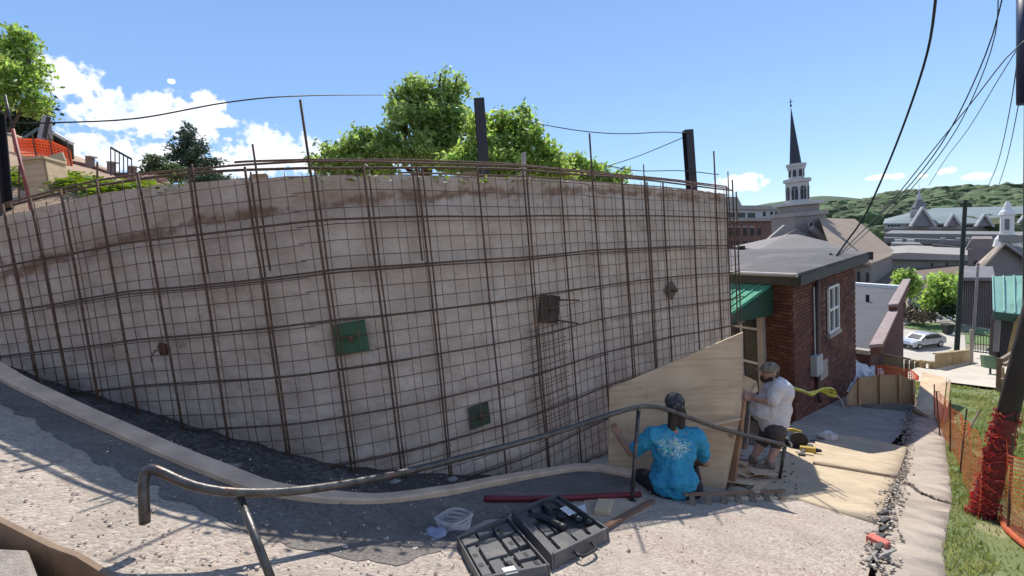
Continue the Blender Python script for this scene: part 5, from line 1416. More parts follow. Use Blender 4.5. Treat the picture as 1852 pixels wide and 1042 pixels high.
def wires():
    MWr = mat("cable_blue_black", (0.015, 0.018, 0.03), None, 3, 0.5)
    anc = W(1510, 466, 12.2)
    defs = [
        ([(1512, 464, 12.0), (1535, 432, 11.5), (1563, 392, 11), (1600, 312, 10), (1641, 208, 9), (1677, 96, 8), (1692, 0, 7), (1694, -60, 6.5)], .021, 'thick dark overhead cable dropping steeply to the brick building roof'),
        ([(1512, 466, 12.1), (1563, 415, 12), (1650, 330, 11.6), (1720, 232, 11), (1782, 100, 10.2), (1812, 0, 9.5), (1820, -60, 9)], .013, 'thin overhead cable ending at the top edge just above the hill'),
        ([(1508, 470, 12.2), (1560, 428, 12.2), (1645, 345, 11.8), (1712, 262, 11.2), (1760, 175, 10.8), (1800, 62, 10.4), (1806, -60, 9.4)], .010, 'thinnest overhead cable crossing behind its neighbour'),
        ([(1580, 400, 14), (1625, 350, 13.6), (1695, 262, 13), (1760, 182, 12.5), (1820, 105, 12), (1870, 60, 11.5)], .014, 'overhead cable running up to the blue transformer side'),
        ([(1680, 335, 30), (1712, 285, 26), (1752, 232, 22), (1808, 140, 18), (1870, 40, 15)], .016, 'pale far overhead cable between the hill and the upper corner'),
        ([(1788, 336, 40), (1806, 290, 34), (1826, 200, 26), (1842, 90, 20), (1852, -40, 17)], .022, 'far overhead cable falling steeply beside the transformer, inner one'),
        ([(1806, 336, 40), (1822, 285, 34), (1840, 200, 26), (1850, 130, 20), (1862, -40, 17)], .022, 'far overhead cable falling steeply beside the transformer, outer one'),
    ]
    for pts, r, lab in defs:
        solo('cable', MB().tube(curve_pts([W(*p) for p in pts], .3), r, 6), MWr, lab, 'overhead cable', smooth=True)
    # service bracket on the eave where the cables land
    solo('cable_bracket', MB().tube([anc + Vector((0, 0, -.25)), anc, anc + Vector((-.1, .05, .12))], .025, 6).ball(anc, .06), M_iron, 'small dark bracket where the overhead cables meet the brick building eave', 'bracket')
    # transformer on a pole just beyond the frame
    c = W(1853, 95, 12)
    root = thing('transformer', 'dark blue transformer can at the upper edge of the view beside the cables', 'transformer', W(1853, 190, 12))
    obj('can', MB().tube([W(1858, 186, 12), W(1858, -60, 12)], .20, 14), mat("navy_steel", (0.012, 0.018, 0.07), (0.01, 0.015, 0.05), 3, 0.4), root, smooth=True)
    obj('lid', MB().tube([W(1858, -60, 12), W(1858, -75, 12)], .23, 14), M_iron, root)
    obj('pole', MB().tube([W(1868, 400, 12.4) - Vector((0, 0, 4)), W(1868, -300, 12.4)], .13, 10), M_pole, root)
wires()
# ================================================================== HILLS
def hills():
    def ridge(name, pts, dist, back, m, base_y, amp):
        rows = []; n = 90
        for r in range(14):
            t = r / 13; row = []
            for i in range(n + 1):
                px = pts[0][0] + (pts[-1][0] - pts[0][0]) * i / n; py = smooth_interp(px, pts)
                top = ray(px, py).normalized(); hd = Vector((top.x, top.y, 0)); k = dist / hd.length
                P0 = top * k; s = min(1, t * 1.5) ; dd = back * (t - .66)
                hh = -17 + (P0.z + 17) * math.sin(s * math.pi / 2) ** 1.2 if t < .667 else P0.z - (t - .667) * back * .25
                q = Vector((P0.x, P0.y, 0)) * (1 + dd / dist); q.z = hh + amp * noise.noise(q * .006) * (1 if 0 < t < .6 else 0)
                row.append(q)
            rows.append(row)
        return obj(name, MB().grid(rows), m, kind='structure', smooth=True), rows
    MH = mat("hill_soil", (0.05, 0.085, 0.025), (0.035, 0.065, 0.02), .02, 0.95)
    near, rows = ridge('hill', [(1380, 402), (1450, 388), (1500, 381), (1545, 380), (1600, 368), (1700, 357), (1800, 353), (1852, 351), (1980, 346), (2200, 345), (2600, 380)], 620, 520, MH, 0, 6)
    ridge('far_mountain', [(700, 420), (1100, 402), (1300, 381), (1385, 369), (1430, 362), (1480, 355), (1520, 356), (1560, 360), (1640, 366), (1900, 372)], 3800, 1500, mat("far_mountain_woods", (0.05, 0.085, 0.035), (0.035, 0.06, 0.03), .004, 0.95), 0, 15)
    # wood on the hill: crowns as irregular lumps
    base = []
    for k in range(5):
        b = MB().ball((0, 0, 0), (1, 1, .85), seg=8, rings=6)
        b.v = [v * (1 + .38 * noise.noise(v * 1.6 + Vector((k * 7, 0, 0)))) for v in b.v]; base.append(b)
    mbs = MB(); V, F = mbs.v, mbs.f
    for _ in range(5200):
        i = rnd.randrange(0, 88); r = rnd.random() * 8.6; r0 = int(r)
        a = rows[r0][i].lerp(rows[r0 + 1][i], r - r0); c = rows[r0][i + 1].lerp(rows[r0 + 1][i + 1], r - r0)
        p = a.lerp(c, rnd.random()); s = rnd.uniform(3.2, 7.5); b = base[rnd.randrange(5)]; o = len(V)
        p.z += s * .35
        ca, sa = math.cos(rnd.uniform(0, 6)), math.sin(rnd.uniform(0, 6)); zz = rnd.uniform(.8, 1.3)
        V.extend(Vector((p.x + s * (v.x * ca - v.y * sa), p.y + s * (v.x * sa + v.y * ca), p.z + s * v.z * zz)) for v in b.v)
        F.extend(tuple(q + o for q in f) for f in b.f)
    o = obj('forest', mbs, mat("forest_green", (0.10, 0.14, 0.05), (0.05, 0.08, 0.03), .035, 0.9, island=.35, bump=1.0, bscale=.8), fix=False, kind='stuff')
    tag(o, 'sunlit green wood covering the long hill behind the town', 'wood')
    # tree belt at the foot of the hill between the buildings
    mbs = MB(); V, F = mbs.v, mbs.f
    for _ in range(420):
        px = rnd.uniform(1395, 1900); z = rnd.uniform(230, 420); p = W(px, rnd.uniform(398, 420) - (px - 1400) * .02, z); s = rnd.uniform(3, 6); b = base[rnd.randrange(5)]; o = len(V)
        V.extend(Vector((p.x + s * v.x, p.y + s * v.y, p.z + s * v.z)) for v in b.v); F.extend(tuple(q + o for q in f) for f in b.f)
    o = obj('tree_belt', mbs, MATS['forest_green'], fix=False, kind='stuff'); tag(o, 'belt of green trees between the town roofs and the hill foot', 'trees')
hills()

# ================================================================== TREES
def leaf_mesh(lobes, n, size, seed, droop=.3, clump=1, palm=False):
    r = random.Random(seed); V = []; F = []
    big = lobes; lobes = []
    for c, rad in [(l[0], l[1]) for l in big]:
        c = Vector(c); lobes.append((c, tuple(q * .6 for q in rad)))
        if min(rad) < 10 * size and len(big) > 12 and min(rad) < .25: lobes.append((c, rad)); continue
        for _ in range(9):
            d = Vector((r.gauss(0, 1), r.gauss(0, 1), r.gauss(.25, 1))).normalized(); f = r.uniform(.20, .38); mr_ = (rad[0] * rad[1] * rad[2]) ** (1 / 3)
            lobes.append((c + Vector((d.x * rad[0], d.y * rad[1], d.z * rad[2])) * r.uniform(.72, 1.18), (mr_ * f * 1.1, mr_ * f * 1.1, mr_ * f * .95)))
    tot = sum(l[1][0] * l[1][1] * l[1][2] for l in lobes) ; 
    for (c, rad, w) in [(l[0], l[1], l[1][0] * l[1][1] * l[1][2] / tot) for l in lobes]:
        c = Vector(c); m = int(n * w / clump)
        for _ in range(m):
            while True:
                d = Vector((r.gauss(0, 1), r.gauss(0, 1), r.gauss(0, 1)))
                if d.length > .01: break
            d.normalize(); rr = r.random() ** .38
            q = Vector((d.x * rad[0], d.y * rad[1], d.z * rad[2])) * rr
            nz_ = noise.noise(q * (2.4 / max(.3, min(rad))) + c)
            if nz_ < -.02 and rr > .35 and r.random() < .88: continue
            q = q * (1.05 + .75 * nz_) + c
            for _k in range(clump):
                s = size * r.uniform(.6, 1.35); o = len(V)
                p = q + Vector((r.gauss(0, 1), r.gauss(0, 1), r.gauss(0, .7))) * size * (1.3 if clump > 1 else .3)
                nrm = (d * .6 + Vector((r.gauss(0, .7), r.gauss(0, .7), r.gauss(0.4, .6)))).normalized()
                t = nrm.cross(Vector((r.gauss(0, 1), r.gauss(0, 1), r.gauss(0, 1)))).normalized(); b = nrm.cross(t)
                V += [p - t * s, p + b * s * .45 - nrm * s * .12, p + t * s - Vector((0, 0, s * droop)), p - b * s * .45 - nrm * s * .12]
                F += [(o, o + 1, o + 2), (o, o + 2, o + 3)]
    return V, F
def tree(name, label, base, trunk_top, lobes, n, size, m, seed, group=None, tr=.17, clump=4, cat='tree', limbs=True):
    root = thing(name, label, cat, base, group)
    mb = MB(); V, F = leaf_mesh([(l[0] - Vector((0, 0, .012 * abs(l[0].y))), tuple(q * .9 for q in l[1])) for l in lobes], int(n * .8), size, seed, clump=clump); mb.v = V; mb.f = F
    obj('crown', mb, m, root, fix=False)
    base = Vector(base); tt = Vector(trunk_top); r = random.Random(seed)
    t = MB(); mid = base.lerp(tt, .5) + Vector((r.uniform(-.1, .1), r.uniform(-.1, .1), 0)); t.tube(curve_pts([base - Vector((0, 0, .3)), mid, tt], .3), [tr * (1 - .5 * i / 60) for i in range(len(curve_pts([base - Vector((0, 0, .3)), mid, tt], .3)))], 8)
    if limbs:
        for (c, rad) in [(l[0], l[1]) for l in lobes]:
            c = Vector(c); a = base.lerp(tt, r.uniform(.55, .95)); pts = curve_pts([a, a.lerp(c, .5) + Vector((0, 0, -.1 * (c - a).length)), c + Vector((0, 0, rad[2] * .4))], .3)
            k = len(pts); t.tube(pts, [tr * .5 * (1 - .75 * i / k) for i in range(k)], 6)
    obj('trunk', t, mat("bark", (0.13, 0.10, 0.08), (0.08, 0.06, 0.05), 4, 0.95, 0.6, 30), root, smooth=True)
    return root
M_leafA = mat("leaf_bright", (0.30, 0.40, 0.12), (0.15, 0.25, 0.065), 1.3, 0.55, trans=.5, island=.5)
M_leafB = mat("leaf_mid", (0.30, 0.39, 0.14), (0.15, 0.24, 0.075), 1.1, 0.55, trans=.48, island=.5)
M_leafC = mat("leaf_dark", (0.035, 0.07, 0.028), (0.02, 0.045, 0.02), 1.1, 0.7, trans=.2, island=.35)
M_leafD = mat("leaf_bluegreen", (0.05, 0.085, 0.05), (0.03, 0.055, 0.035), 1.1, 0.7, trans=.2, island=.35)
def lobe(px, py, z, wpx, hpx, dz=None):
    s = z / FPX; return (W(px, py, z), (wpx * s / 2, (dz or wpx * .8) * s / 2, hpx * s / 2))
def trees():
    z = 14.0
    tree('maple_tree', 'tallest light green tree with upright plumes rising behind the middle of the wall', W(770, 380, z) - Vector((0, 0, 1.5)), W(770, 250, z),
         [lobe(735, 175, z, 70, 80), lobe(770, 165, z - .3, 70, 70), lobe(815, 165, z, 62, 85), lobe(720, 215, z, 70, 70), lobe(780, 215, z - .5, 110, 90), lobe(830, 215, z, 70, 70), lobe(760, 265, z - .4, 140, 80), lobe(700, 265, z, 70, 70), lobe(835, 270, z - .2, 80, 80), lobe(712, 172, z, 26, 40), lobe(798, 140, z, 24, 34), lobe(828, 143, z, 24, 36), lobe(742, 148, z, 30, 40), lobe(770, 150, z, 24, 34)],
         26000, .085, M_leafB, 3)
    z = 12.5
    tree('broadleaf_tree', 'bright yellow-green tree to the far side of the tall black steel post', W(900, 400, z) - Vector((0, 0, 1)), W(905, 270, z),
         [lobe(905, 225, z, 120, 75), lobe(950, 235, z, 70, 65), lobe(870, 260, z - .6, 110, 80), lobe(935, 270, z - .4, 120, 80), lobe(985, 280, z, 80, 70), lobe(840, 290, z - .8, 90, 50), lobe(1010, 300, z, 70, 50), lobe(890, 300, z - .8, 120, 50)],
         26000, .08, M_leafA, 5)
    z = 13
    tree('broadleaf_tree', 'low spreading green tree at the uphill side of the tall plumed tree', W(640, 400, z) - Vector((0, 0, 1)), W(640, 290, z),
         [lobe(665, 238, z, 60, 50), lobe(640, 265, z, 100, 60), lobe(595, 280, z, 50, 50), lobe(685, 285, z, 70, 60), lobe(575, 295, z, 40, 36), lobe(622, 300, z, 100, 40), lobe(565, 282, z, 22, 30)],
         11000, .08, M_leafB, 8, tr=.1)
    z = 15
    tree('broadleaf_tree', 'green tree tapering down towards the far end of the wall', W(1040, 400, z) - Vector((0, 0, 1)), W(1040, 310, z),
         [lobe(1020, 290, z, 80, 60), lobe(1060, 305, z, 80, 50), lobe(1100, 318, z, 60, 36), lobe(1130, 305, z, 30, 22), lobe(990, 305, z, 60, 50)],
         11000, .085, M_leafA, 9, tr=.1)
    z = 15
    tree('broadleaf_tree', 'big tree cut by the photo edge, high above the soil bank', W(-60, 330, z) - Vector((0, 0, 1)), W(-40, 220, z),
         [lobe(-20, 110, z, 110, 120), lobe(35, 85, z, 70, 80), lobe(55, 120, z, 60, 70), lobe(10, 140, z - .5, 100, 80), lobe(60, 175, z, 66, 66), lobe(-60, 180, z, 110, 120), lobe(30, 62, z, 50, 40)],
         17000, .095, M_leafA, 11)
    z = 17
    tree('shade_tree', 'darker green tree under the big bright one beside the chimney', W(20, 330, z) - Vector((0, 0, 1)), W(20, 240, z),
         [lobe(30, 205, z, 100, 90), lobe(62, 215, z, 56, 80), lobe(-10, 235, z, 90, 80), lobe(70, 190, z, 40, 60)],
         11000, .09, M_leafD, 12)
    # conifer: tiers of drooping boughs
    z = 21; S = z / FPX
    ct = W(335, 216, z); lob = []
    r = random.Random(4)
    for k in range(40):
        t = (k + .5) / 40; h = t * 108; wd = 10 + 62 * t ** .8; a = r.uniform(0, 6.28); rr = wd * r.uniform(.25, 1.0)
        lob.append((ct + Vector((math.cos(a) * rr * S, math.sin(a) * rr * S, -h * S)), (wd * .32 * S, wd * .32 * S, 7 * S)))
    for h in range(0, 100, 8): lob.append((ct + Vector((0, 0, -h * S)), ((6 + .22 * h) * S, (6 + .22 * h) * S, 8 * S)))
    tree('pine_tree', 'dark blue-green conifer standing alone against the clouds', ct - Vector((0, 0, 4.2)), ct - Vector((0, 0, .7)), lob, 26000, .07, mat("needles", (0.085, 0.125, 0.075), (0.04, 0.07, 0.045), 1.4, 0.75, trans=.1, island=.3), 6, limbs=False, tr=.12)
    tree('bush', 'lighter green bush at the foot of the lone conifer', W(285, 340, 18), W(285, 300, 18), [lobe(282, 292, 18, 48, 44), lobe(310, 300, 18, 40, 34), lobe(268, 305, 18, 30, 30)], 5000, .075, mat("leaf_olive", (0.10, 0.14, 0.06), (0.06, 0.09, 0.04), 1.2, .7, trans=.3, island=.3), 7, tr=.06, cat='bush')
    tree('shrub', 'small light green shrub at the foot of the pine against the cloud', W(385, 345, 16), W(385, 315, 16), [lobe(385, 312, 16, 34, 24), lobe(360, 318, 16, 40, 22)], 2500, .07, M_leafD, 17, tr=.04, cat='bush')
    # town trees
    z = 66
    tree('small_tree', 'small light green tree in front of the pale stone block', atz(1636, 562, ZC), W(1636, 510, z), [lobe(1636, 500, z, 34, 30), lobe(1630, 516, z, 26, 26), lobe(1645, 512, z, 24, 26)], 2600, .36, M_leafA, 21, tr=.2, clump=2)
    tree('small_tree', 'large round light green tree beside the dark green utility pole', atz(1706, 570, ZC), W(1706, 520, 58), [lobe(1712, 505, 58, 44, 34), lobe(1700, 528, 58, 50, 40), lobe(1718, 535, 58, 40, 34), lobe(1690, 540, 58, 30, 24), lobe(1722, 512, 56, 24, 34)], 4200, .36, M_leafA, 22, tr=.25, clump=2)
    def shr(name, lab, px, py, z, w, h, n, m, sd, sz):
        root = thing(name, lab, 'shrub', W(px, py + h / 2, z)); mb = MB(); V, F = leaf_mesh([lobe(px, py, z, w, h)], n, sz, sd, clump=2); mb.v = V; mb.f = F; obj('foliage', mb, m, root, fix=False)
        obj('stem', MB().tube([W(px, py + h / 2 + 2, z), W(px, py, z)], .05, 5), MATS['bark'], root)
    shr('shrub', 'brown dry shrub nearest the low building coping', 1645, 566, 60, 26, 18, 500, mat("dry_leaf", (0.20, 0.15, 0.10), (0.12, 0.09, 0.06), 1, .8, island=.3), 31, .3)
    shr('shrub', 'brown dry shrub beside the driveway lawn', 1668, 572, 58, 26, 16, 500, MATS["dry_leaf"], 32, .3)
    shr('shrub', 'dark green shrub under the round light green tree', 1722, 560, 57, 24, 16, 500, M_leafC, 33, .3)
    shr('shrub', 'olive shrub between the pale stone block and the shed', 1608, 540, 64, 30, 30, 700, M_leafC, 34, .34)
trees()

# ================================================================== SOIL BANK ABOVE THE WALL, UPHILL END
M_soil = mat("tan_soil", (0.42, 0.29, 0.19), (0.30, 0.20, 0.13), 2.5, 0.95, 0.8, 30, spots=[(5, .62, (0.5, 0.38, 0.26), .6)])
BANKS = [(-120, .34), (0, .30), (90, .25), (180, .205), (260, .165), (330, .125), (420, .06), (600, .0), (1312, -.03)]
def bank_pt(px, k):
    k = k * interp(px, [(700, 1), (1100, .3), (1312, .09)])
    p = wall_top(px) ; r = ray(px, 400); d = Vector((r.x, r.y, 0)).normalized()
    s = interp(px, BANKS); f = min(1, k / .5)
    q = p + d * (k + .2); q.z = p.z - .07 + s * max(0, k - .15) * (1.0 if k < 7 else 1) + .05 * noise.noise(q * 1.1) * f
    return q
def bank():
    rows = []
    ks = [0.02, .15, .3, .5, .8, 1.2, 1.7, 2.3, 3, 3.8, 4.7, 5.7, 7, 8.5, 10.5, 13, 16]
    for k in ks: rows.append([bank_pt(-60 + (1312 + 60) * i / 90, k) for i in range(91)])
    last = [v - Vector((0, 0, 9)) for v in rows[-1]]; rows.append(last)
    obj('soil_bank', MB().grid(rows), M_soil, kind='structure', smooth=True)
bank()
def bank_at(px, py):
    """view ray met with the bank surface"""
    r = ray(px, py); best = None; bd = 9
    for j in range(1, 120):
        k = j * .1; q = bank_pt(px, k)
        # bank_pt uses the same azimuth column: compare elevation
        e = q.z / math.hypot(q.x, q.y); e0 = r.z / math.hypot(r.x, r.y)
        if abs(e - e0) < bd: bd = abs(e - e0); best = q
    return best
def leaf_patch(name, label, cat, spots, n, size, m, seed, hgt=.12):
    r = random.Random(seed); mb = MB()
    for _ in range(n):
        px0, py0, sx = spots[r.randrange(len(spots))]; px = px0 + r.gauss(0, sx); q = bank_pt(px, py0 + r.gauss(0, .35))
        p = q + Vector((0, 0, r.random() * hgt)); a = r.uniform(0, 6.28); s = size * r.uniform(.6, 1.3); t = Vector((math.cos(a), math.sin(a), r.uniform(-.2, .5))) * s; b = Vector((-math.sin(a), math.cos(a), r.uniform(-.1, .5))) * s * .6
        o = len(mb.v); mb.v += [p - t, p + b, p + t, p - b]; mb.f += [(o, o + 1, o + 2, o + 3)]
    return tag(obj(name, mb, m, fix=False, kind='stuff'), label, cat)
M_ivy = mat("ivy_leaf", (0.17, 0.25, 0.04), (0.09, 0.14, 0.03), 1.5, .6, trans=.3, island=.35)
leaf_patch('ground_cover', 'yellow-green leafy ground cover trailing down the tan soil bank', 'ground cover', [(60, 3.2, 24), (110, 2.6, 22), (150, 2.2, 18), (190, 1.7, 16), (225, 1.4, 14), (260, 1.0, 14), (90, 3.6, 20), (130, 3.0, 20)], 5200, .045, M_ivy, 41, .16)
leaf_patch('ground_cover', 'thin green weeds along the top edge of the wall', 'ground cover', [(660, .25, 50), (760, .25, 60), (870, .25, 50), (1000, .25, 50), (300, .3, 20)], 1500, .03, M_ivy, 42, .06)

def steel_piles():
    MPi = mat("dark_pile_steel", (0.016, 0.018, 0.028), (0.028, 0.024, 0.028), 3, 0.55, 0.1, 30)
    def pile(px0, py0, px1, py1, z, w, label):
        a = W(px1, py1, z); b = W(px0, py0, z); b = Vector((a.x + (b.x - a.x) * .6, a.y + (b.y - a.y) * .6, b.z)); a = a + (a - b) * .25
        root = thing('steel_pile', label, 'steel pile', a, 'black steel piles behind the wall')
        d = (b - a).normalized(); x = Vector((1, .15, 0)).normalized(); y = d.cross(x).normalized()
        def plate(cx, cy, wx, wy, nm):
            q = [a + x * (cx + i * wx / 2) + y * (cy + j * wy / 2) for i, j in ((-1, -1), (1, -1), (1, 1), (-1, 1))]
            obj(nm, MB().hexa(q + [p + (b - a) for p in q]), MPi, root)
        plate(0, -w / 2, w, .014, 'flange'); plate(0, w / 2, w, .014, 'flange'); plate(0, 0, .012, w - .02, 'web')
        obj('cap_plate', MB().box(b + d * .008, (w * 1.05, w * 1.05, .014)), MPi, root)
        return b
    t2 = pile(868, 183, 876, 316, 6.6, .135, 'tall black steel pile in front of the green trees')
    t3 = pile(1242, 238, 1251, 343, 9.2, .15, 'black steel pile near the far end of the wall')
    t1 = pile(-2, 205, 2, 400, 5.3, .15, 'black steel pile cut by the photo edge beside the red leaning bar')
    t1 = W(4, 208, 5.3)
    pts = [W(4, 224, 5.35), W(100, 222, 5.4), W(250, 214, 5.6), (W(420, 184, 5.9)), W(560, 173, 7.0), W(700, 172, 12.5), W(730, 172, 14)]
    MC = mat("rope_dark", (0.035, 0.033, 0.035), None, 4, .7)
    solo('rope', MB().tube(curve_pts(pts, .2), .0085, 6), MC, 'dark safety rope strung from the photo edge into the plumed tree', 'rope', smooth=True)
    pts = [W(930, 215, 13), W(955, 219, 10.5), W(985, 226, 8.2), W(1060, 238, 7.9), W(1130, 242, 8.4), W(1200, 239, 8.9), W(1240, 241, 9.1)]
    solo('rope', MB().tube(curve_pts(pts, .2), .0085, 6), MC, 'dark safety rope from the yellow-green tree to the last black pile', 'rope', smooth=True)
    solo('rope', MB().tube(curve_pts([W(1240, 247, 9.2), W(1195, 266, 10), W(1150, 284, 11), W(1095, 302, 12)], .2), .009, 6), MC, 'short rope slanting from the last pile down into the tree', 'rope', smooth=True)
    solo('rope', MB().tube(curve_pts([W(1100, 300, 7.7), W(1155, 309, 8.3), W(1235, 309, 8.9), W(1300, 316, 9.2)], .2), .008, 6), MC, 'low rope running just above the wall top near the last pile', 'rope', smooth=True)
steel_piles()
def bank_things():
    # red leaning bar
    a = bank_pt(58, .25); b = W(9, 172, 4.95)
    root = thing('leaning_bar', 'rusty red steel bar leaning over the wall top beside the black pile', 'steel bar', a)
    obj('bar', MB().tube([a - Vector((0, 0, .1)), b.lerp(a, .28)], .016, 8), mat("red_oxide", (0.24, 0.045, 0.035), (0.16, 0.03, 0.025), 7, .6), root, smooth=True)
    obj('tip', MB().tube([b.lerp(a, .28), b], .011, 6), M_iron, root, smooth=True)
    # plywood box
    c = bank_pt(78, 1.15); S = c.y / FPX
    root = thing('plywood_box', 'tan plywood box standing on the soil bank behind the leaning red bar', 'plywood box', c)
    q = [W(66, 350, 5.7), W(92, 340, 5.7), W(86, 283, 5.7), W(42, 283, 5.7)]
    q = [W(52, 362, 5.9), W(92, 350, 5.9), W(80, 287, 5.9), W(40, 290, 5.9)]
    back = Vector((-.12, .42, 0))
    obj('front', MB().prism(q, back * .06), M_ply, root)
    obj('side', MB().prism([q[1], q[1] + back, q[2] + back, q[2]], Vector((-.02, 0, 0))), M_ply, root)
    obj('lid', MB().prism([q[3] + Vector((-.02, -.02, 0)), q[2] + Vector((.02, -.02, 0)), q[2] + back + Vector((.02, 0, 0)), q[3] + back], (0, 0, .03)), mat("pale_ply", (0.60, 0.47, 0.30), (0.52, 0.4, 0.26), 3, .7), root)
    # timber boards & stakes on the bank
    for (x, y, x2, y2, z, lab) in ((30, 320, 88, 322, 7.2, 'yellow-tan board lying beside the plywood box'), (92, 290, 116, 283, 7.6, 'tan board propped above the plywood box')):
        solo('timber_board', MB().beam(W(x, y, z), W(x2, y2, z), .03, .14), mat("pale_ply", (0,)*3), lab, 'board')
    # orange net round the house
    ln = [W(34, 305, 10.2), W(70, 306, 10.0), W(100, 308, 10.0), W(132, 318, 10.2)]
    root = thing('orange_netting', 'orange safety netting round the small house on the bank', 'safety netting', ln[1])
    obj('netting', net('n', ln, [.62, .62, .6, .55], .055, .030, sag=.05), M_net, root)
    for p in ln: obj('stake', MB().tube([p - Vector((0, 0, .3)), p + Vector((0, 0, .75))], .014, 6), M_rebar, root)
    # the house
    z = 12.5; S = z / FPX; up = Vector((0, 0, 1)); hd = ray(110, 300); hd.z = 0; hd.normalize()
    root = thing('small_house', 'small house with a blue-grey gabled roof and a wide pale chimney above the soil bank', 'house', W(90, 330, z))
    obj('wall', MB().prism([W(36, 330, z), W(126, 330, z), W(126, 262, z), W(96, 240, z), W(66, 240, z), W(36, 262, z)], hd * 2.5), M_fbrick, root)
    MRf = mat("blue_grey_roof", (0.13, 0.19, 0.20), (0.1, 0.15, 0.16), 2, .6)
    obj('roof', MB().prism([W(28, 256, z - .4), W(68, 230, z - .4), W(68, 236, z - .4), W(30, 261, z - .4)], hd * 3.1), MRf, root)
    obj('roof', MB().prism([W(68, 230, z - .4), W(98, 238, z - .4), W(133, 256, z - .4), W(132, 262, z - .4), W(96, 244, z - .4), W(68, 236, z - .4)], hd * 3.1), MRf, root)
    obj('bargeboard', MB().beam(W(98, 241, z - .5), W(132, 260, z - .5), .06, .07), M_white, root)
    obj('chimney', MB().prism([W(66, 252, z - .6), W(96, 250, z - .6), W(91, 209, z - .6), W(76, 209, z - .6)], hd * .9), mat("pale_stucco", (0.42, 0.40, 0.38), (0.36, 0.34, 0.33), 3, .85), root)
    obj('vent_pipe', MB().tube([W(80, 250, z - .8), W(88, 212, z - .8)], .045, 6), M_iron, root)
    # brick garden wall with pillars
    root = thing('garden_wall', 'low brown garden wall with short brick pillars along the top of the bank', 'garden wall', W(200, 340, 11))
    tops = [(128, 290), (160, 297), (200, 312), (232, 312), (262, 312), (290, 318)]
    for (x0, y0), (x1, y1) in zip(tops, tops[1:]):
        obj('wall_panel', MB().prism([W(x0, y0, 11), W(x1, y1, 11), W(x1, y1 + 40, 11), W(x0, y0 + 40, 11)], (0, .2, 0)), M_fbrick, root)
    for x, y in ((158, 284), (197, 294), (235, 302)):
        pl = obj('pillar', MB().prism([W(x - 4, y + 50, 10.9), W(x + 4, y + 50, 10.9), W(x + 4, y, 10.9), W(x - 4, y, 10.9)], (0, .14, 0)), mat("pillar_brick", (0.27, 0.21, 0.18), (0.2, 0.16, 0.14), 3, .9), root)
        obj('pillar_cap', MB().prism([W(x - 5, y, 10.85), W(x + 5, y, 10.85), W(x + 5, y - 2.5, 10.85), W(x - 5, y - 2.5, 10.85)], (0, .2, 0)), M_conc, pl)
    # iron railing panel
    root = thing('railing', 'black iron railing panel standing against the clouds beside a brick pillar', 'railing', W(220, 325, 10.5))
    A, B = W(200, 267, 10.4), W(238, 288, 10.9); A0, B0 = W(200, 324, 10.4), W(238, 333, 10.9)
    obj('top_rail', MB().beam(A, B, .03, .035), M_iron, root); obj('bottom_rail', MB().beam(A0, B0, .03, .03), M_iron, root)
    for i in range(6):
        t = i / 5; obj('bar', MB().beam(A.lerp(B, t), A0.lerp(B0, t) - Vector((0, 0, .05)), .018, .018), M_iron, root)
    # rusty posts along the bank, pile of reddish stones
    root = thing('rubble_heap', 'heap of reddish broken stones behind the wall beside the railing', 'rubble heap', W(270, 330, 9)); r = random.Random(2); mb = MB()
    for _ in range(90):
        x = r.uniform(238, 300); p = W(x, 322 + (x - 238) * .12 + r.uniform(-4, 12), r.uniform(8.6, 9.8)); s = r.uniform(.05, .14); mb.ball(p, (s, s * .8, s * .6), Matrix.Rotation(r.uniform(0, 3), 3, 'Z'), 6, 4)
    o = obj('stones', mb, mat("red_stone", (0.36, 0.22, 0.18), (0.24, 0.14, 0.12), 4, .95, island=.4), root, fix=False, kind='stuff')
    for i, (x, y0, y1) in enumerate(((176, 293, 350), (35, 300, 372), (240, 302, 345))):
        a = W(x, y1, 5.6); solo('rusty_stake', MB().tube([a, W(x, y0, 5.6)], .010, 6), M_rebar, 'thin rusty stake in the soil bank, ' + ('in front of the garden wall', 'close beside the black pile', 'in front of the iron railing')[i], 'stake')
    # pale stake right of pile, brick lump at pile foot
    a = W(946, 322, 5.6); solo('pale_stake', MB().beam(a - Vector((0, 0, .1)), W(947, 276, 5.6), .055, .03), mat("grey_stake", (0.42, 0.40, 0.37), None, 4, .8), 'pale grey wooden stake behind the wall top, by the tall black pile', 'stake')
    for i, (x, z) in enumerate(((850, 5.6), (470, 4.7))):
        a = W(x, (316, 322)[i], z); mb = MB().box(a, (.14, .08, .07), Matrix.Rotation(.3, 3, 'Z')); solo('wood_block', mb, M_lumber_old, ('small wood block on the wall top by the tall black pile', 'small wood block on the wall top under the short lone rebar')[i], 'wood block')
bank_things()

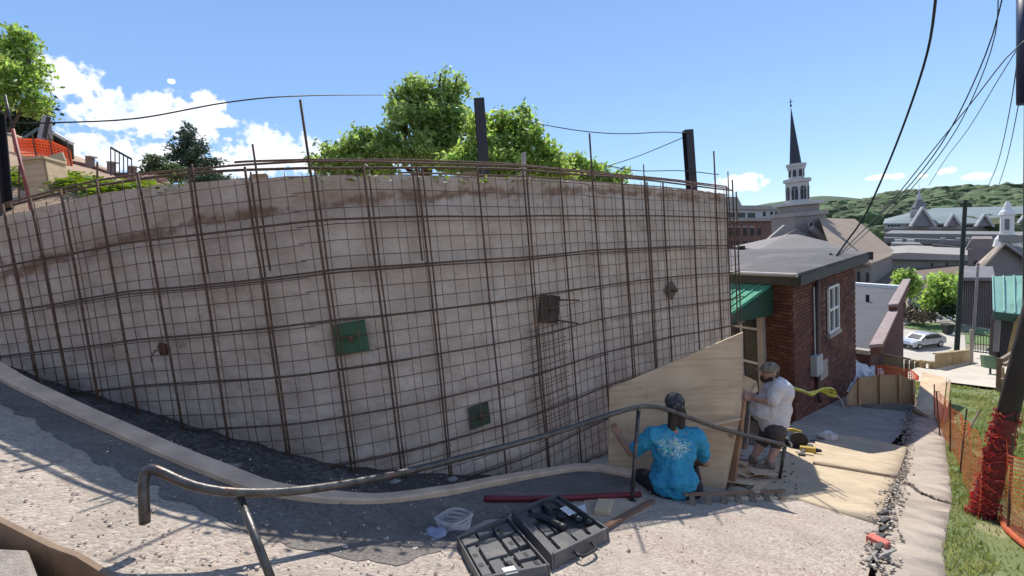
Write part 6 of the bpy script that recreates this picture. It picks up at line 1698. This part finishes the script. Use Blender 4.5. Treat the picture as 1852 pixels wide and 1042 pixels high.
# ================================================================== PLYWOOD FORM AT THE FOOT OF THE WALL
patch('landing', GP((1040, 850), (1110, 800), (1340, 800), (1420, 815), (1400, 930), (1240, 935), (1100, 905)), M_conc, -0.02, .25)
def plywood_form():
    MPly = M_ply
    P = [(1100, 866, 5.35), (1216, 900, 5.2), (1311, 893, 5.1), (1341, 740, 5.25), (1344, 601, 5.45), (1102, 704, 5.5)]
    Q = [W(*p) for p in P]; n = Vector((.05, 1, .05)).normalized() * .019
    root = thing('plywood_form', 'large tan plywood form sheet with a slanting top, held up against the wall', 'plywood sheet', Q[1])
    obj('sheet', MB().prism(Q, n), MPly, root)
    # stud and braces at its far edge
    a, b = W(1319, 890, 5.17), W(1340, 724, 5.30)
    obj('stud', MB().beam(a, b, .10, .045), mat("form_stud", (0.34, 0.19, 0.10), (0.24, 0.13, 0.07), 4, .8), root)
    obj('batten', MB().beam(W(1255, 775, 5.19), W(1338, 757, 5.23), .035, .02), mat("pale_ply", (0,)*3), root)
    obj('brace', MB().beam(W(1322, 790, 5.2), W(1344, 745, 5.55), .05, .03), M_lumber, root)
    # second panel further down with an upright
    Q = [W(1290, 800, 7.0), W(1346, 812, 7.0), W(1358, 730, 7.0), W(1371, 712, 7.1), W(1375, 622, 7.2), W(1290, 600, 7.2)]
    r2 = thing('plywood_form', 'second plywood form panel standing behind the white-shirted worker’s hands'.replace('’', ''), 'plywood sheet', Q[1])
    r2['label'] = 'smaller plywood panel behind the large sheet, under the hands of the white-shirted man'
    Q = [W(1285, 800, 7.0), W(1343, 812, 7.0), W(1352, 722, 7.0), W(1371, 708, 7.05), W(1369, 690, 7.1), W(1340, 676, 7.1), W(1300, 668, 7.1)]
    obj('sheet', MB().prism(Q, (0, .02, 0)), MPly, r2)
    obj('stud', MB().beam(W(1346, 812, 7.02), W(1354, 724, 7.02), .045, .09), M_lumber_old, r2)
    # level / pipe leaning
    solo('spirit_level', MB().beam(W(1349, 802, 6.8), W(1356, 722, 6.8), .045, .022), mat("dull_alloy", (0.35, 0.34, 0.33), None, 4, .4, metal=.5), 'grey upright straightedge between the plywood panel and the man in white', 'straightedge')
plywood_form()
def scraps():
    r = random.Random(12); labs = ['largest plywood offcut under the man in white', 'pointed plywood offcut beside the form edge', 'narrow plywood offcut lying lowest on the landing', 'plywood offcut nearest the man in white feet', 'small square plywood offcut by the landing edge']
    for i, (px, py, w, h, a) in enumerate(((1352, 858, .55, .34, .5), (1338, 880, .42, .18, -.4), (1372, 893, .5, .09, .9), (1378, 866, .34, .2, .2), (1340, 850, .2, .18, .8))):
        c = G(px, py) + Vector((0, 0, .035 + .014 * i)); ca, sa = math.cos(a), math.sin(a); x = Vector((ca, sa, -.17 * ca - .22 * sa)); y = Vector((-sa, ca, .17 * sa - .22 * ca))
        q = [c - x * w / 2 - y * h / 2, c + x * w / 2 - y * h * .35, c + x * w * .42 + y * h / 2, c - x * w * .4 + y * h * .4]
        solo('plywood_offcut', MB().prism(q, (0, 0, .012)), (mat("pale_ply", (0,)*3) if i % 2 else M_ply), labs[i], 'plywood offcut', 'plywood offcuts on the landing')
    # low strip with cleats, made up to cast the toothed shadow
    A, B = G(1238, 905) + Vector((0, 0, .06)), G(1420, 897) + Vector((0, 0, .06)); root = thing('shadow_cleat_strip', 'added timber strip with short cleats casting the toothed shadow on the walkway lip', 'timber strip', A)
    obj('strip', MB().beam(A, B, .03, .025), M_lumber_old, root)
    for i in range(7):
        c = A.lerp(B, (i + .5) / 7); obj('shadow_cleat', MB().beam(c + Vector((0, .02, .0)), c + Vector((-.05, -.16, -.02)), .05, .02), M_lumber_old, root)
scraps()
# tools on the slab
def tools():
    c = G(1442, 812) + Vector((0, 0, .05)); root = thing('circular_saw', 'yellow and black circular saw sitting on the tan slab', 'power saw', c)
    MY = mat("tool_yellow", (0.62, 0.42, 0.04), (0.5, 0.34, 0.03), 5, .45); R_ = Matrix.Rotation(-.5, 3, 'Z')
    k = 1.35
    def L(x, y, z): return c + R_ @ Vector((x * k, y * k, z * k))
    obj('shoe', MB().box(L(0, 0, .01), (.34 * k, .15 * k, .006), R_), M_iron, root)
    obj('blade_guard', MB().tube([L(.02, -.03, .09), L(.02, -.005, .09)], .095 * k, 16), M_black, root)
    obj('motor', MB().tube([L(.02, .0, .10), L(.02, .12, .10)], .05 * k, 12), MY, root, bevel=.005)
    obj('handle', MB().tube(curve_pts([L(-.12, .03, .05), L(-.15, .03, .14), L(-.06, .03, .19), L(.05, .03, .17)], .03), .018 * k, 8), MY, root, smooth=True)
    obj('battery', MB().box(L(-.14, .03, .05), (.1 * k, .08 * k, .06 * k), R_), M_black, root)
    c2 = G(1462, 824) + Vector((0, 0, .06)); root = thing('cordless_drill', 'small yellow and black drill lying next to the saw', 'drill', c2); c = c2
    obj('body', MB().tube([L(-.08, 0, .03), L(.07, 0, .03)], .034 * k, 10), MY, root); obj('chuck', MB().tube([L(.07, 0, .03), L(.13, 0, .03)], [.026 * k, .014 * k], 8), M_black, root)
    obj('grip', MB().beam(L(-.04, 0, .03), L(-.07, -.14, .02), .045, .04), M_black, root); obj('battery', MB().box(L(-.075, -.16, .025), (.09, .06, .05), R_), M_black, root)
    # white bag with a strap
    c = G(1497, 800) + Vector((0, 0, .06)); root = thing('plastic_bag', 'crumpled white plastic bag on the tan slab with a dark strap', 'bag', c)
    b = MB().ball(c + Vector((0, 0, .06)), (.19, .12, .09), seg=14, rings=9); b.v = [v + Vector((noise.noise(v * 9), noise.noise(v * 9 + Vector((4, 0, 0))), noise.noise(v * 9 + Vector((0, 4, 0))))) * .07 for v in b.v]
    obj('bag', b, mat("bag_white", (0.68, 0.66, 0.63), (0.4, 0.39, 0.37), 12, .5), root, smooth=True)
    obj('strap', MB().tube(curve_pts([c + Vector((.1, -.05, .12)), c + Vector((.2, .02, .06)), c + Vector((.1, .14, .02)), c + Vector((-.2, -.02, .02)), G(1440, 808) + Vector((0, 0, .09))], .05), .008, 5), M_black, root)
tools()
# red painted board + small block + clear strapping by the tool case
def small_bits():
    line = curve_pts([G(878, 908), G(960, 908), G(1050, 905), G(1158, 899)], .1)
    mb = MB().tube([p + Vector((0, 0, .028)) for p in line], .026, 10); o = solo('red_hose', mb, mat("deep_red", (0.20, 0.014, 0.024), (0.13, 0.01, 0.02), 4, .6), 'deep red hose lying along the shaded walkway behind the tool case', 'hose', smooth=True)
    c = G(1092, 925) + Vector((0, 0, .02)); q = [G(1075, 932), G(1102, 936), G(1110, 913), G(1083, 912)]
    solo('plywood_block', MB().prism([p + Vector((0, 0, .01)) for p in q], (0, 0, .045)), mat("pale_ply", (0,)*3), 'small square plywood block beside the open tool case', 'wood block', bevel=.003)
    q = [G(1045, 925), G(1062, 900), G(1185, 905), G(1170, 925), G(1085, 962)]
    solo('plywood_scrap', MB().prism([p + Vector((0, 0, .002)) for p in q], (0, 0, .008)), mat("dusty_ply", (0.50, 0.40, 0.29), (0.4, 0.31, 0.22), 4, .85), 'dusty flat plywood scrap on the walkway under the small block', 'plywood scrap')
    a, b = G(1088, 962), G(1180, 910); solo('timber_lath', MB().beam(a + Vector((0, 0, .02)), b + Vector((0, 0, .025)), .05, .025), mat("red_brown_lath", (0.24, 0.13, 0.08), (0.17, 0.09, 0.06), 6, .8), 'red-brown timber lath on the edge of the plywood scrap', 'lath')
    q = [G(1035, 922), G(1058, 915), G(1062, 930), G(1044, 938)]
    solo('paper_scrap', MB().prism([p + Vector((0, 0, .012)) for p in q], (0, 0, .004)), M_white, 'white scrap of paper tucked behind the tool case', 'paper')
    # plastic strapping roll
    c = G(824, 962) + Vector((0, 0, .02)); root = thing('strapping_coil', 'tangled coil of clear white plastic strapping beside the open tool case', 'plastic coil', c)
    M = mat("milky_plastic", (0.60, 0.60, 0.62), (0.42, 0.43, 0.46), 14, .3, trans=.3)
    for k in range(4):
        mb = MB(); pts = [c + Vector(((.105 + .008 * k) * math.cos(t), (.06 + .004 * k) * math.sin(t), .02 + .02 * k + .012 * math.sin(3 * t + k))) for t in [i * .33 for i in range(20)]]
        vs = []; 
        for p in pts: vs += [p, p + Vector((0, 0, .018))]
        mb.add(vs, [(2 * i, 2 * i + 2, 2 * i + 3, 2 * i + 1) for i in range(19)]); o = obj('strap', mb, M, root); md = o.modifiers.new('s', 'SOLIDIFY'); md.thickness = .002
    b = MB().ball(G(790, 968) + Vector((0, 0, .01)), (.07, .05, .02), seg=12, rings=7); b.v = [v + Vector((noise.noise(v * 14), noise.noise(v * 14 + Vector((4, 0, 0))), noise.noise(v * 14 + Vector((0, 4, 0))))) * .035 for v in b.v]
    solo('plastic_wrap', b, mat("wrap_blue", (0.30, 0.33, 0.42), (0.2, 0.22, 0.3), 14, .3), 'crumpled bluish plastic wrap beside the strapping coil', 'plastic wrap', smooth=True)
small_bits()
# ================================================================== OPEN TOOL CASE
def tool_case():
    c = G(960, 990); root = thing('tool_case', 'open black moulded tool case lying on the walkway with its lid folded flat', 'tool case', c)
    MC = mat("moulded_plastic", (0.10, 0.097, 0.10), (0.075, 0.073, 0.076), 9, 0.5, 0.1, 60, spots=[(7, .62, (0.16, 0.145, 0.13), .5)])
    MK = mat("deep_black_plastic", (0.02, 0.02, 0.022), None, 9, 0.5)
    def half(corners, rim, depth, name):
        A, B, Cc, D = [G(*p) for p in corners]; up = Vector((0.04, 0.16, 1)).normalized()
        def L(u, v, h): return (A * (1 - u) * (1 - v) + B * u * (1 - v) + Cc * u * v + D * (1 - u) * v) + up * (h + .005)
        def blk(u0, u1, v0, v1, h0, h1, mb): return mb.hexa([L(u0, v0, h0), L(u1, v0, h0), L(u1, v1, h0), L(u0, v1, h0), L(u0 + .006, v0 + .006, h1), L(u1 - .006, v0 + .006, h1), L(u1 - .006, v1 - .006, h1), L(u0 + .006, v1 - .006, h1)])
        sh = MB(); blk(0, 1, 0, 1, 0, .012, sh)
        for (u0, u1, v0, v1) in ((0, .035, 0, 1), (.965, 1, 0, 1), (.035, .965, 0, .045), (.035, .965, .955, 1)): blk(u0, u1, v0, v1, .012, rim, sh)
        shell = obj(name, sh, MC, root, bevel=.003)
        return L, blk, shell
    # lid half
    L, blk, sh = half([(826, 988), (918, 948), (997, 1041), (868, 1068)], .055, .04, 'lid')
    mb = MB()
    for (u0, u1, v0, v1, h) in ((.05, .30, .07, .24, .045), (.33, .60, .06, .16, .045), (.62, .94, .07, .30, .04), (.06, .20, .30, .93, .046), (.24, .58, .34, .64, .042), (.24, .42, .68, .94, .046), (.62, .78, .36, .60, .046), (.82, .94, .34, .58, .046), (.46, .60, .68, .94, .04), (.64, .94, .66, .80, .046), (.64, .94, .84, .94, .042)):
        blk(u0, u1, v0, v1, .012, h, mb)
    obj('moulded_tray', mb, MC, root, bevel=.004)
    for k, (u, v) in enumerate(((.12, .5), (.12, .72), (.70, .2), (.72, .48), (.88, .46), (.80, .73), (.86, .89), (.5, .8))):
        m = MB(); blk(u - .035, u + .035, v - .03, v + .05, .044, .048, m); obj('slot', m, MK, root)
    m = MB(); blk(.34, .52, .88, 1.0, .048, .052, m); obj('label_sticker', m, M_white, root)
    # base half with tools
    L, blk, sh = half([(925, 944), (1009, 912), (1103, 978), (999, 1033)], .085, .07, 'base')
    m = MB()
    for (u0, u1, v0, v1, h) in ((.05, .28, .06, .30, .055), (.32, .50, .05, .14, .06), (.05, .16, .34, .93, .066), (.20, .34, .40, .62, .05), (.20, .46, .70, .93, .066), (.50, .70, .76, .93, .06), (.74, .94, .80, .93, .066), (.60, .80, .06, .22, .06), (.84, .94, .06, .50, .066), (.38, .46, .2, .6, .045)):
        blk(u0, u1, v0, v1, .012, h, m)
    obj('moulded_tray', m, MC, root, bevel=.004)
    # rotary tool in the tray
    t = obj('power_tool', MB().tube(curve_pts([L(.22, .16, .055), L(.34, .30, .06), L(.44, .52, .062), L(.50, .66, .06)], .02), [.020 + .012 * (i > 8) for i in range(len(curve_pts([L(.22, .16, .055), L(.34, .30, .06), L(.44, .52, .062), L(.50, .66, .06)], .02)))], 8), MK, root, smooth=True)
    for (u, v, r) in ((.66, .42, .045), (.82, .60, .036), (.90, .72, .034)):
        obj('spool', MB().ball(L(u, v, .06), (r, r * .9, r * .8), seg=12, rings=8), MK, root, smooth=True)
    m = MB(); m.tube(curve_pts([L(.55, .12, .07), L(.66, .10, .09), L(.78, .18, .08), L(.80, .34, .075)], .02), .011, 6); obj('cord', m, MK, root, smooth=True)
    m = MB(); m.tube(curve_pts([L(.52, .30, .06), L(.60, .26, .08), L(.70, .28, .07)], .02), .012, 6); obj('cord', m, MK, root, smooth=True)
    m = MB(); blk(.68, .82, .36, .56, .098, .10, m); obj('instruction_card', m, M_white, root)
    for v in (.3, .72):
        m = MB(); m.hexa([L(1.0, v - .06, .02), L(1.03, v - .06, .02), L(1.03, v + .06, .02), L(1.0, v + .06, .02), L(1.0, v - .06, .07), L(1.02, v - .06, .07), L(1.02, v + .06, .07), L(1.0, v + .06, .07)]); obj('latch', m, MK, root)
    m = MB(); m.tube(curve_pts([L(.35, 1.0, .04), L(.38, 1.10, .04), L(.62, 1.10, .04), L(.65, 1.0, .04)], .03), .010, 6); obj('carry_handle', m, MK, root, smooth=True)
tool_case()

# ================================================================== PEOPLE
def figure(name, shapes, m, root, vox=.012, sm=6, label=None):
    mb = MB()
    for s in shapes:
        if s[0] == 'c':                                     # tapered capsule
            _, a, b, ra, rb = s; a, b = Vector(a), Vector(b); n = 6; d = (b - a).normalized()
            pts = [a - d * ra * .92, a - d * ra * .6, a] + [a.lerp(b, k / n) for k in range(1, n)] + [b, b + d * rb * .6, b + d * rb * .92]
            rr = [ra * .38, ra * .8, ra] + [ra + (rb - ra) * k / n for k in range(1, n)] + [rb, rb * .8, rb * .38]
            mb.tube(pts, rr, 12)
        else:
            _, c, r = s[:3]; mb.ball(c, r, s[3] if len(s) > 3 else None, 14, 10)
    o = obj(name, mb, m, root)
    md = o.modifiers.new('union', 'REMESH'); md.mode = 'VOXEL'; md.voxel_size = vox; md.use_smooth_shade = True
    ms = o.modifiers.new('soft', 'SMOOTH'); ms.factor = .5; ms.iterations = sm
    return o
M_skin = mat("tanned_skin", (0.42, 0.235, 0.155), (0.34, 0.18, 0.12), 9, 0.55, 0.1, 80)
M_skin2 = mat("fair_skin", (0.52, 0.31, 0.225), (0.44, 0.25, 0.18), 9, 0.55, 0.1, 80)
M_hair = mat("dark_hair", (0.035, 0.024, 0.018), (0.02, 0.015, 0.012), 40, .7, .5, 90)
def fingers(wrist, palm_dir, side, length, curl, r=.0095, thumb=1):
    """palm and five fingers as capsules: palm_dir towards the finger tips, side towards the thumb"""
    d = palm_dir.normalized(); s = side.normalized(); n = d.cross(s).normalized(); out = []
    pc = wrist + d * .045
    for k in range(4):
        b = wrist + d * .085 + s * (.03 - .021 * k); L = length * (1.0, 1.08, 1.0, .8)[k]
        out.append(('c', wrist + d * .02 + s * (.022 - .015 * k), b, .016, .0135))
        m1 = b + (d * math.cos(curl) + n * math.sin(curl)) * L * .5; m2 = m1 + (d * math.cos(curl * 2) + n * math.sin(curl * 2)) * L * .5
        out += [('c', b, m1, r * 1.08, r), ('c', m1, m2, r, r * .85)]
    t0 = wrist + d * .025 + s * .03; t1 = t0 + (s * .7 + d * .7) * .04; t2 = t1 + (s * .25 + d * .9 + n * .3) * .032
    out += [('c', t0, t1, .015, .0125), ('c', t1, t2, .0125, .010)]
    return out
def man_blue():
    z = 4.72
    P = lambda x, y, dz=0: W(x, y, z + dz)
    g = G(1215, 900); root = thing('person', 'crouching man in a bright blue printed T-shirt and dark cap holding the plywood sheet', 'person', g)
    pel = P(1217, 878); chest = P(1219, 812, .04); shl = P(1180, 787, .03); shr_ = P(1260, 790, .06); neck = P(1220, 768, .06); head = P(1221, 736, .07)
    elb = P(1141, 818, .16); wri = P(1119, 789, .38); relb = P(1276, 836, .14); rw = P(1255, 838, .42)
    fwd = Vector((.05, 1, 0)); hipl = P(1196, 880, .04); hipr = P(1244, 880, .05)
    kl = P(1160, 862, .42); kr = P(1250, 850, .5); fl = Vector((kl.x + .02, kl.y - .14, GH(kl.x, kl.y) + .06)); fr = Vector((kr.x, kr.y - .12, GH(kr.x, kr.y) + .06))
    body = [('c', pel, chest, .17, .16), ('c', shl, shr_, .075, .075), ('c', chest, neck, .13, .06), ('c', neck, head, .058, .06),
            ('b', head, (.082, .10, .115)), ('b', head + Vector((0, .055, -.055)), (.055, .055, .06)),
            ('b', head + Vector((.088, .01, -.01)), (.014, .024, .034)), ('b', head + Vector((-.088, .01, -.01)), (.014, .024, .034)), ('b', head + Vector((0, .115, -.01)), (.016, .026, .028)),
            ('c', shl, elb, .062, .048), ('c', elb, wri, .046, .030), ('c', shr_, relb, .062, .048), ('c', relb, rw, .046, .03),
            ('c', hipl, kl, .105, .07), ('c', hipr, kr, .105, .07), ('c', kl, fl, .065, .045), ('c', kr, fr, .065, .045)]
    hand_dir = (P(1108, 766, .42) - wri)
    body += fingers(wri, hand_dir, Vector((1, 0, .1)), .07, -.35) + fingers(rw, Vector((-.2, 1, .25)), Vector((-1, 0, .2)), .07, .4)
    figure('body', body, M_skin, root, .0085, 3)
    # shirt: continuous torso with sleeves, hem bunched at the waist
    m = shirt_mat()
    sh = [('c', pel + Vector((0, 0, .045)), chest, .205, .185), ('b', pel + Vector((0, -.02, .08)), (.245, .19, .15)), ('b', chest + Vector((0, -.02, 0)), (.225, .165, .19)), ('c', shl, shr_, .095, .095), ('c', chest, neck - Vector((0, 0, .03)), .16, .075),
          ('c', shl, shl.lerp(elb, .72), .092, .082), ('c', shr_, shr_.lerp(relb, .72), .092, .082)]
    o = figure('shirt', sh, m, root, .012, 7)
    # cloth folds
    t = bpy.data.textures.new('folds', 'CLOUDS'); t.noise_scale = .10
    dm = o.modifiers.new('folds', 'DISPLACE'); dm.texture = t; dm.strength = .065; dm.mid_level = .5; t2 = bpy.data.textures.new('fine_folds', 'CLOUDS'); t2.noise_scale = .035; d2 = o.modifiers.new('fine', 'DISPLACE'); d2.texture = t2; d2.strength = .02
    figure('trousers', [('c', hipl, hipr, .15, .15), ('b', pel - Vector((0, 0, .03)), (.225, .18, .11)), ('c', hipl, kl, .13, .09), ('c', hipr, kr, .13, .09), ('c', kl, fl + Vector((0, 0, .03)), .085, .062), ('c', kr, fr + Vector((0, 0, .03)), .085, .062)], mat("navy_trousers", (0.018, 0.018, 0.025), None, 8, .8), root, .014, 4)
    for f in (fl, fr):
        figure('boot', [('c', f + Vector((0, .12, -.02)), f + Vector((0, -.08, -.015)), .045, .05), ('c', f, f + Vector((0, -.03, .07)), .05, .052)], mat("brown_boot", (0.14, 0.09, 0.055), None, 8, .7), root, .01, 2)
    hr = figure('hair', [('b', head + Vector((0, -.03, -.005)), (.09, .085, .11)), ('c', head + Vector((-.05, -.055, -.05)), head + Vector((.05, -.055, -.06)), .045, .045), ('c', head + Vector((-.035, -.055, -.03)), neck + Vector((-.045, -.05, -.0)), .055, .045), ('c', head + Vector((.035, -.055, -.03)), neck + Vector((.045, -.05, .01)), .055, .045), ('b', head + Vector((0, .065, -.085)), (.06, .055, .055))], M_hair, root, .01, 2)
    cm = mat("camo_cap", (0.05, 0.055, 0.06), (0.02, 0.022, 0.026), 26, .8, spots=[(30, .6, (0.15, 0.15, 0.15), .8)])
    cp = head + Vector((0, 0, .055))
    cap = figure('cap', [('b', cp, (.100, .118, .085)), ('b', cp + Vector((0, 0, .015)), (.09, .1, .085))], cm, root, .009, 2)
    figure('cap_peak', [('c', cp + Vector((-.045, .115, -.015)), cp + Vector((.045, .115, -.015)), .016, .016), ('c', cp + Vector((-.03, .16, -.025)), cp + Vector((.03, .16, -.025)), .012, .012), ('c', cp + Vector((0, .09, -.01)), cp + Vector((0, .16, -.022)), .02, .014)], cm, root, .006, 2)
    obj('cap_strap', MB().tube([cp + Vector((.045 * math.cos(a), -.110 + .012 * math.sin(a), -.03 + .028 * math.sin(a))) for a in [i * .45 for i in range(8)]], .006, 6), M_fpale, root)
def shirt_mat():
    m = mat("blue_shirt", (0.03, 0.30, 0.47), (0.02, 0.22, 0.37), 7, .8, .15, 40)
    nt = m.node_tree; N = nt.nodes.new; L = nt.links.new; b = [n for n in nt.nodes if n.type == 'BSDF_PRINCIPLED'][0]
    base = b.inputs['Base Color'].links[0].from_socket
    tc = N('ShaderNodeTexCoord'); g = G(1215, 900); c = W(1222, 806, 4.56) - g       # print centre on the back, in the shirt's own coordinates
    mp = N('ShaderNodeMapping'); mp.inputs['Location'].default_value = (-c.x, 0, -c.z); L(tc.outputs['Object'], mp.inputs[0])
    sep = N('ShaderNodeSeparateXYZ'); L(mp.outputs[0], sep.inputs[0])
    def ma(op, a, c_=None):
        n = N('ShaderNodeMath'); n.operation = op
        for i, v in enumerate((a, c_)):
            if v is None: continue
            if isinstance(v, (int, float)): n.inputs[i].default_value = v
            else: L(v, n.inputs[i])
        return n.outputs[0]
    # arc of frond-like strokes: radial streaks within a half-moon
    at = N('ShaderNodeMath'); at.operation = 'ARCTAN2'; L(sep.outputs[2], at.inputs[0]); L(sep.outputs[0], at.inputs[1])
    rr = ma('SQRT', ma('ADD', ma('MULTIPLY', sep.outputs[0], sep.outputs[0]), ma('MULTIPLY', ma('MULTIPLY', sep.outputs[2], sep.outputs[2]), 1.9)))
    cb = N('ShaderNodeCombineXYZ'); L(ma('MULTIPLY', at.outputs[0], 4.5), cb.inputs[0]); L(ma('MULTIPLY', rr, 9), cb.inputs[1])
    nz = N('ShaderNodeTexNoise'); nz.inputs['Scale'].default_value = 2.1; nz.inputs['Detail'].default_value = 3; nz.inputs['Distortion'].default_value = .8; L(cb.outputs[0], nz.inputs['Vector'])
    st = N('ShaderNodeMapRange'); st.inputs[1].default_value = .48; st.inputs[2].default_value = .53; L(nz.outputs['Fac'], st.inputs[0])
    ring = N('ShaderNodeMapRange'); ring.inputs[1].default_value = .20; ring.inputs[2].default_value = .13; L(rr, ring.inputs[0])
    back = N('ShaderNodeMapRange'); back.inputs[1].default_value = .17; back.inputs[2].default_value = .12
    s2 = N('ShaderNodeSeparateXYZ'); L(tc.outputs['Object'], s2.inputs[0]); L(s2.outputs[1], back.inputs[0])
    f = ma('MULTIPLY', ma('MULTIPLY', st.outputs[0], ring.outputs[0]), ma('MULTIPLY', back.outputs[0], .85))
    cr = N('ShaderNodeValToRGB'); e = cr.color_ramp.elements; e[0].color = (0.10, 0.42, 0.22, 1); e[1].color = (0.62, 0.66, 0.30, 1); k = e.new(.55); k.color = (0.7, 0.78, 0.72, 1)
    n2 = N('ShaderNodeTexNoise'); n2.inputs['Scale'].default_value = 14; L(tc.outputs['Object'], n2.inputs['Vector'])
    mr = N('ShaderNodeMapRange'); mr.inputs[1].default_value = .35; mr.inputs[2].default_value = .65; L(n2.outputs['Fac'], mr.inputs[0]); L(mr.outputs[0], cr.inputs[0])
    mx = N('ShaderNodeMix'); mx.data_type = 'RGBA'; L(f, mx.inputs['Factor']); L(base, mx.inputs[6]); L(cr.outputs[0], mx.inputs[7]); L(mx.outputs[2], b.inputs['Base Color'])
    return m
man_blue()
def man_white():
    z = -(CAM_R.transposed() @ G(1383, 846)).z
    P = lambda x, y, dz=0: W(x, y, z + dz)
    g = G(1383, 846); root = thing('person', 'bearded man in a white T-shirt, dark shorts and camouflage cap gripping the plywood panel', 'person', g)
    pel = P(1399, 772); belly = P(1398, 740); chest = P(1407, 706); neck = P(1399, 688); head = P(1393, 673)
    sn, sf = P(1408, 700, -.19), P(1400, 698, .17)         # near and far shoulders
    en, wn = P(1396, 727, -.22), P(1361, 720, -.05); ef, wf = P(1380, 722, .12), P(1356, 713, .12)
    hn, hf = P(1403, 779, -.10), P(1392, 777, .10)
    kn, kf = P(1404, 808, -.10), P(1376, 805, .10)
    an = P(1390, 843, -.12); af = P(1361, 834, .10)
    an.z = GH(an.x, an.y) + .09; af.z = GH(af.x, af.y) + .09
    dirn = Vector((-1, .25, 0)).normalized()
    body = [('c', pel, chest, .155, .15), ('c', sn, sf, .07, .07), ('c', chest, neck, .12, .06), ('c', neck, head, .055, .06), ('b', head, (.10, .082, .115)),
            ('b', head + dirn * .05 + Vector((0, 0, -.055)), (.055, .055, .055)), ('b', head + dirn * .105 + Vector((0, 0, -.012)), (.022, .015, .024)),
            ('b', head + Vector((.01, -.085, -.005)), (.022, .012, .032)), ('b', head + Vector((.01, .085, -.005)), (.022, .012, .032)),
            ('c', sn, en, .062, .05), ('c', en, wn, .048, .032), ('c', sf, ef, .06, .05), ('c', ef, wf, .048, .032),
            ('c', hn, kn, .09, .06), ('c', hf, kf, .09, .06), ('c', kn, an, .06, .038), ('c', kf, af, .06, .038)]
    body += fingers(wn, P(1341, 718, .0) - wn, Vector((0, .3, 1)), .07, .45) + fingers(wf, P(1342, 716, .12) - wf, Vector((0, .3, 1)), .07, .45)
    figure('body', body, M_skin2, root, .0085, 3)
    ms = mat("white_shirt", (0.66, 0.64, 0.63), (0.58, 0.56, 0.56), 5, .85, .1, 40)
    bel = belly + dirn * .05
    o = figure('shirt', [('c', pel + Vector((0, 0, .05)), chest, .19, .175), ('b', bel, (.245, .215, .20)), ('b', chest, (.19, .225, .17)), ('c', sn, sf, .09, .09), ('c', chest, neck - Vector((0, 0, .03)), .15, .07),
                         ('c', sn, sn.lerp(en, .85), .09, .085), ('c', sf, sf.lerp(ef, .8), .09, .085)], ms, root, .012, 6)
    t = bpy.data.textures.new('folds2', 'CLOUDS'); t.noise_scale = .12; dm = o.modifiers.new('folds', 'DISPLACE'); dm.texture = t; dm.strength = .05
    figure('shorts', [('c', hn, hf, .14, .14), ('c', pel, hn, .15, .12), ('c', hn, hn.lerp(kn, .75), .115, .088), ('c', hf, hf.lerp(kf, .75), .115, .088)], mat("dark_shorts", (0.085, 0.07, 0.065), None, 7, .85), root, .012, 4)
    for a in (an, af):
        figure('shoe', [('c', a + dirn * .15 + Vector((0, 0, -.05)), a - dirn * .04 + Vector((0, 0, -.045)), .036, .042), ('c', a + Vector((0, 0, .01)), a + Vector((0, 0, -.04)), .045, .045)], mat("work_shoe", (0.22, 0.17, 0.13), None, 8, .8), root, .009, 2)
    figure('beard', [('b', head + dirn * .075 + Vector((0, 0, -.085)), (.052, .05, .058)), ('c', head + Vector((-.03, -.072, -.07)), head + Vector((-.03, .072, -.07)), .03, .03), ('b', head + Vector((.04, 0, -.02)), (.075, .085, .07))], mat("brown_hair", (0.07, 0.042, 0.028), None, 30, .8), root, .009, 2)
    cm = mat("camo_tan", (0.30, 0.26, 0.19), (0.12, 0.105, 0.07), 22, .85, spots=[(26, .58, (0.07, 0.06, 0.045), .8)]); cp = head + Vector((0, 0, .05))
    figure('cap', [('b', cp, (.118, .098, .085)), ('c', cp + dirn * .10 + Vector((0, -.04, -.01)), cp + dirn * .10 + Vector((0, .04, -.01)), .015, .015), ('c', cp + dirn * .165 + Vector((0, -.025, -.025)), cp + dirn * .165 + Vector((0, .025, -.025)), .012, .012), ('c', cp + dirn * .08, cp + dirn * .16 + Vector((0, 0, -.02)), .02, .014)], cm, root, .008, 1)
man_white()
